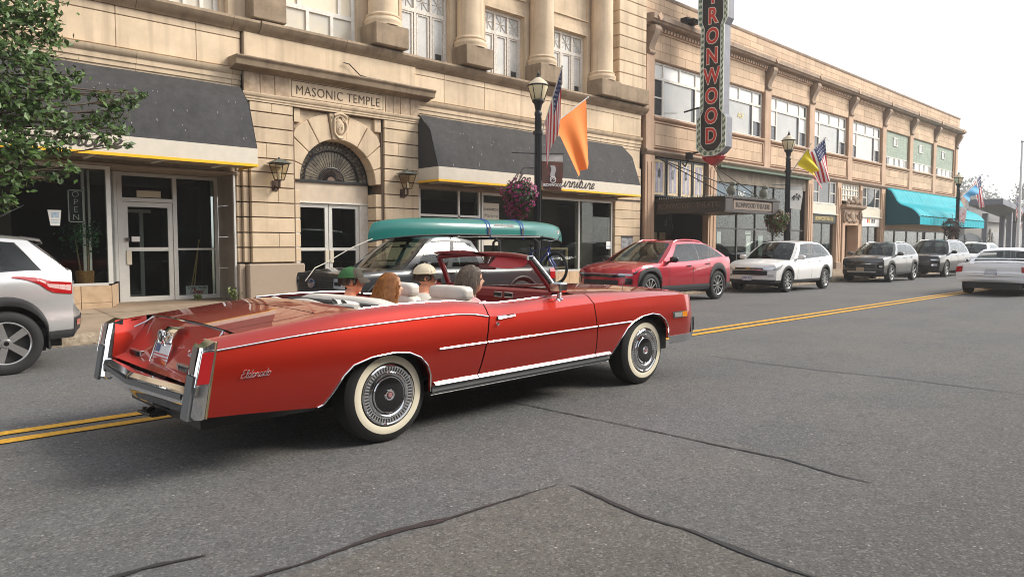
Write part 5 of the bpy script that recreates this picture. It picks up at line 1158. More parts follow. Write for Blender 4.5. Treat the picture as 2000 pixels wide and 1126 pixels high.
# front end (seen only from other angles): grille, lamps, bumper
MB().box(3.95,3.985,-.82,.82,.48,.88).build('front_panel',PAINT,CAR); gr=bx('grille',CHROMEB,CAR,3.985,4.03,-.45,.45,.55,.85)
for k in range(17): piece('grille_bar',CHROME,gr,4.03,4.04,-.44+k*.055-.006,-.44+k*.055+.006,.56,.84,.001)
for s in (-1,1):
    for y in (.57,.75): MB().lathe([(.0,4.02),(.085,4.01),(.095,3.98)],16,(0,s*y,.72),'x').build('headlight',mat('headlight_glass',(.7,.72,.74),.1,m=.6),CAR,sm=40)
FBP=[(.0,.64),(.04,.63),(.05,.56),(.05,.50),(.0,.42),(-.1,.40)]
MB().grid(lambda y,k:(4.03+.06*(1-(y/.9)**2)+FBP[k][0],y,FBP[k][1]),lin(-.93,.93,31),range(6)).build('front_bumper',CHROME,CAR,sm=25)
for s in (-1,1):
    f=(lambda p:p) if s==1 else mir
    MB().grid(lambda X,v:f((X,-(.975*nosef(X)+(0,.028,.03,.0)[v]),(.475,.47,.395,.385)[v])),lin(3.47,4.03,10),range(4)).build('bumper_wrap',GREYR,CAR,sm=30)
    MB().grid(lambda X,v:f((X,-(.975*nosef(X)+(.002,.032,.032,.0)[v]),(.64,.63,.40,.39)[v])),lin(3.96,4.08,5),range(4)).build('bumper_end',GREYR,CAR,sm=30)
    mk=MB().grid(lambda X,z:f(sidep(X,z,.006)),lin(3.545,3.82,6),lin(.655,.725,3)).build('side_marker',CHROMEB,CAR); MB().grid(lambda X,z:f(sidep(X,z,.009)),lin(3.72,3.81,4),lin(.662,.718,3)).build('marker_lens',AMBER,mk); MB().grid(lambda X,z:f(sidep(X,z,.009)),lin(3.57,3.715,4),lin(.668,.712,3)).build('marker_lens',mat('clear_lens',(.55,.55,.53),.1,m=.5),mk)
MB().tube([(2.95,-.78,.95),(2.95,-.78,1.05)],.003,5).build('aerial',CHROME,CAR)
# wheels
def caddy_wheel(x,s):
    w=MB(); o=MB().lathe([(.20,.10),(.24,.115),(.26,.120),(.295,.118),(.335,.105),(.362,.085),(.37,.05),(.37,-.05),(.362,-.085),(.33,-.105),(.2,-.1)],56,(0,0,0),'y').build('wheel',RUBBER,CAR,sm=40)
    o.location=(x,s*.80,.347); o.scale=(.955,s,.955)
    def p(n,m,prof,k=48): return MB().lathe(prof,k,(0,0,0),'y').build(n,m,o,sm=35)
    p('whitewall',mat('whitewall_cream',(.78,.72,.56),.55),[(.243,.119),(.262,.1225),(.286,.1215),(.298,.1185)])
    p('hubcap',CHROME,[(.238,.108),(.232,.122),(.222,.128),(.216,.122),(.176,.118),(.170,.128),(.160,.131),(.150,.124),(.146,.119)])
    sl_=MB()
    for k in range(52):
        t=2*PI*k/52; a=.012
        P=[(r*cos(t+d),.1235,r*sin(t+d)) for r,d in ((.181,-a*1.7),(.212,-a*1.7),(.212,a*1.7),(.181,a*1.7))]; sl_.add(P,[(0,1,2,3)])
    sl_.build('hubcap_slots',BLACKP,o)['kind']='stuff'
    p('hub_disc',BLACKG,[(.15,.121),(.13,.126),(.06,.129),(.0,.13)]); p('hub_ring',CHROME,[(.142,.122),(.136,.129),(.131,.127)])
    p('hub_crest',CHROME,[(.046,.128),(.04,.138),(.03,.138),(.026,.134)],20); p('crest_shield',mat('crest_red',(.5,.25,.25),.3,m=.4),[(.022,.131),(.018,.141),(0,.142)],8)
    return o
for x in (-.005,3.15):
    for s in (-1,1): caddy_wheel(x,s)
# cockpit: floor, boot well, seats, dash, windscreen
MB().box(-.2,2.1,-.82,.82,.38,.42).build('floor',CARPET,CAR)
both('door_inner',lambda X,v:(X,-lerp(.80,.83,v),lerp(.42,zr(X)-.005,v)),lin(-.19,1.98,24),lin(0,1,4),REDVIN)
MB().grid(lambda y,v:((-.19,-.19)[v],y,(.42,.965)[v]),lin(-.82,.82,8),range(2)).build('boot_wall',BLACKP,CAR)
MB().grid(lambda X,y:(X,y,.905+.02*sin(y*5)),lin(-.19,.18,4),lin(-.8,.8,12)).build('boot_well',mat('boot_black',(.012,.012,.012),.7),CAR)
def pillow(mb,x0,x1,y0,y1,z0,z1,r=.05,lean=0.,n=6):
    """rounded cushion (super-ellipsoid box)"""
    cx,cy,cz=(x0+x1)/2,(y0+y1)/2,(z0+z1)/2; hx_,hy_,hz_=(x1-x0)/2,(y1-y0)/2,(z1-z0)/2; i0=len(mb.v)
    def f(p):
        e=.45; q=Vector([math.copysign(abs(c)**e,c) for c in p]); m_=max(abs(c) for c in q); 
        return q/max(m_,1e-6)*1.0 if False else q
    def g(p):
        l=(abs(p.x)**5+abs(p.y)**5+abs(p.z)**5)**.2; return p/l
    mb.ball((cx,cy,cz),(hx_,hy_,hz_),24,14,fn=g)
    if lean:
        for i in range(i0,len(mb.v)): v=mb.v[i]; mb.v[i]=(v[0]-lean*(v[2]-z0),v[1],v[2])
    return mb
st=pillow(MB(),.20,.44,-.76,.76,.5,1.008,lean=.25).build('rear_seat_back',LEATH,CAR,sm=60)
pillow(MB(),.25,.75,-.74,.74,.42,.60).build('rear_seat_cushion',LEATH,CAR,sm=60)
pillow(MB(),.02,.2,-.78,.78,.91,.975).build('folded_top',mat('boot_black',(.012,.012,.012),.7),CAR,sm=60)
MB().tube([(-.06,y,.955+.012*sin(y*9)) for y in lin(.75,-.6,30)],.03,8,sq=.7).build('top_fabric',LEATH,CAR,sm=60)
tf_=MB()
for y0 in (-.28,-.42): tf_.grid(lambda a,b:(-.06+.11*b,y0+.05*sin(a*5),.955+.055*sin(a*3.1)*(1-b*.4)),lin(0,1,10),lin(0,1,3))
tf_.build('top_flap',LEATH,CAR,sm=60)
for cy in (-.38,.38):
    pillow(MB(),.99,1.17,cy-.30,cy+.30,.48,.975,lean=.14).build('front_seat_back',LEATH,CAR,sm=60); pillow(MB(),1.1,1.6,cy-.31,cy+.31,.42,.6).build('front_seat_cushion',LEATH,CAR,sm=60)
    pillow(MB(),.935,1.085,cy-.26,cy+.24,.955,1.078).build('headrest',LEATH,CAR,sm=60)
pillow(MB(),1.0,1.16,-.1,.1,.5,.93,lean=.14).build('centre_armrest',LEATH,CAR,sm=60)
MB().grid(lambda y,k:((1.84,1.81,1.86,1.93,2.10)[k]+.12*(1-(y/.8)**2)*(1 if k>2 else .25),y,(.78,.93,.992,1.005,.985)[k]),lin(-.80,.80,21),range(5)).build('dashboard',REDVIN,CAR,sm=35)
for y in (-.12,-.27):
    v=bx('dash_vent',CHROMEB,CAR,1.825,1.85,y-.055,y+.055,.925,.975); 
    for k in range(6): piece('vent_slat',BLACKP,v,1.819,1.826,y-.048+k*.018,y-.036+k*.018,.93,.97,.001)
MB().tube([(1.62+.05*cos(t),.38+.19*sin(t),.86+.185*cos(t)) for t in lin(0,2*PI,25)[:-1]],.012,8,closed=True).tube([(1.62,.38,.86),(1.85,.38,.8)],.03,8).tube([(1.62,.2,.86),(1.62,.56,.86)],.014,6).build('steering_wheel',REDVIN,CAR,sm=60)
def wsb(q): return Vector((1.97+.19*(1-q*q),.785*q,.968+.02*(1-q*q)))   # windscreen base
def wst(q): return Vector((1.725+.12*(1-q*q),.665*q,1.305+.035*(1-q*q)))
qs=lin(-1,1,21)
MB().grid(lambda q,t:tuple(wsb(q).lerp(wst(q),t)+Vector((.02*sin(t*PI),0,0))),lin(-.99,.99,21),lin(0,1,5)).build('windscreen',GLASSCL,CAR,sm=60)
fr_=MB().tube([wst(q)+Vector((-.012,0,0)) for q in qs],.027,8,sq=.8); fr_.build('windscreen_header',REDVIN,CAR,sm=60)
MB().tube([wst(q)+Vector((.018,0,.012)) for q in qs],.012,6).build('header_trim',CHROME,CAR,sm=60)
for s in (-1,1):
    a,b=wsb(s),wst(s)
    MB().tube([a+Vector((-.03,-s*.025,0)),a.lerp(b,.5)+Vector((-.02,-s*.02,0)),b+Vector((-.02,-s*.01,0))],[.026,.022,.022],8).build('pillar_trim',REDVIN,CAR,sm=60)
    MB().tube([a,a.lerp(b,.5)+Vector((.012,0,0)),b],.021,8).build('pillar_seal',BLACKP,CAR,sm=60)
    MB().tube([a+Vector((.022,s*.012,.004)),a.lerp(b,.5)+Vector((.034,s*.012,.004)),b+Vector((.02,s*.01,.01))],.013,6).build('pillar_chrome',CHROME,CAR,sm=60)
    MB().box(1.69,1.75,s*.665-.02,s*.665+.02,1.285,1.33).build('header_latch',CHROME,CAR,bevel=.006)
MB().grid(lambda y,v:(1.83-.10*v-.0*y,y,1.315-.085*v-.02*v*sin((y+.55)*7)),lin(-.58,-.1,12),lin(0,1,4)).grid(lambda y,v:(1.822-.10*v,y,1.312-.085*v-.02*v*sin((y+.55)*7)),lin(-.58,-.1,12),lin(0,1,4)).build('sun_visor',mat('red_visor',(.42,.03,.04),.5),CAR,sm=40)
MB().grid(lambda y,v:(1.84-.19*v,y,1.33+.035*v*(1+.3*sin(y*6))),lin(.04,.66,12),lin(0,1,4)).grid(lambda y,v:(1.84-.19*v,y,1.315+.03*v),lin(.04,.66,12),lin(0,1,4)).grid(lambda y,v:(1.65,y,1.345+v*(.02+.010*sin(y*6))),lin(.04,.66,12),lin(0,1,2)).build('sun_visor',REDVIN,CAR,sm=40)
MB().box(1.775,1.80,-.13,.11,1.19,1.25).build('rear_view_mirror',mat('mirror_back',(.12,.02,.02),.4),CAR,bevel=.01); MB().tube([(1.79,0,1.24),(1.84,0,1.32)],.008,6).build('mirror_stem',CHROME,CAR)
for s in (-1,1):
    f=(lambda p:p) if s==-1 else mir
    m_=MB(); m_.box(*( (1.80,1.90) ),*sorted((s*.97,s*.83)),1.005,1.095); o=m_.build('door_mirror',CHROME,CAR,bevel=.018); bx('mirror_glass',mat('mirror_glass',(.5,.52,.55),.03,m=1),o,1.795,1.799,*sorted((s*.955,s*.845)),1.018,1.082)
    MB().tube([(1.85,s*.90,1.01),(1.86,s*.89,.95),(1.87,s*.895,.93)],[.016,.02,.035],8).build('mirror_stem',CHROME,o)
    hd=MB().grid(lambda X,v:f((lambda p:(p[0],p[1]-(.0,.018,.02,.0)[v],p[2]))(sidep(X,.835-.012*(v-1.5)+.06*(X-1.0),.002))),lin(.97,1.19,8),range(4)).build('door_handle',CHROME,CAR,sm=40)
    MB().lathe([(.0,s*1.008),(.014,s*1.006),(.016,s*.995)],12,(1.0,0,.79),'y').build('door_lock',CHROME,CAR,sm=40)
# ---------------------------------------------------------------- modern cars: one parametric body (local frame: X forward, origin mid-wheelbase on the ground)
TRIM=mat('grey_cladding',(.035,.035,.037),.6)
LAMPG=mat('lamp_lens',(.62,.65,.68),.08,m=.55,coat=1)
def car(p,loc,rz,label,cat='car',name='parked_car',group='cars parked along the kerb'):
    o=thing(name,label,cat,loc,rz,group); P=p['paint']; hw=p['W']/2; xf,xr=p['xf'],p['xr']      # plan corner stations of nose and tail
    wf,wr=p['wf'],p['wr']; rw=p['rw']; ra=rw+.055
    bowf,bowr=p.get('bowf',.28),p.get('bowr',.16)
    def zlow(X):
        z=ip(p['low'],X)
        for c in (wf,wr):
            d=abs(X-c)
            if d<ra: z=max(z,rw+.01+math.sqrt(max(0,ra*ra-d*d))*p.get('archk',1.0)) if d<ra*.995 else z
        return z
    belt=lambda X:ips(p['belt'],X)
    def plan(X):
        w=hw
        if X>xf-.75: w*=1-p.get('nf',.10)*((X-xf+.75)/.75)**2
        if X<xr+.6: w*=1-p.get('nr',.08)*((xr+.6-X)/.6)**2
        return w
    sect=p.get('sect',[(0,.945),(.12,.975),(.3,.99),(.5,1.0),(.68,.995),(.84,.985),(.93,.965),(1,.93)])
    zb=p.get('zb',.3)
    def side_(X,t,off=0.):
        a=zlow(X); b=belt(X); z=lerp(a,b,t); base=ip(p['low'],X); v=(z-base)/(b-base); y=plan(X)*ips(sect,v)
        return (X,-(y+off),z)
    fpro=p.get('fpro',[(0,-.10),(.12,-.02),(.3,.0),(.5,-.01),(.7,-.03),(.85,-.07),(1,-.16)]); rpro=p.get('rpro',[(0,-.08),(.15,.0),(.35,.0),(.5,-.04),(.75,-.06),(1,-.1)])
    def endp(front,q,t,off=0.):
        X0=xf if front else xr; b=belt(X0); a=zlow(X0); pr=fpro if front else rpro; bow=bowf if front else bowr
        qq=abs(q)**2.3; z=lerp(a,b,t)+p.get('crf' if front else 'crr',.03)*(1-q*q)*t; y=plan(X0)*ips(sect,t)*q
        d=(bow+ips(pr,t))*(1-qq)+ (off*1.0)
        return (X0+(d if front else -d),-(y+off*q*.6),z)
    def nosex(q): return endp(True,q,1)
    def tailx(q): return endp(False,q,1)
    NX=sorted(set(lin(xr,xf,90)+[c+s*ra*math.sin(k*PI/2/9) for c in (wf,wr) for s in (-1,1) for k in range(10)]+[c+s*ra*.996 for c in (wf,wr) for s in (-1,1)]))
    TT=lin(0,1,15); QQ=lin(-1,1,25)
    mb=MB()
    for s in (0,1): mb.grid((lambda X,t:side_(X,t)) if not s else (lambda X,t:mir(side_(X,t))),NX,TT)
    mb.grid(lambda q,t:endp(True,q,t),QQ,TT); mb.grid(lambda q,t:endp(False,q,t),QQ,TT)
    xw,xb=p['xw'],p['xb']     # where the windscreen / back glass meet the body
    wt=lambda X:plan(X)*ips(sect,1)
    def bonnet(s,q):
        n=nosex(q); X=lerp(xw+.12*(1-q*q),n[0],s); Xc=lerp(xw,xf,s); cr=lerp(p.get('crc',.05),p.get('crf',.03),s)
        return (X,-wt(Xc)*q,belt(Xc)+cr*(1-q*q)+.02*sin(s*PI)*(1-q**4))
    def deck(s,q):
        n=tailx(q); X=lerp(xb-.05*(1-q*q),n[0],s); Xc=lerp(xb,xr,s); cr=lerp(p.get('crb',.03),p.get('crr',.03),s)
        return (X,-wt(Xc)*q,belt(Xc)+cr*(1-q*q))
    mb.grid(bonnet,lin(0,1,16),QQ); mb.grid(deck,lin(0,1,10),QQ)
    body=mb.build('body',P,o,sm=32,weld=True)
    # greenhouse
    xtf,xtr,zt,wr_=p['xtf'],p['xtr'],p['zt'],p['wroof']
    def roofz(X): u=(X-xtr)/(xtf-xtr); return zt-.05*(2*u-1)**2-p.get('rdrop',.03)*(1-u)
    def gs(s,t,off=0.):       # side of greenhouse; s 0 rear ... 1 front
        Xb=lerp(xb,xw,s); Xt=lerp(xtr,xtf,s); a=Vector((Xb,-wt(Xb)*1.0,belt(Xb))); b=Vector((Xt,-wr_,roofz(Xt)-.05)); v=a.lerp(b,t); v.y-=(.035*sin(t*PI)+off); return (v.x,v.y,v.z+off*.3)
    def gw(front,q,t,off=0.):
        Xb,Xt=(xw,xtf) if front else (xb,xtr); a=Vector((Xb+(.12 if front else -.05)*(1-q*q),-wt(Xb)*q,belt(Xb)+p.get('crc' if front else 'crb',.05)*(1-q*q)))
        b=Vector((Xt+(.10 if front else -.06)*(1-q*q),-wr_*q,roofz(Xt)-.05+.05*(1-q*q))); v=a.lerp(b,t)+Vector(((.03 if front else -.02)*sin(t*PI),0,0)); v.y-=.035*sin(t*PI)*q
        n=Vector(((1 if front else -1)*(b.z-a.z),0,abs(b.x-a.x))).normalized()*off; return (v.x+n.x,v.y,v.z+n.z)
    def rf(s,q): Xc=lerp(xtr,xtf,s); e=(.10*max(0,s-.7)/.3-.06*max(0,.3-s)/.3)*(1-q*q); return (Xc+e,-wr_*q,roofz(Xc)-.05*abs(q)**2.2)
    g=MB(); S=lin(0,1,41); T_=lin(0,1,13)
    lo,hi=.05,.86; w0,w1=p.get('wins0',.06),p.get('wins1',.95); wn=sorted(p['wins']); cuts=sorted({0,1,*[c for w in wn for c in w]})
    def nn(a,b,k): return lin(a,b,max(3,int(abs(b-a)*k)+2))
    g.grid(rf,lin(0,1,15),QQ); sur=[MB(),MB()]
    for m in (0,1):
        fs=gs if not m else (lambda s,t:mir(gs(s,t))); fo=(lambda s,t:gs(s,t,.004)) if not m else (lambda s,t:mir(gs(s,t,.004)))
        for a,b in zip(cuts,cuts[1:]):
            w=any(abs(a-c)<1e-6 and abs(b-d)<1e-6 for c,d in wn)
            for t0,t1 in (((0,lo),(hi,1)) if w else ((0,1),)): g.grid(fs,nn(a,b,40),nn(t0,t1,12))
            if w or (a>=w0-.02 and b<=w1+.03):
                for t0,t1 in (((lo-.025,lo),(hi,hi+.03)) if w else ((lo-.025,hi+.03),)): sur[m].grid(fo,nn(a,b,40),nn(t0,t1,12))
    for fr,qw,t0,t1 in ((True,.9,.0,.95),(False,.86,.08,.9)):
        f_=lambda q,t:gw(fr,q,t)
        g.grid(f_,lin(-1,-qw,4),T_); g.grid(f_,lin(qw,1,4),T_); g.grid(f_,lin(-qw,qw,23),nn(t1,1,12))
        if t0>0: g.grid(f_,lin(-qw,qw,23),nn(0,t0,12))
    g.build('roof',P,o,sm=40,weld=True)
    for m in (0,1): sur[m].build('window_surround',p.get('surm',BLACKG),o,sm=40)
    gm=p.get('glass',CARGL); 
    def pair(nm,fn,us,vs,m,sides=(0,1),par=None):
        for s in sides: MB().grid(fn if not s else (lambda u,v:mir(fn(u,v))),us,vs).build(nm,m,par or o,sm=40)
    # black surround then panes
    for (a,b) in p['wins']: pair('side_window',lambda s,t:gs(s,t,.001),lin(a,b,18),lin(lo,hi,13),gm)
    MB().grid(lambda q,t:gw(True,q,t,.001),lin(-.9,.9,25),lin(.0,.95,13)).build('windscreen',gm,o,sm=40)
    MB().grid(lambda q,t:gw(False,q,t,.001),lin(-.86,.86,25),lin(.08,.9,13)).build('rear_window',gm,o,sm=40)
    if p.get('rails'):
        for s in (-1,1): MB().tube([(lerp(xtr+.1,xtf-.1,u),s*(wr_-.06),roofz(lerp(xtr+.1,xtf-.1,u))-.05+.042*min(1,8*u,8*(1-u))) for u in lin(0,1,20)],.018,6).build('roof_rail',p['rails'],o,sm=50)
    # lower cladding and arch flares
    if p.get('clad',0):
        h=p['clad']; CM=p.get('cladm',TRIM)
        def cl(X,v): a=zlow(X); b=belt(X); t=min(.6,h*v/(b-a)); q=side_(X,t,.008+.012*(1-abs(2*v-1))); return q
        pair('cladding',cl,NX,lin(0,1,4),CM)
        if p.get('cladf',1): MB().grid(lambda q,t:endp(True,q,t,.008),QQ,lin(0,p.get('cladf',.2),4)).build('lower_bumper',CM,o,sm=40); MB().grid(lambda q,t:endp(False,q,t,.008),QQ,lin(0,p.get('cladr',.3),4)).build('lower_bumper',CM,o,sm=40)
    # door shut lines, handles, mirrors
    for X in p['gaps']: pair('shut_line',lambda u,t:side_(X+u+(.0 if X>0 else .0),t,.003),(-.006,.006),lin(.06,1,10),BLACKP)
    for X in p['handles']: pair('door_handle',lambda u,v:(lambda q:(q[0],q[1]-(0,.025,.025,0)[v],q[2]+(.012,.012,-.012,-.012)[v]))(side_(X+u,.86,.002)),lin(-.09,.09,5),range(4),p.get('handm',P))
    for s in (-1,1):
        X=p['xmir']; m_=MB().ball((X,s*(hw+.10),belt(X)+.09),(.07,.12,.075),14,10,fn=lambda v:v/(abs(v.x)**3+abs(v.y)**3+abs(v.z)**3)**(1/3)); m_.tube([(X,s*(hw-.08),belt(X)+.02),(X,s*(hw+.06),belt(X)+.05)],.03,6); m_.build('door_mirror',p.get('mirm',BLACKG),o,sm=50)
    # front: grille, lamps, badge, plate
    for (q0,q1,t0,t1,m,nm) in p['front']:
        if q0<0<q1 and abs(q0+q1)<1e-6: MB().grid(lambda q,t:endp(True,q,t,.010),lin(q0,q1,17),lin(t0,t1,5)).build(nm,m,o,sm=40)
        else:
            for s in (1,-1): MB().grid(lambda q,t:endp(True,q*s,t,.014),lin(q0,q1,9),lin(t0,t1,4)).build(nm,m,o,sm=40)
    for (q0,q1,t0,t1,m,nm) in p.get('rear',[]):
        if abs(q0+q1)<1e-6: MB().grid(lambda q,t:endp(False,q,t,.010),lin(q0,q1,17),lin(t0,t1,5)).build(nm,m,o,sm=40)
        else:
            for s in (1,-1): MB().grid(lambda q,t:endp(False,q*s,t,.014),lin(q0,q1,9),lin(t0,t1,4)).build(nm,m,o,sm=40)
    for (x0,x1,t0,t1,m,nm) in p.get('sidef',[]): pair(nm,lambda X,v:side_(X,lerp(ip(t0,X) if isinstance(t0,list) else t0,ip(t1,X) if isinstance(t1,list) else t1,v),.012),lin(x0,x1,10),lin(0,1,5),m)
    # bars in the grille
    for (q0,q1,t0,t1,n,m) in p.get('bars',[]):
        for k in range(n):
            t=lerp(t0,t1,(k+.5)/n); MB().tube([endp(True,q,t,.016) for q in lin(q0,q1,13)],.008,5).build('grille_bar',m,o)
    if p.get('badge'):
        e=Vector(endp(True,0,p['badge'],.02)); c_=.09; MB().add([(e.x,-c_,e.z+.012),(e.x,-.035,e.z+.018),(e.x,-.02,e.z+.035),(e.x,.03,e.z+.035),(e.x,.045,e.z+.018),(e.x,c_,e.z+.012),(e.x,c_*.8,e.z-.018),(e.x,.03,e.z-.018),(e.x,.015,e.z-.035),(e.x,-.035,e.z-.035),(e.x,-.05,e.z-.018),(e.x,-c_*1.1,e.z-.018)],[tuple(range(12))]).build('badge',mat('gold_badge',(.6,.42,.12),.25,m=.8),o)
    if p.get('plate'):
        t,y0,m,w=p['plate']; e=Vector(endp(True,0,t,.03)); pl=MB().box(e.x-.01,e.x+.005,y0-.152,y0+.152,e.z-.076,e.z+.076).build('licence_plate',m,o)
        if w: text('plate_number',w,.1,mat('plate_ink',(.03,.05,.2),.5),pl,(e.x+.008,y0,e.z),FACE_XP,.001,sx=.9)
    MB().box(xr+.1,xf-.1,-hw+.25,hw-.25,ip(p['low'],0)-.05,ip(p['low'],0)+.25).box(wf-ra,wf+ra,-hw+.27,hw-.27,.22,rw*2+.06).box(wr-ra,wr+ra,-hw+.27,hw-.27,.22,rw*2+.06).box(wf-ra-.05,wf+ra+.05,-hw+.12,hw-.12,rw*2+.03,rw*2+.1).box(wr-ra-.05,wr+ra+.05,-hw+.12,hw-.12,rw*2+.03,rw*2+.1).box(wf-ra-.02,wf-ra+.0,-hw+.1,hw-.1,.25,rw*2+.05).box(wr-ra-.02,wr-ra,-hw+.1,hw-.1,.25,rw*2+.05).box(wf+ra,wf+ra+.02,-hw+.1,hw-.1,.25,rw*2+.05).box(wr+ra,wr+ra+.02,-hw+.1,hw-.1,.25,rw*2+.05).build('underbody',BLACKP,o)
    # cabin: dark seats and dash
    cb=MB(); fl=.55
    for X in (.15,-.75):
        for y in (-.38,.38): pillow(cb,X-.1,X+.1,y-.24,y+.24,.6,belt(X)+.12,lean=.15); pillow(cb,X-.16,X-.05,y-.12,y+.12,belt(X)+.14,belt(X)+.32)
    cb.box(xw-.45,xw-.1,-hw*.8,hw*.8,.7,belt(xw)-.02); cb.box(xb+.1,xw-.1,-hw*.85,hw*.85,.4,.5); cb.build('cabin',mat('cabin_grey',(.05,.05,.05),.9),o,sm=50)
    # wheels
    for cx in (wf,wr):
        for s in (-1,1): wheel(o,cx,s*(hw-.115),rw,s,p['rim'])
    ext=dict(side=side_,end=endp,gs=gs,gw=gw,belt=belt,roofz=roofz,plan=plan)
    return o,ext
CARGL=glassmat('tinted_car_glass',(.42,.47,.45),1.5); PRIV=mat('privacy_glass',(.015,.016,.017),.04,spec=.9)
def wheel(par,x,y,r,s,rim):
    t=MB().lathe([(r*.66,.09),(r*.7,.105),(r*.86,.112),(r*.96,.095),(r,.06),(r,-.06),(r*.96,-.09),(r*.66,-.1)],40,(0,0,0),'y').build('wheel',RUBBER,par,sm=40)
    t.location=(x,y,r); t.scale=(1,s,1); n,m,w,m2=rim; R_=r*.68
    MB().lathe([(R_,.095),(R_*.97,.1),(R_*.93,.085),(R_*.9,.03),(R_*.3,.02),(.0,.02)],36,(0,0,0),'y').build('rim_barrel',m2,t,sm=40)
    sp=MB()
    for k in range(n):
        a=2*PI*k/n; d=w
        for (r0,r1,y0,y1,w0,w1) in ((R_*.14,R_*.96,.085,.092,w*.8,w),):
            P=[]
            for (rr,yy,ww) in ((r0,y0,w0),(r1,y1,w1)):
                for sgn in (-1,1): P.append((rr*cos(a)-sgn*ww/2*sin(a),yy,rr*sin(a)+sgn*ww/2*cos(a)))
            Q=[(q[0],q[1]-.03,q[2]) for q in P]; sp.add(P+Q,[(0,1,3,2),(0,2,6,4),(1,5,7,3),(4,6,7,5)])
    sp.lathe([(R_*.99,.098),(R_*.96,.1),(R_*.92,.09)],36,(0,0,0),'y'); sp.lathe([(R_*.2,.085),(R_*.18,.095),(0,.097)],16,(0,0,0),'y'); sp.build('rim',m,t,sm=35)
    MB().lathe([(R_*.11,.097),(R_*.1,.101),(0,.102)],14,(0,0,0),'y').build('centre_cap',BLACKG,t,sm=40)
ALLOY=mat('silver_alloy',(.62,.62,.61),.25,m=.85); DKW=mat('dark_wheel',(.02,.02,.02),.5)
PLW=mat('plate_pale',(.66,.68,.72),.4)
def cp(c,r=.3,m=.0,n='p',**k): return mat('car_paint_'+n,c,r,m=m,coat=1,**k)
base=dict(low=[(-3,.30),(3,.30)],archk=1.)
# white crossover
eq=dict(base,paint=cp((.78,.77,.75),n='white'),W=1.82,xf=2.0,xr=-2.08,wf=1.3625,wr=-1.3625,rw=.345,belt=[(-2.15,1.14),(-1.2,1.08),(0,1.03),(.9,1.0),(1.4,.99),(1.9,.90),(2.1,.83)],xw=.98,xb=-1.98,xtf=.15,xtr=-1.55,zt=1.66,wroof=.60,
 wins=[(.47,.90),(.18,.45),(.05,.165)],gaps=[.72,-.28,-1.05],handles=[-.1,-.95],xmir=.72,mirm=cp((.78,.77,.75),n='white'),rails=None,clad=.09,cladf=.18,cladr=.3,
 front=[(-.72,.72,.42,.66,BLACKP,'grille'),(-.62,.62,.705,.80,BLACKG,'upper_grille'),(.58,.98,.72,.86,LAMPG,'headlight'),(.74,.93,.34,.46,LAMPG,'fog_lamp')],bars=[(-.7,.7,.43,.65,6,DKW),(-.80,.80,.68,.70,1,CHROME),(-.78,.78,.39,.40,1,CHROME)],badge=.755,plate=(.27,.0,PLW,'DRR 332'),
 sidef=[(1.55,1.99,[(1.55,.80),(2,.66)],[(1.55,.84),(2,.84)],LAMPG,'headlight')],rear=[(.6,.98,.66,.86,REDL,'tail_lamp')],rim=(10,ALLOY,.03,DKW))
car(eq,(22.98,10.3+.91,-.055),PI,'white crossover parked between the red crossover and the grey crossover')
# red electric crossover
RD=cp((.48,.012,.03),.3,.55,'red')
bl_=dict(base,paint=RD,W=1.96,xf=2.12,xr=-2.28,wf=1.547,wr=-1.547,rw=.39,belt=[(-2.35,1.15),(-1.6,1.14),(-.6,1.06),(.4,1.03),(1.2,1.02),(1.7,.98),(2.1,.88),(2.3,.80)],xw=1.05,xb=-2.1,xtf=.15,xtr=-1.45,zt=1.64,wroof=.62,nf=.12,
 wins=[(.47,.90),(.20,.45),(.06,.185)],gaps=[.78,-.30,-1.1],handles=[-.1,-.98],handm=BLACKG,xmir=.75,mirm=BLACKG,rails=RD,clad=.16,cladf=.22,cladr=.3,glass=CARGL,
 front=[(-.80,.80,.66,.76,BLACKG,'light_bar_grille'),(-.62,.62,.30,.55,BLACKP,'lower_grille'),(.62,.99,.76,.83,LAMPG,'headlight'),(.80,.98,.40,.64,BLACKG,'bumper_vent')],bars=[(-.97,.97,.79,.80,1,mat('lamp_strip',(.55,.65,.8),.15,m=.5))],
 sidef=[(1.72,2.11,.82,.90,BLACKG,'headlight')],rear=[(.5,.98,.7,.85,REDL,'tail_lamp')],rim=(10,ALLOY,.032,DKW))
car(bl_,(15.92,10.3+.98,-.055),PI,'bright red crossover with black sills parked in front of the theatre entrance')
# grey crossover
GY=cp((.11,.108,.105),.32,.6,'grey')
tb=dict(base,paint=GY,W=1.80,xf=1.95,xr=-2.02,wf=1.32,wr=-1.32,rw=.355,belt=[(-2.1,1.14),(-1.2,1.09),(0,1.06),(.9,1.05),(1.4,1.03),(1.9,.96),(2.1,.92)],xw=1.0,xb=-1.9,xtf=.28,xtr=-1.5,zt=1.64,wroof=.62,
 wins=[(.48,.90),(.19,.46),(.07,.17)],gaps=[.70,-.28,-1.0],handles=[-.1,-.9],xmir=.74,mirm=GY,rails=ALLOY,clad=.12,cladf=.30,cladr=.3,
 front=[(-.66,.66,.36,.62,BLACKP,'grille'),(-.95,.95,.70,.76,BLACKG,'upper_grille'),(.72,.97,.40,.62,BLACKG,'headlight_pod'),(.80,.93,.46,.56,LAMPG,'headlight'),(-.7,.7,.14,.22,ALLOY,'skid_plate')],bars=[(-.7,.7,.645,.665,1,CHROME)],plate=(.33,.0,mat('brown_plate',(.4,.3,.2),.5),None),
 rear=[(.5,.98,.7,.85,REDL,'tail_lamp')],rim=(5,ALLOY,.07,DKW))
car(tb,(32.05,10.35+.90,-.055),PI,'small grey crossover parked between the white crossover and the black one')
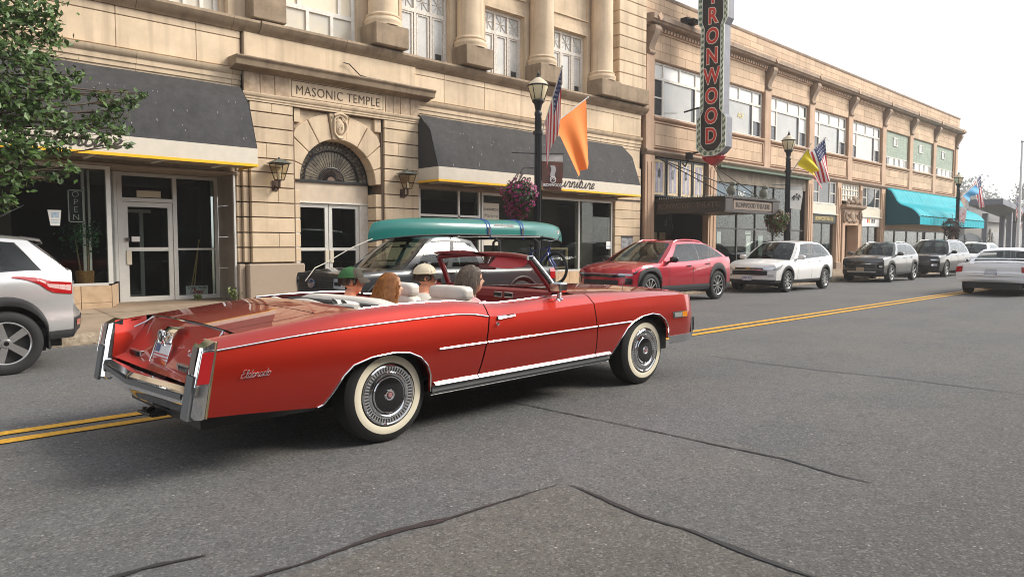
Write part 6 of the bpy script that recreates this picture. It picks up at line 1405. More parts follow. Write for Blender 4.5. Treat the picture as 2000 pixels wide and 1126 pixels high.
# black three-row car
BK=cp((.012,.011,.011),.25,.2,'black',cior=1.35)
tv=dict(base,paint=BK,W=1.96,xf=2.3,xr=-2.45,wf=1.535,wr=-1.535,rw=.385,belt=[(-2.55,1.16),(-1.2,1.12),(0,1.10),(.9,1.08),(1.5,1.06),(2.1,1.0),(2.4,.95)],xw=1.2,xb=-2.3,xtf=.45,xtr=-1.9,zt=1.78,wroof=.66,
 wins=[(.5,.91),(.24,.48),(.06,.22)],gaps=[.85,-.2,-1.1],handles=[.0,-.95],handm=CHROME,xmir=.9,mirm=BK,rails=ALLOY,clad=0,
 front=[(-.58,.58,.42,.74,DKW,'grille'),(.62,.98,.70,.80,LAMPG,'headlight'),(.66,.9,.34,.5,LAMPG,'fog_lamp')],bars=[(-.56,.56,.44,.74,3,ALLOY)],plate=(.3,-.3,PLW,None),rear=[(.5,.98,.7,.85,REDL,'tail_lamp')],rim=(7,ALLOY,.05,DKW))
car(tv,(39.2,10.3+.98,-.055),PI,'black three-row car parked beyond the grey crossover')
WH=dict(eq,paint=cp((.76,.77,.78),n='white'),rails=ALLOY,plate=None)
car(WH,(46.4,10.4+.91,-.055),PI,'white car parked farthest along the kerb, beyond the black car')
# silver crossover at the left edge, seen from behind
SV=cp((.64,.635,.63),.3,.55,'silver')
es=dict(base,paint=SV,W=1.84,xf=2.1,xr=-2.02,wf=1.345,wr=-1.345,rw=.36,low=[(-3,.40),(-1.75,.36),(-1.2,.32),(3,.30)],belt=[(-2.1,1.16),(-1.6,1.16),(-1.0,1.12),(0,1.05),(.9,1.02),(1.5,.99),(2.0,.90),(2.2,.85)],xw=1.05,xb=-1.98,xtf=.25,xtr=-1.62,zt=1.64,wroof=.62,bowr=.16,nr=.10,
 rpro=[(0,-.10),(.10,.02),(.25,.04),(.36,.03),(.45,-.03),(.6,-.05),(.8,-.07),(1,-.12)],
 sect=[(0,.93),(.12,.975),(.28,1.0),(.36,.985),(.5,.985),(.62,1.0),(.72,1.0),(.84,.99),(.93,.965),(1,.93)],
 wins=[(.48,.90),(.23,.46),(.085,.21)],gaps=[.75,-.28],handles=[-.05,-.98],xmir=.8,mirm=SV,rails=None,clad=.10,cladf=.2,cladr=.30,glass=CARGL,
 front=[(-.5,.5,.45,.7,BLACKP,'grille'),(.6,.98,.7,.85,LAMPG,'headlight')],rear=[(.62,1.0,.66,.83,REDL,'tail_lamp'),(.72,.93,.17,.26,REDL,'reflector')],
 sidef=[(-2.01,-1.42,[(-2.01,.655),(-1.75,.70),(-1.42,.84)],[(-2.01,.83),(-1.75,.86),(-1.42,.87)],REDL,'tail_lamp'),(-2.0,-1.66,[(-2.01,.70),(-1.66,.80)],[(-2.01,.79),(-1.66,.83)],mat('clear_red_lens',(.62,.42,.40),.12,coat=1),'tail_lamp_inset')],rim=(5,ALLOY,.085,DKW))
oe,ex=car(es,(1.30-1.345,9.6+.92,-.05),PI,'silver crossover at the left edge, parked with its tail lamp towards the middle')
MB().tube([(-1.3,0,1.71),(-1.7,0,1.95)],.006,5).build('aerial',BLACKP,oe); MB().tube([(-2.15,-.55,.33),(-2.27,-.55,.33)],.04,10).build('exhaust_tip',CHROME,oe)
MB().grid(lambda q,k:(lambda g:(g[0]-(-.03,.13,.15,.02)[k],g[1]*(1,.97,.97,.97)[k],g[2]+(.012,-.012,-.04,-.05)[k]))(ex['gw'](False,q,.995)),lin(-.95,.95,15),range(4)).build('roof_spoiler',SV,oe,sm=40)
# white two-door seen from behind at the right edge
OW=cp((.82,.83,.86),.3,n='oldwhite')
ol=dict(base,paint=OW,W=1.82,xf=2.3,xr=-2.42,wf=1.37,wr=-1.37,rw=.33,low=[(-3,.42),(-1.8,.36),(0,.26),(3,.3)],belt=[(-2.5,.90),(-1.2,.93),(0,.93),(1.,.92),(2.4,.84)],xw=.75,xb=-1.25,xtf=.1,xtr=-.72,zt=1.37,wroof=.64,bowr=.06,bowf=.1,nr=.03,nf=.04,crr=.04,crb=.03,rdrop=.0,
 rpro=[(0,-.06),(.12,.06),(.30,.06),(.34,.10),(.50,.10),(.54,.02),(.8,.03),(1,.0)],wins=[(.30,.92)],wins0=.3,gaps=[.7,-.7],handles=[-.5],xmir=.6,mirm=OW,clad=0,
 front=[(-.6,.6,.4,.75,CHROMEB,'grille'),(.65,.95,.55,.78,LAMPG,'headlight')],rear=[(.80,.985,.54,.86,REDL,'tail_lamp'),(-.16,.16,.42,.68,mat('plate_recess_white',(.5,.52,.55),.5),'plate_recess'),(-.98,.98,.535,.55,mat('grey_line',(.25,.26,.28),.4),'trim_line')],rim=(5,ALLOY,.06,DKW))
oo,ex=car(ol,(24.75+1.37,6.3-.91,-.02),R(.5),'white two-door car driving ahead at the right edge, seen from behind',name='white_two_door_car',group='moving cars')
pl=MB().box(-2.575,-2.56,-.15,.15,.56,.71).build('licence_plate',PLW,oo); text('plate_number','176682',.115,mat('plate_ink',(.03,.05,.2),.5),pl,(-2.578,0,.635),FACE_X,.001)
bx('window_card',WHITE,oo,-1.02,-1.0,.2,.62,1.0,1.22)
MB().tube([(-2.1,-.75,1.0),(-2.15,-.7,1.06),(-2.15,.7,1.06),(-2.1,.75,1.0)],.018,6).build('luggage_rail',CHROME,oo,sm=40)
# ---------------------------------------------------------------- dark pickup with canoe, rack and bicycle
DG=cp((.03,.032,.036),.36,.4,'slate',cior=1.28)
tk=dict(base,paint=DG,W=1.84,xf=2.35,xr=-2.62,wf=1.635,wr=-1.635,rw=.385,low=[(-3,.48),(3,.44)],belt=[(-2.7,1.02),(-.7,1.03),(.3,1.04),(1.3,1.03),(1.7,1.02),(2.2,.99),(2.5,.96)],xw=1.22,xb=-.72,xtf=.52,xtr=-.5,zt=1.68,wroof=.66,bowf=.12,bowr=.03,nf=.05,nr=.02,crc=.03,crb=.0,crr=.0,
 fpro=[(0,-.12),(.15,.06),(.35,.08),(.5,.02),(.8,.0),(1,-.06)],wins=[(.50,.90),(.08,.44)],glass=glassmat('truck_glass',(.4,.46,.43),1.5),surm=BLACKP,gaps=[1.02,.05,-.66],handles=[.2,-.5],handm=BLACKP,xmir=.86,mirm=BLACKP,clad=0,rails=None,
 front=[(-.68,.68,.42,.88,BLACKP,'grille'),(.70,.99,.56,.86,LAMPG,'headlight'),(.72,.9,.62,.76,BLACKG,'headlight_pod'),(-.9,.9,.12,.34,BLACKP,'front_bumper')],bars=[(-.66,.66,.50,.80,4,DKW)],
 sidef=[(-2.61,-2.45,.55,.95,REDL,'tail_lamp'),(2.05,2.34,.62,.86,LAMPG,'headlight')],rim=(6,ALLOY,.06,DKW))
TK,ex=car(tk,(8.35,10.3+.92,-.055),PI,'dark grey pickup with a canoe on top, parked behind the convertible','pickup',name='pickup_truck',group=None)
MB().box(-2.58,-.76,-.8,.8,1.03,1.045).build('tonneau',BLACKP,TK)
for s in (-1,1):
    for c in (1.635,-1.635): MB().tube([(c+.455*cos(t),s*.925,.385+.455*sin(t)) for t in lin(.1,PI-.1,18)],.022,6).build('arch_flare',BLACKP,TK,sm=50)
text('side_lettering','FX4',.13,CHROMEB,TK,(-2.0,.915,.93),Matrix(((-1,0,0),(0,0,1),(0,1,0))),.002,shear=.2)
e=Vector(ex['end'](True,0,.66,.03)); MB().lathe([(.0,e.x+.02),(.075,e.x+.015),(.085,e.x)],20,(0,0,e.z),'x').build('oval_badge',mat('badge_blue',(.02,.03,.09),.2,coat=1),TK,sm=40).scale=(1,1.5,1)
MB().box(.55,.6,-.14,.14,1.42,1.48).build('rear_view_mirror',BLACKP,TK)
o=thing('bed_rack','black steel rack standing on the pickup bed under the canoe','rack',(9.9,11.22,.98))
for x in (-.35,.75):
    for y in (-.72,.72):
        MB().tube([(x,y,0),(x,y*.98,.5),(x,y*.8,.56)],.03,6).build('upright',BLACKM,o); bx('foot_plate',BLACKM,o,x-.07,x+.07,y-.05,y+.05,-.0,.02)
    MB().tube([(x,-.62,.57),(x,.62,.57)],.03,6).build('crossbar',BLACKM,o)
for y in (-.6,.6): MB().tube([(-.5,y,.60),(.9,y,.60)],.022,6).build('side_rail',BLACKM,o)
# canoe, keel up
CN=thing('canoe','long teal green canoe carried upside down above the pickup with blue straps','canoe',(9.53,11.2,1.62),R(-.5))
def hull(s,v):
    L=2.56; X=L*s; a=abs(s); w=.45*(1-a**2.6)**.85; d=.33*(1-.10*a**6); t=v*PI   # v 0..1 gunwale to gunwale over the keel
    sh=-.15*a**4.; y=-w*cos(t)*abs(cos(t))**-.35 if abs(cos(t))>1e-6 else 0; z=sh+(d-sh*.35)*sin(t)**.62
    rk=1-.045*(sin(t)**2)*a**8
    return (X*rk,y,z)
ss=[math.copysign(abs(q)**.8,q) for q in lin(-1,1,61)]
TG=mat('canoe_green',(.012,.17,.145),.30,coat=.4,var=.12,vs=2)
MB().grid(hull,ss,lin(0,1,25)).build('hull',TG,CN,sm=50)
for v in (0,1): MB().tube([hull(s,v) for s in ss],.015,6).build('gunwale',mat('black_gunwale',(.015,.015,.015),.5),CN,sm=50)
for s in (-.5,.1,.55): MB().tube([hull(s,0),hull(s,1)],.018,6).build('thwart',mat('ash_wood',(.4,.27,.14),.6),CN)
BLU=mat('blue_strap',(.02,.08,.42),.6)
for s in (-.02,.35):
    for k in (-.012,.018): MB().tube([(lambda p:(p[0],p[1]*1.015,p[2]*1.0+.006))(hull(s+k,v)) for v in lin(0,1,25)],.011,5,sq=.5).build('strap',BLU,CN,sm=50)
    q=hull(s,.06); MB().box(q[0]-.03,q[0]+.03,q[1]-.03,q[1]+.0,q[2]-.12,q[2]+.03).build('buckle',CHROMEB,CN); MB().tube([(q[0]+.03,q[1],q[2]-.05),(q[0]+.06,q[1]-.02,q[2]-.16),(q[0]+.02,q[1],q[2]-.2)],.008,5).build('strap_tail',BLU,CN)
q=hull(.17,.13)
tx=text('canoe_lettering','we-no-nah',.125,FW,CN,(q[0]-.06,q[1]-.012,q[2]+.0),Matrix(((-1,0,0),(0,.35,-.94),(0,-.94,-.35))),.002,off=.007)
q=hull(.9,.12); bx('sticker',WHITE,CN,q[0]-.04,q[0]+.03,q[1]-.012,q[1]-.008,q[2]-.04,q[2]+.03); bx('sticker_mark',mat('sticker_red',(.5,.05,.05),.5),CN,q[0]-.03,q[0]+.0,q[1]-.015,q[1]-.0125,q[2]-.01,q[2]+.02)
tag(MB().tube([(7.02,11.15,1.53),(6.6,11.2,1.36),(6.15,11.3,1.1),(5.95,11.3,1.02),(5.78,11.32,.8)],.009,5).build('bow_line',mat('white_rope',(.7,.66,.58),.8)),'white rope tied from the canoe bow down to the pickup hood','rope')
# bicycle hung across the tail of the pickup
BI=thing('bicycle','blue and black mountain bicycle standing on a carrier behind the pickup','bicycle',(11.4,11.28,.58))
FRB=mat('bike_blue',(.02,.06,.3),.3,coat=.5)
def bw(y):
    w=MB().tube([(0,y+.335*cos(t),.33+.335*sin(t)) for t in lin(0,2*PI,37)[:-1]],.027,8,closed=True).build('bicycle_wheel',RUBBER,BI,sm=50)
    MB().tube([(0,y+.30*cos(t),.33+.30*sin(t)) for t in lin(0,2*PI,37)[:-1]],.011,6,closed=True).build('bicycle_rim',BLACKG,w,sm=50)
    sp=MB()
    for k in range(24): t=2*PI*k/24; sp.tube([(0,y,.33),(0,y+.3*cos(t),.33+.3*sin(t))],.0022,3,caps=False)
    sp.build('spokes',CHROMEB,w)['kind']='stuff'; MB().lathe([(.03,-.04),(.03,.04)],10,(0,y,.33),'x').lathe([(.07,-.03),(.075,-.028)],18,(0,y,.33),'x').build('hub',BLACKG,w)
fy,ry=-.56,.52; bw(fy); bw(ry)
HT=(0,-.38,.80); BBk=(0,.08,.30); ST=(0,.22,.78)
MB().tube([HT,(0,-.34,.68)],.024,8).tube([(0,-.35,.72),BBk],.026,8).tube([(0,-.37,.78),(0,.2,.70)],.02,8).tube([BBk,ST],.018,8).build('bicycle_frame',FRB,BI,sm=50)
for x in (-.045,.045): MB().tube([(x*.6,-.34,.68),(x,-.42,.5),(x,fy,.33)],.017,6).build('fork',FRB,BI,sm=50); MB().tube([(x*.5,.1,.3),(x,ry,.33),(x*.5,.2,.68)],.012,6).build('rear_stay',FRB,BI,sm=50)
MB().tube([(-.34,-.33,.96),(-.2,-.37,.95),(0,-.4,.92),(.2,-.37,.95),(.34,-.33,.96)],.014,6).tube([HT,(0,-.40,.92)],.018,6).build('handlebar',BLACKP,BI,sm=50)
for x in (-.3,.3): MB().tube([(x,-.35,.97),(x*.95,-.44,1.05)],.008,5).build('brake_lever',BLACKP,BI)
MB().ball((0,.24,.84),(.07,.13,.03),12,8).tube([ST,(0,.23,.83)],.014,6).build('saddle',BLACKP,BI,sm=50)
MB().lathe([(.09,-.03),(.1,-.028),(.09,-.022)],20,(0,.08,.3),'x').tube([(-.06,.08,.3),(-.07,-.06,.22)],.01,6).tube([(.06,.08,.3),(.07,.22,.38)],.01,6).build('crank',BLACKG,BI,sm=50)
MB().tube([(-.45,.0,-.12),(0,0,-.12),(0,0,.02)],.03,6).tube([(0,-.7,-.02),(0,.7,-.02)],.025,6).tube([(0,-.1,0),(0,-.1,.75)],.018,6).build('hitch_carrier',BLACKM,BI)
# ---------------------------------------------------------------- people in the convertible
SKIN=mat('skin',(.62,.36,.25),.5,var=.12,vs=12); SKINR=mat('sunburnt_skin',(.64,.27,.16),.5,var=.12,vs=12)
def remesh(mb,name,m,par,vox=.011,smooth=6):
    me=mb.mesh('tmp',m); t=bpy.data.objects.new('tmp',me); lnk(t)
    r=t.modifiers.new('r','REMESH'); r.mode='VOXEL'; r.voxel_size=vox; r.use_smooth_shade=True
    s=t.modifiers.new('s','SMOOTH'); s.iterations=smooth; s.factor=.5
    bpy.context.view_layer.update(); me2=bpy.data.meshes.new_from_object(t.evaluated_get(bpy.context.evaluated_depsgraph_get())); bpy.data.objects.remove(t)
    me2.name=name; me2.polygons.foreach_set('use_smooth',[True]*len(me2.polygons)); me2.materials.clear(); me2.materials.append(m)
    o=bpy.data.objects.new(name,me2); lnk(o); o.parent=par; return o
def seated(label,loc,sc=1.,shirt=None,skin=SKIN,turn=0.,hands='lap',headtilt=0.):
    """seated figure; local frame: X forward, hips at origin"""
    o=thing('person',label,'person',loc,R(1.0)); S=lambda *p:tuple(c*sc for c in p)
    b=MB(); hz=.635
    def T(pts,rs,sq=1.): b.tube([S(*p) for p in pts],[r*sc for r in rs],12,sq=sq)
    # torso, neck
    b.ball(S(-.02,0,.02),S(.13,.17,.12),16,12); b.ball(S(-.06,0,.20),S(.115,.155,.17),16,12); b.ball(S(-.07,0,.37),S(.115,.185,.13),16,12)
    T([(-.07,0,.42),(-.045,0,.50),(-.035,0,.56)],[.075,.055,.052])
    # head: cranium, jaw, nose, ears
    hd=MB(); hx=-.02
    hd.ball((hx,0,hz+.035),(.095,.077,.095),18,14); hd.ball((hx+.035,0,hz-.03),(.062,.058,.075),16,12); hd.ball((hx+.04,0,hz-.075),(.042,.04,.03),12,8)
    hd.tube([(hx+.088,0,hz+.02),(hx+.113,0,hz-.018)],[.008,.015],8); hd.ball((hx+.078,0,hz-.05),(.014,.026,.008),10,6)
    for s in (-1,1): hd.ball((hx-.005,s*.079,hz),(.02,.009,.032),10,8); hd.ball((hx+.074,s*.03,hz+.038),(.016,.022,.008),8,6)
    hd.xf(Matrix.Translation((0,0,0))@Matrix.Translation((hx,0,hz-.08))@Matrix.Rotation(turn,4,'Z')@Matrix.Rotation(headtilt,4,'Y')@Matrix.Translation((-hx,0,-hz+.08)))
    b.add([S(*v) for v in hd.v],hd.f)
    # arms with hands: palm and five fingers
    for s in (-1,1):
        if hands=='wheel': el,wr=(.12,s*.25,.22),(.33,s*.14,.30)
        else: el,wr=(.0,s*.25,.17),(.24,s*.13,.13)
        T([(-.07,s*.17,.42),(-.06,s*.205,.38),el,wr],[.062,.058,.043,.03])
        d=(Vector(wr)-Vector(el)).normalized(); w=Vector(wr); pc=w+d*.045; b.ball(S(*pc),S(.045,.035,.02),10,8)
        for k in range(4):
            f0=w+d*.08+Vector((0,(k-1.5)*.017,0)); L=(.055,.065,.06,.045)[k]; T([tuple(f0-d*.02),tuple(f0+d*L*.55+Vector((0,0,-.005))),tuple(f0+d*L+Vector((0,0,-.025)))],[.010,.009,.007])
        T([tuple(w+d*.03+Vector((0,-s*.03,0))),tuple(w+d*.06+Vector((0,-s*.048,0))),tuple(w+d*.085+Vector((0,-s*.045,-.01)))],[.012,.010,.008])
        # legs
        T([(.0,s*.09,.0),(.22,s*.10,.03),(.42,s*.10,.05),(.48,s*.10,-.08),(.52,s*.10,-.10)],[.09,.08,.058,.05,.045])
    body=remesh(b,'body',skin,o,.011*sc,5)
    # clothing: shirt with short sleeves, trousers
    sh=MB(); sh.ball(S(-.06,0,.20),S(.13,.17,.19),16,12); sh.ball(S(-.07,0,.37),S(.13,.20,.135),16,12); sh.ball(S(-.02,0,.05),S(.145,.185,.12),16,12)
    for s in (-1,1):
        el=(.12,s*.25,.22) if hands=='wheel' else (.0,s*.25,.17); a=Vector((-.06,s*.205,.38)); sh.tube([S(-.07,s*.16,.42),S(*a),S(*a.lerp(Vector(el),.6))],[.078*sc,.072*sc,.064*sc],12)
    remesh(sh,'shirt',shirt,o,.012*sc,4)
    tr=MB()
    for s in (-1,1): tr.tube([S(-.02,s*.09,.0),S(.22,s*.10,.03),S(.43,s*.10,.05),S(.49,s*.10,-.06)],[.105*sc,.095*sc,.075*sc,.065*sc],12)
    tr.ball(S(-.02,0,.0),S(.15,.185,.10),14,10); remesh(tr,'trousers',mat('blue_trousers',(.05,.06,.1),.85),o,.014*sc,3)
    fx=MB()
    for s in (-1,1): fx.ball((hx+.084,s*.03,hz+.018),(.008,.013,.008),8,6)
    fx.xf(Matrix.Translation((hx,0,hz-.08))@Matrix.Rotation(turn,4,'Z')@Matrix.Rotation(headtilt,4,'Y')@Matrix.Translation((-hx,0,-hz+.08))); fx.v=[S(*v) for v in fx.v]
    fx.build('eyes',mat('eye_dark',(.04,.03,.03),.2),o,sm=60)
    HM=Matrix.Diagonal((sc,sc,sc,1))@Matrix.Translation((hx,0,hz-.08))@Matrix.Rotation(turn,4,'Z')@Matrix.Rotation(headtilt,4,'Y')@Matrix.Translation((0,0,.08))
    return o,HM
def hair(o,HM,m,length,seed,n=900,capped=False,wave=0.,thick=.0035):
    """combed hair: a close cap plus many tapering locks"""
    rg=random.Random(seed)
    cap=MB().ball((-.012,0,.035),(.103,.086,.106) if not capped else (.1,.083,.1),20,14)
    cap.f=[f for f in cap.f if not any((capped and cap.v[i][2]>.075) or (cap.v[i][0]>.055 and cap.v[i][2]<.075) or (cap.v[i][2]<-.035) for i in f)]; cap.mi=[0]*len(cap.f)
    mb=MB()
    for i in range(n):
        a=rg.uniform(0,2*PI); e=rg.uniform(.05,1.)**.7*PI*.58
        p=Vector((-.012+.104*sin(e)*cos(a),.087*sin(e)*sin(a),.035+.107*cos(e)))
        if p.x>.05 and p.z<.09: continue
        if capped and p.z>.045: continue
        d=Vector((p.x+.012,p.y,0)); d=d.normalized() if d.length>.01 else Vector((-1,0,0))
        P=[p]; L=length*rg.uniform(.7,1.05); q=p.copy(); st=5
        for k in range(st):
            f=(k+1)/st; stp=Vector((d.x*(.45*(1-f)),d.y*(.45*(1-f)),-.35-f))
            if q.x>.03: stp.x-=.5
            stp=stp.normalized()*L/st; q=q+stp+Vector((wave*rg.uniform(-1,1),wave*rg.uniform(-1,1),0)); rr=Vector((q.x+.012,q.y,0)).length
            mn=.097 if q.z>-.05 else .075
            if rr<mn and q.z<.09: k_=mn/max(rr,.01); q.x=(q.x+.012)*k_-.012; q.y*=k_*.93
            P.append(q.copy())
        mb.tube(P,[thick*(1.2-.2*j) for j in range(len(P))],3,caps=False)
    mb.xf(HM); cap.xf(HM); h=cap.build('hair',m,o,sm=60); mb.build('hair_locks',m,h,sm=60)['kind']='stuff'
def capm(o,HM,mcrown,mfront,mbrim):
    c=MB().ball((-.008,0,.045),(.113,.096,.098),24,14); c.f=[f for f in c.f if all(c.v[i][2]>.04 for i in f)]; c.mi=[0]*len(c.f)
    front=[f for f in c.f if sum(c.v[i][0] for i in f)/4>.02]; rear=[f for f in c.f if f not in front]
    a=MB(); a.v=list(c.v); a.f=rear; a.mi=[0]*len(rear); a.xf(HM); cp_=a.build('cap',mcrown,o,sm=50)
    a=MB(); a.v=list(c.v); a.f=front; a.mi=[0]*len(front); a.xf(HM); a.build('cap_front',mfront,cp_,sm=50)
    def br(u,v): t=lerp(-1.05,1.05,u); r=1+.75*v; return (-.008+.108*cos(t)*(1+.62*v),.092*sin(t)*(1+.12*v),.05-.035*v*v-.02*abs(sin(t))*v)
    MB().grid(br,lin(0,1,13),lin(0,1,5)).grid(lambda u,v:tuple(Vector(br(u,v))-Vector((0,0,.005))),lin(0,1,13),lin(0,1,5)).xf(HM).build('cap_brim',mbrim,cp_,sm=60)
    sm_=MB()
    for t in (0,PI/3,2*PI/3): sm_.tube([(-.008+.1135*cos(q)*cos(t),.0965*cos(q)*sin(t),.045+.0985*sin(q)) for q in lin(.05,PI-.05,14)],.0022,4)
    sm_.xf(HM).build('cap_seams',mcrown,cp_)['kind']='stuff'
    MB().ball((-.008,0,.145),(.010,.010,.006),8,6).xf(HM).build('cap_button',mcrown,cp_)
    MB().tube([(-.008+.113*cos(t),.095*sin(t),.052) for t in lin(1.3,2*PI-1.3,16)],.006,5).xf(HM).build('cap_band',mcrown,cp_)
def W_(X,y,z): return tuple(CAR.matrix_basis@Vector((X,y,z))) if False else (2.83+X*cos(R(1))-y*sin(R(1)),5.24+X*sin(R(1))+y*cos(R(1)),-.02+z)
ORS=mat('orange_shirt',(.7,.16,.03),.8,bump=.1,bs=60); PINKS=mat('pale_pink_shirt',(.62,.42,.40),.8,bump=.1,bs=60); STR=mat('striped_pink_shirt',(.68,.24,.27),.8,var=.9,vs=14,c2=(.75,.68,.66)); WSH=mat('pale_shirt',(.6,.57,.52),.8,bump=.1,bs=60)
o,HM=seated('person in a green and brown cap and orange shirt in the back seat',W_(.52,.38,.47),.98,ORS,SKINR,-.6)
GRN=mat('green_cap',(.03,.12,.035),.8,bump=.1,bs=80); BRN=mat('brown_cap',(.055,.042,.03),.8,bump=.1,bs=80); capm(o,HM,GRN,BRN,BRN); hair(o,HM,mat('brown_short_hair',(.05,.03,.02),.6),.05,3,500,True)
o,HM=seated('person with long straight auburn hair on the near side of the back seat',W_(.52,-.22,.485),.92,PINKS,SKIN,-.6)
hair(o,HM,mat('auburn_hair',(.42,.19,.065),.42,var=.5,vs=30,c2=(.25,.10,.035)),.36,5,2600,thick=.0032)
o,HM=seated('person driving in a cream cap with a dark brim',W_(1.33,.36,.47),1.,WSH,SKINR,-.5,'wheel')
capm(o,HM,mat('cream_cap',(.66,.56,.40),.8,bump=.1,bs=80),mat('cream_cap',(.66,.56,.40),.8),mat('dark_brim',(.03,.028,.026),.8)); hair(o,HM,mat('brown_short_hair',(.05,.03,.02),.6),.05,7,500,True)
o,HM=seated('person with grey hair and striped pink shirt in the front passenger seat',W_(1.28,-.38,.475),1.,STR,SKIN,-.65)
hair(o,HM,mat('grey_hair',(.26,.21,.17),.5,var=.6,vs=35,c2=(.12,.09,.07)),.17,9,1900,wave=.007,thick=.0034)
# ---------------------------------------------------------------- street tree at the left edge
LEAF=mat('tree_leaves',(.085,.15,.03),.45,var=.7,vs=4,c2=(.03,.07,.015)); BARK=mat('tree_bark',(.14,.10,.065),.9,var=.4,vs=12,bump=.4,bs=30)
TR=thing('street_tree','leafy green street tree whose branches overhang the left awning','tree',(.35,13.0,.08),world=True)
b0=Vector((.35,13.0,.08)); trunk=MB().tube([b0,b0+Vector((.05,-.05,1.2)),b0+Vector((.0,-.1,2.3)),b0+Vector((.1,-.2,3.4))],[.14,.11,.10,.08],10)
def px(u,v,Y):      # helper used once to lay out where the crown reaches: bearing of a point seen from the street corner
    f=1390.; a=R(46.745); pt=R(3.417); fw=Vector((cos(a),sin(a),0)); rt=Vector((sin(a),-cos(a),0)); F_=fw*cos(pt)-Vector((0,0,1))*sin(pt); U_=fw*sin(pt)+Vector((0,0,1))*cos(pt)
    d=F_+rt*(u-1000)/f-U_*(v-563)/f; k=Y/d.y; return Vector((d.x*k,Y,CAMH+d.z*k))
CL=[(20,20,12.6,.55),(60,40,12.9,.45),(95,25,12.5,.30),(105,75,12.8,.28),(30,100,12.4,.55),(75,130,12.8,.38),(10,180,12.6,.5),(50,215,12.5,.5),(120,160,12.6,.25),(150,150,12.9,.18),(95,175,12.3,.3),(140,185,12.6,.15),(200,190,12.7,.2),(225,215,12.6,.28),(255,195,12.5,.2),(280,185,12.5,.12),(190,235,12.7,.28),(160,255,12.5,.28),(235,250,12.6,.2),(110,240,12.6,.32),(60,280,12.4,.4),(15,290,12.6,.45),(110,290,12.6,.25),(25,345,12.5,.3),(70,335,12.8,.2),(110,345,12.6,.12),(10,395,12.6,.2),(140,330,12.5,.15),(-60,60,12.8,.7),(-80,200,12.6,.7),(-60,320,12.6,.5),(-30,-60,12.8,.7),(60,-50,12.8,.5),(205,275,12.5,.16),(250,283,12.5,.08)]
mb=MB(); br=MB(); rg=random.Random(17); hub=[b0+Vector((.0,-.15,2.0)),b0+Vector((.05,-.2,2.7)),b0+Vector((.1,-.2,3.4))]
for u,v,Y,r in CL:
    c=px(u,v,Y); h=min(hub,key=lambda q:abs(q.z-(c.z-.6))); m_=h.lerp(c,.5)+Vector((0,0,.12))
    br.tube([h,m_,c],[.035,.018,.006],6)
    r*=.86; n=int(1500*r*r+150*r)
    for k in range(3):
        e=c+Vector((rg.gauss(0,r*.6),rg.gauss(0,r*.6),rg.gauss(0,r*.5))); br.tube([m_.lerp(c,.6),e],[.008,.003],4)
    for i in range(int(n*.82)):
        p=c+Vector((rg.gauss(0,r*.45),rg.gauss(0,r*.5),rg.gauss(0,r*.40))); nn=Vector((rg.uniform(-.8,.8),rg.uniform(-1,.4),rg.uniform(-.1,1))).normalized(); e=nn.orthogonal().normalized(); e.rotate(Matrix.Rotation(rg.uniform(0,6.28),3,nn)); g=nn.cross(e); s=rg.uniform(.035,.07)
        mb.add([p-e*s,p-g*s*.55+nn*.006,p+e*s*1.1,p+g*s*.55+nn*.006],[(0,1,2,3)])
trunk.build('trunk',BARK,TR,sm=60); br.build('branches',BARK,TR,sm=60); mb.build('crown',LEAF,TR)['kind']='stuff'
# ---------------------------------------------------------------- beyond the theatre block
GB=thing('grey_hall','low grey hall with a flat roof behind the corner lot','building',(110,22,0),world=True)
MB().box(80,170,20.5,36,-.3,3.9).build('wall',mat('hall_grey',(.34,.33,.31),.8),GB); MB().box(79.5,170.5,20.1,36,3.9,4.9).build('roof',mat('hall_roof',(.2,.2,.2),.7),GB); bx('chimney',mat('chimney_brick',(.3,.22,.17),.9),GB,92,93.6,24,25.5,4.9,7.4)
for k in range(4): bx('window',DARKG,GB,90+k*12,93+k*12,20.42,20.49,1.2,2.8)
ST_=thing('steel_canopy','open steel canopy with a tilted roof on posts at the corner lot','canopy',(82,17,0),world=True)
MB().prism([(73.5,5.0),(90,3.9),(90,4.3),(73.5,5.5)],'y',16.0,18.6).build('canopy_roof',mat('steel_blue_grey',(.16,.17,.2),.5),ST_)
for x in (77.4,83.6,88.5):
    for y in (16.3,18.2): bx('post',mat('steel_blue_grey',(.16,.17,.2),.5),ST_,x-.2,x+.2,y-.2,y+.2,-.3,4.4)
FP=thing('flag_pole','tall white flagpole at the right edge beyond the parked cars','flagpole',(62.6,12.6,0)); MB().tube([(0,0,-.1),(0,0,8.9)],[.11,.07],10).build('pole',mat('pole_paint',(.7,.7,.7),.4),FP,sm=60); MB().ball((0,0,8.95),.12,10,8).build('finial',CHROMEB,FP,sm=60)
us=us_flag((76.2,15.6,3.6),(76.2,15.6,6.0),0,.75,1.2,(.6,-.3),'small national flag on a pole at the far right edge',amp=.1)
def conifer(x,y,h,r,label,seed,n=900,m=None):
    rg=random.Random(seed); o=thing('conifer',label,'tree',(x,y,-.3),group='young conifers by the hall'); MB().tube([(0,0,0),(0,0,h)],[.06*h/2,.01],6).build('trunk',BARK,o); mb=MB()
    for i in range(n):
        z=rg.random()**1.3; a=rg.uniform(0,2*PI); q=r*(1-z)*(.35+.65*rg.random()); p=Vector((q*cos(a),q*sin(a),h*(.08+.92*z)-.15*q)); d=Vector((cos(a),sin(a),.25)); s=Vector((-sin(a),cos(a),0)); l=.16*h/2*(1.1-z*.6)
        mb.add([p-s*l*.3,p+d*l,p+s*l*.3],[(0,1,2)])
    mb.build('crown',m or mat('conifer_needles',(.035,.06,.025),.7,var=.5,vs=2),o)['kind']='stuff'
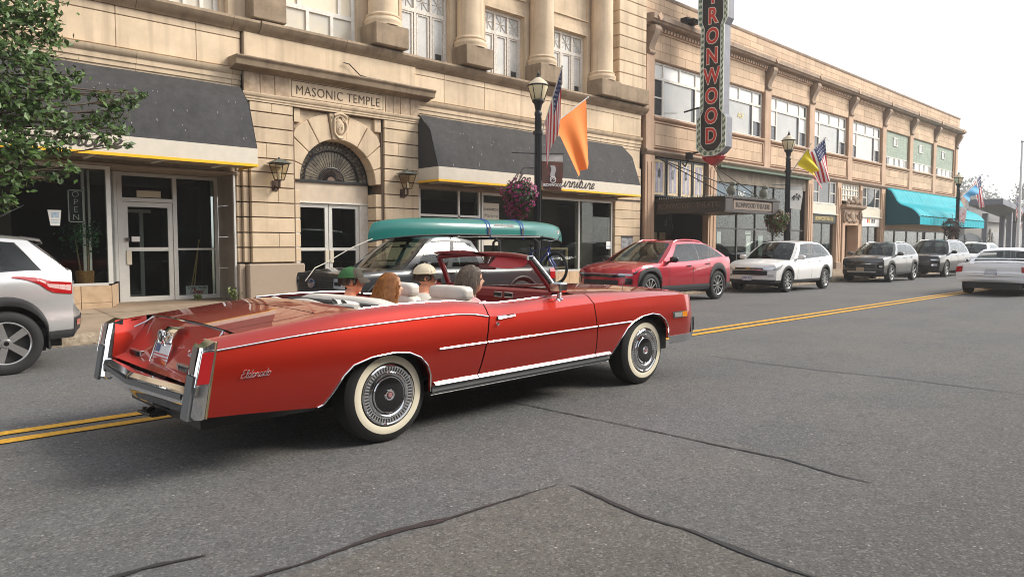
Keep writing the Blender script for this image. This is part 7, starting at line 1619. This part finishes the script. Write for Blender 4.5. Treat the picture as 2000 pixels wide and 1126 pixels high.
conifer(66,16.9,2.6,1.0,'small conifer in front of the grey hall, left of the other',1); conifer(73,16.8,3.2,1.2,'small conifer in front of the grey hall, nearer the canopy',2)
def fartree(x,y,h,r,label,seed):
    rg=random.Random(seed); o=thing('background_tree',label,'tree',(x,y,-.3),group='hazy trees in the distance'); MB().tube([(0,0,0),(.2,0,h*.5),(0,.2,h*.85)],[.4,.25,.08],8).build('trunk',BARK,o,sm=60); mb=MB()
    cs=[Vector((rg.gauss(0,r*.45),rg.gauss(0,r*.45),h*rg.uniform(.4,.93))) for _ in range(22)]
    for c in cs:
        for i in range(90):
            p=c+Vector((rg.gauss(0,r*.22),rg.gauss(0,r*.22),rg.gauss(0,r*.2))); nn=Vector((rg.uniform(-1,1),rg.uniform(-1,1),rg.uniform(0,1))).normalized(); e=nn.orthogonal().normalized()*rg.uniform(.03,.06)*r*1.6; g=nn.cross(e); mb.add([p-e,p-g*.6,p+e,p+g*.6],[(0,1,2,3)])
    mb.build('crown',mat('far_leaves',(.06,.08,.045),.7,var=.5,vs=.5),o)['kind']='stuff'
for k,(x,y,h,r) in enumerate(((400,104,34,10),(410,101,29,9),(420,98,25,8),(300,55,24,7),(430,80,20,10))): fartree(x,y,h,r,['rounded hazy tree just right of the theatre block','second hazy tree right of the theatre block','third and lowest hazy tree right of the theatre block','slim hazy tree beside the flagpole','farthest hazy tree behind the canopy'][k],k+31)
WS=thing('welcome_sign','low dark arched sign at the corner lot beyond the parked cars','sign',(70,17.5,0),world=True)
MB().prism([(66.5,1.1),(73.5,1.1),(73.5,1.9),(72,2.3),(70,2.5),(68,2.3),(66.5,1.9)],'y',17.4,17.6).build('board',mat('sign_slate',(.06,.07,.08),.6),WS); bx('post',mat('sign_slate',(.06,.07,.08),.6),WS,67,67.2,17.4,17.6,0,1.1); bx('post',mat('sign_slate',(.06,.07,.08),.6),WS,72.8,73,17.4,17.6,0,1.1); bx('lettering_band',FW,WS,68,72,17.37,17.395,1.6,1.75)
for k,z in enumerate((9.5,12.5)): tag(MB().tube([(80+t*80,70-t*50,z+1.5-(2*t-1)**2*-1.2) for t in lin(0,1,20)],.035,4).build('overhead_wire',BLACKP),('lower' if k==0 else 'upper')+' overhead wire crossing the hazy sky at right','wire')
# ---------------------------------------------------------------- unseen shop row, added for reflections in the shop windows and paint
BRK=[mat('opposite_brick_%d'%i,c,.9,var=.3,vs=1.5,bump=.1,bs=20) for i,c in enumerate(((.22,.12,.085),(.30,.25,.19),(.2,.16,.14)))]
x=-32.; rg=random.Random(8); k=0
for w,h,lab in ((15,8.2,'red brick shop building behind the camera, far left'),(13,7.4,'tan brick shop building behind the camera, left of the middle'),(14,8.8,'brown brick shop building directly behind the camera'),(16,7.2,'low red brick shop building behind the camera, right of the middle'),(18,8.4,'tan brick shop building behind the camera, far right')):
    o=thing('added_shop_building',lab,'building',(x+w/2,-8,-.2),world=True,group='shop row across the street'); mb=MB(); ho=[]
    n=int(w/3)
    for j in range(n): a=x+.8+j*(w-1)/n; ho.append((a,a+1.4,4.6,6.6))
    ho.append((x+.7,x+w-.7,.5,3.0))
    P=[(X,-7,z) for X in ()]; mb.box(x,x+w,-20,-7.3,-.2,h); wl=mb.build('wall',BRK[k%3],o)
    for a,b,c,d in ho: bx('window',DARKG,o,a,b,-7.3,-7.27,c,d); bx('window_sill',CREAM,o,a-.1,b+.1,-7.3,-7.2,c-.12,c-.02)
    bx('cornice',CREAM,o,x-.05,x+w+.05,-7.3,-6.95,h-.4,h+.05); x+=w+.02; k+=1
# ---------------------------------------------------------------- smoky air
hz=MB().box(-150,760,-110,320,-1.5,46).build('haze',None)
hm=bpy.data.materials.new('haze'); hm.use_nodes=True; N=hm.node_tree.nodes; N.remove(N['Principled BSDF']); pv=N.new('ShaderNodeVolumePrincipled'); pv.inputs['Color'].default_value=(.97,.96,.95,1); pv.inputs['Density'].default_value=.0012; pv.inputs['Anisotropy'].default_value=.2
hm.node_tree.links.new(pv.outputs[0],N['Material Output'].inputs['Volume']); hz.data.materials.clear(); hz.data.materials.append(hm); hz['kind']='stuff'; hz['label']='thin smoky haze hanging over the whole street'
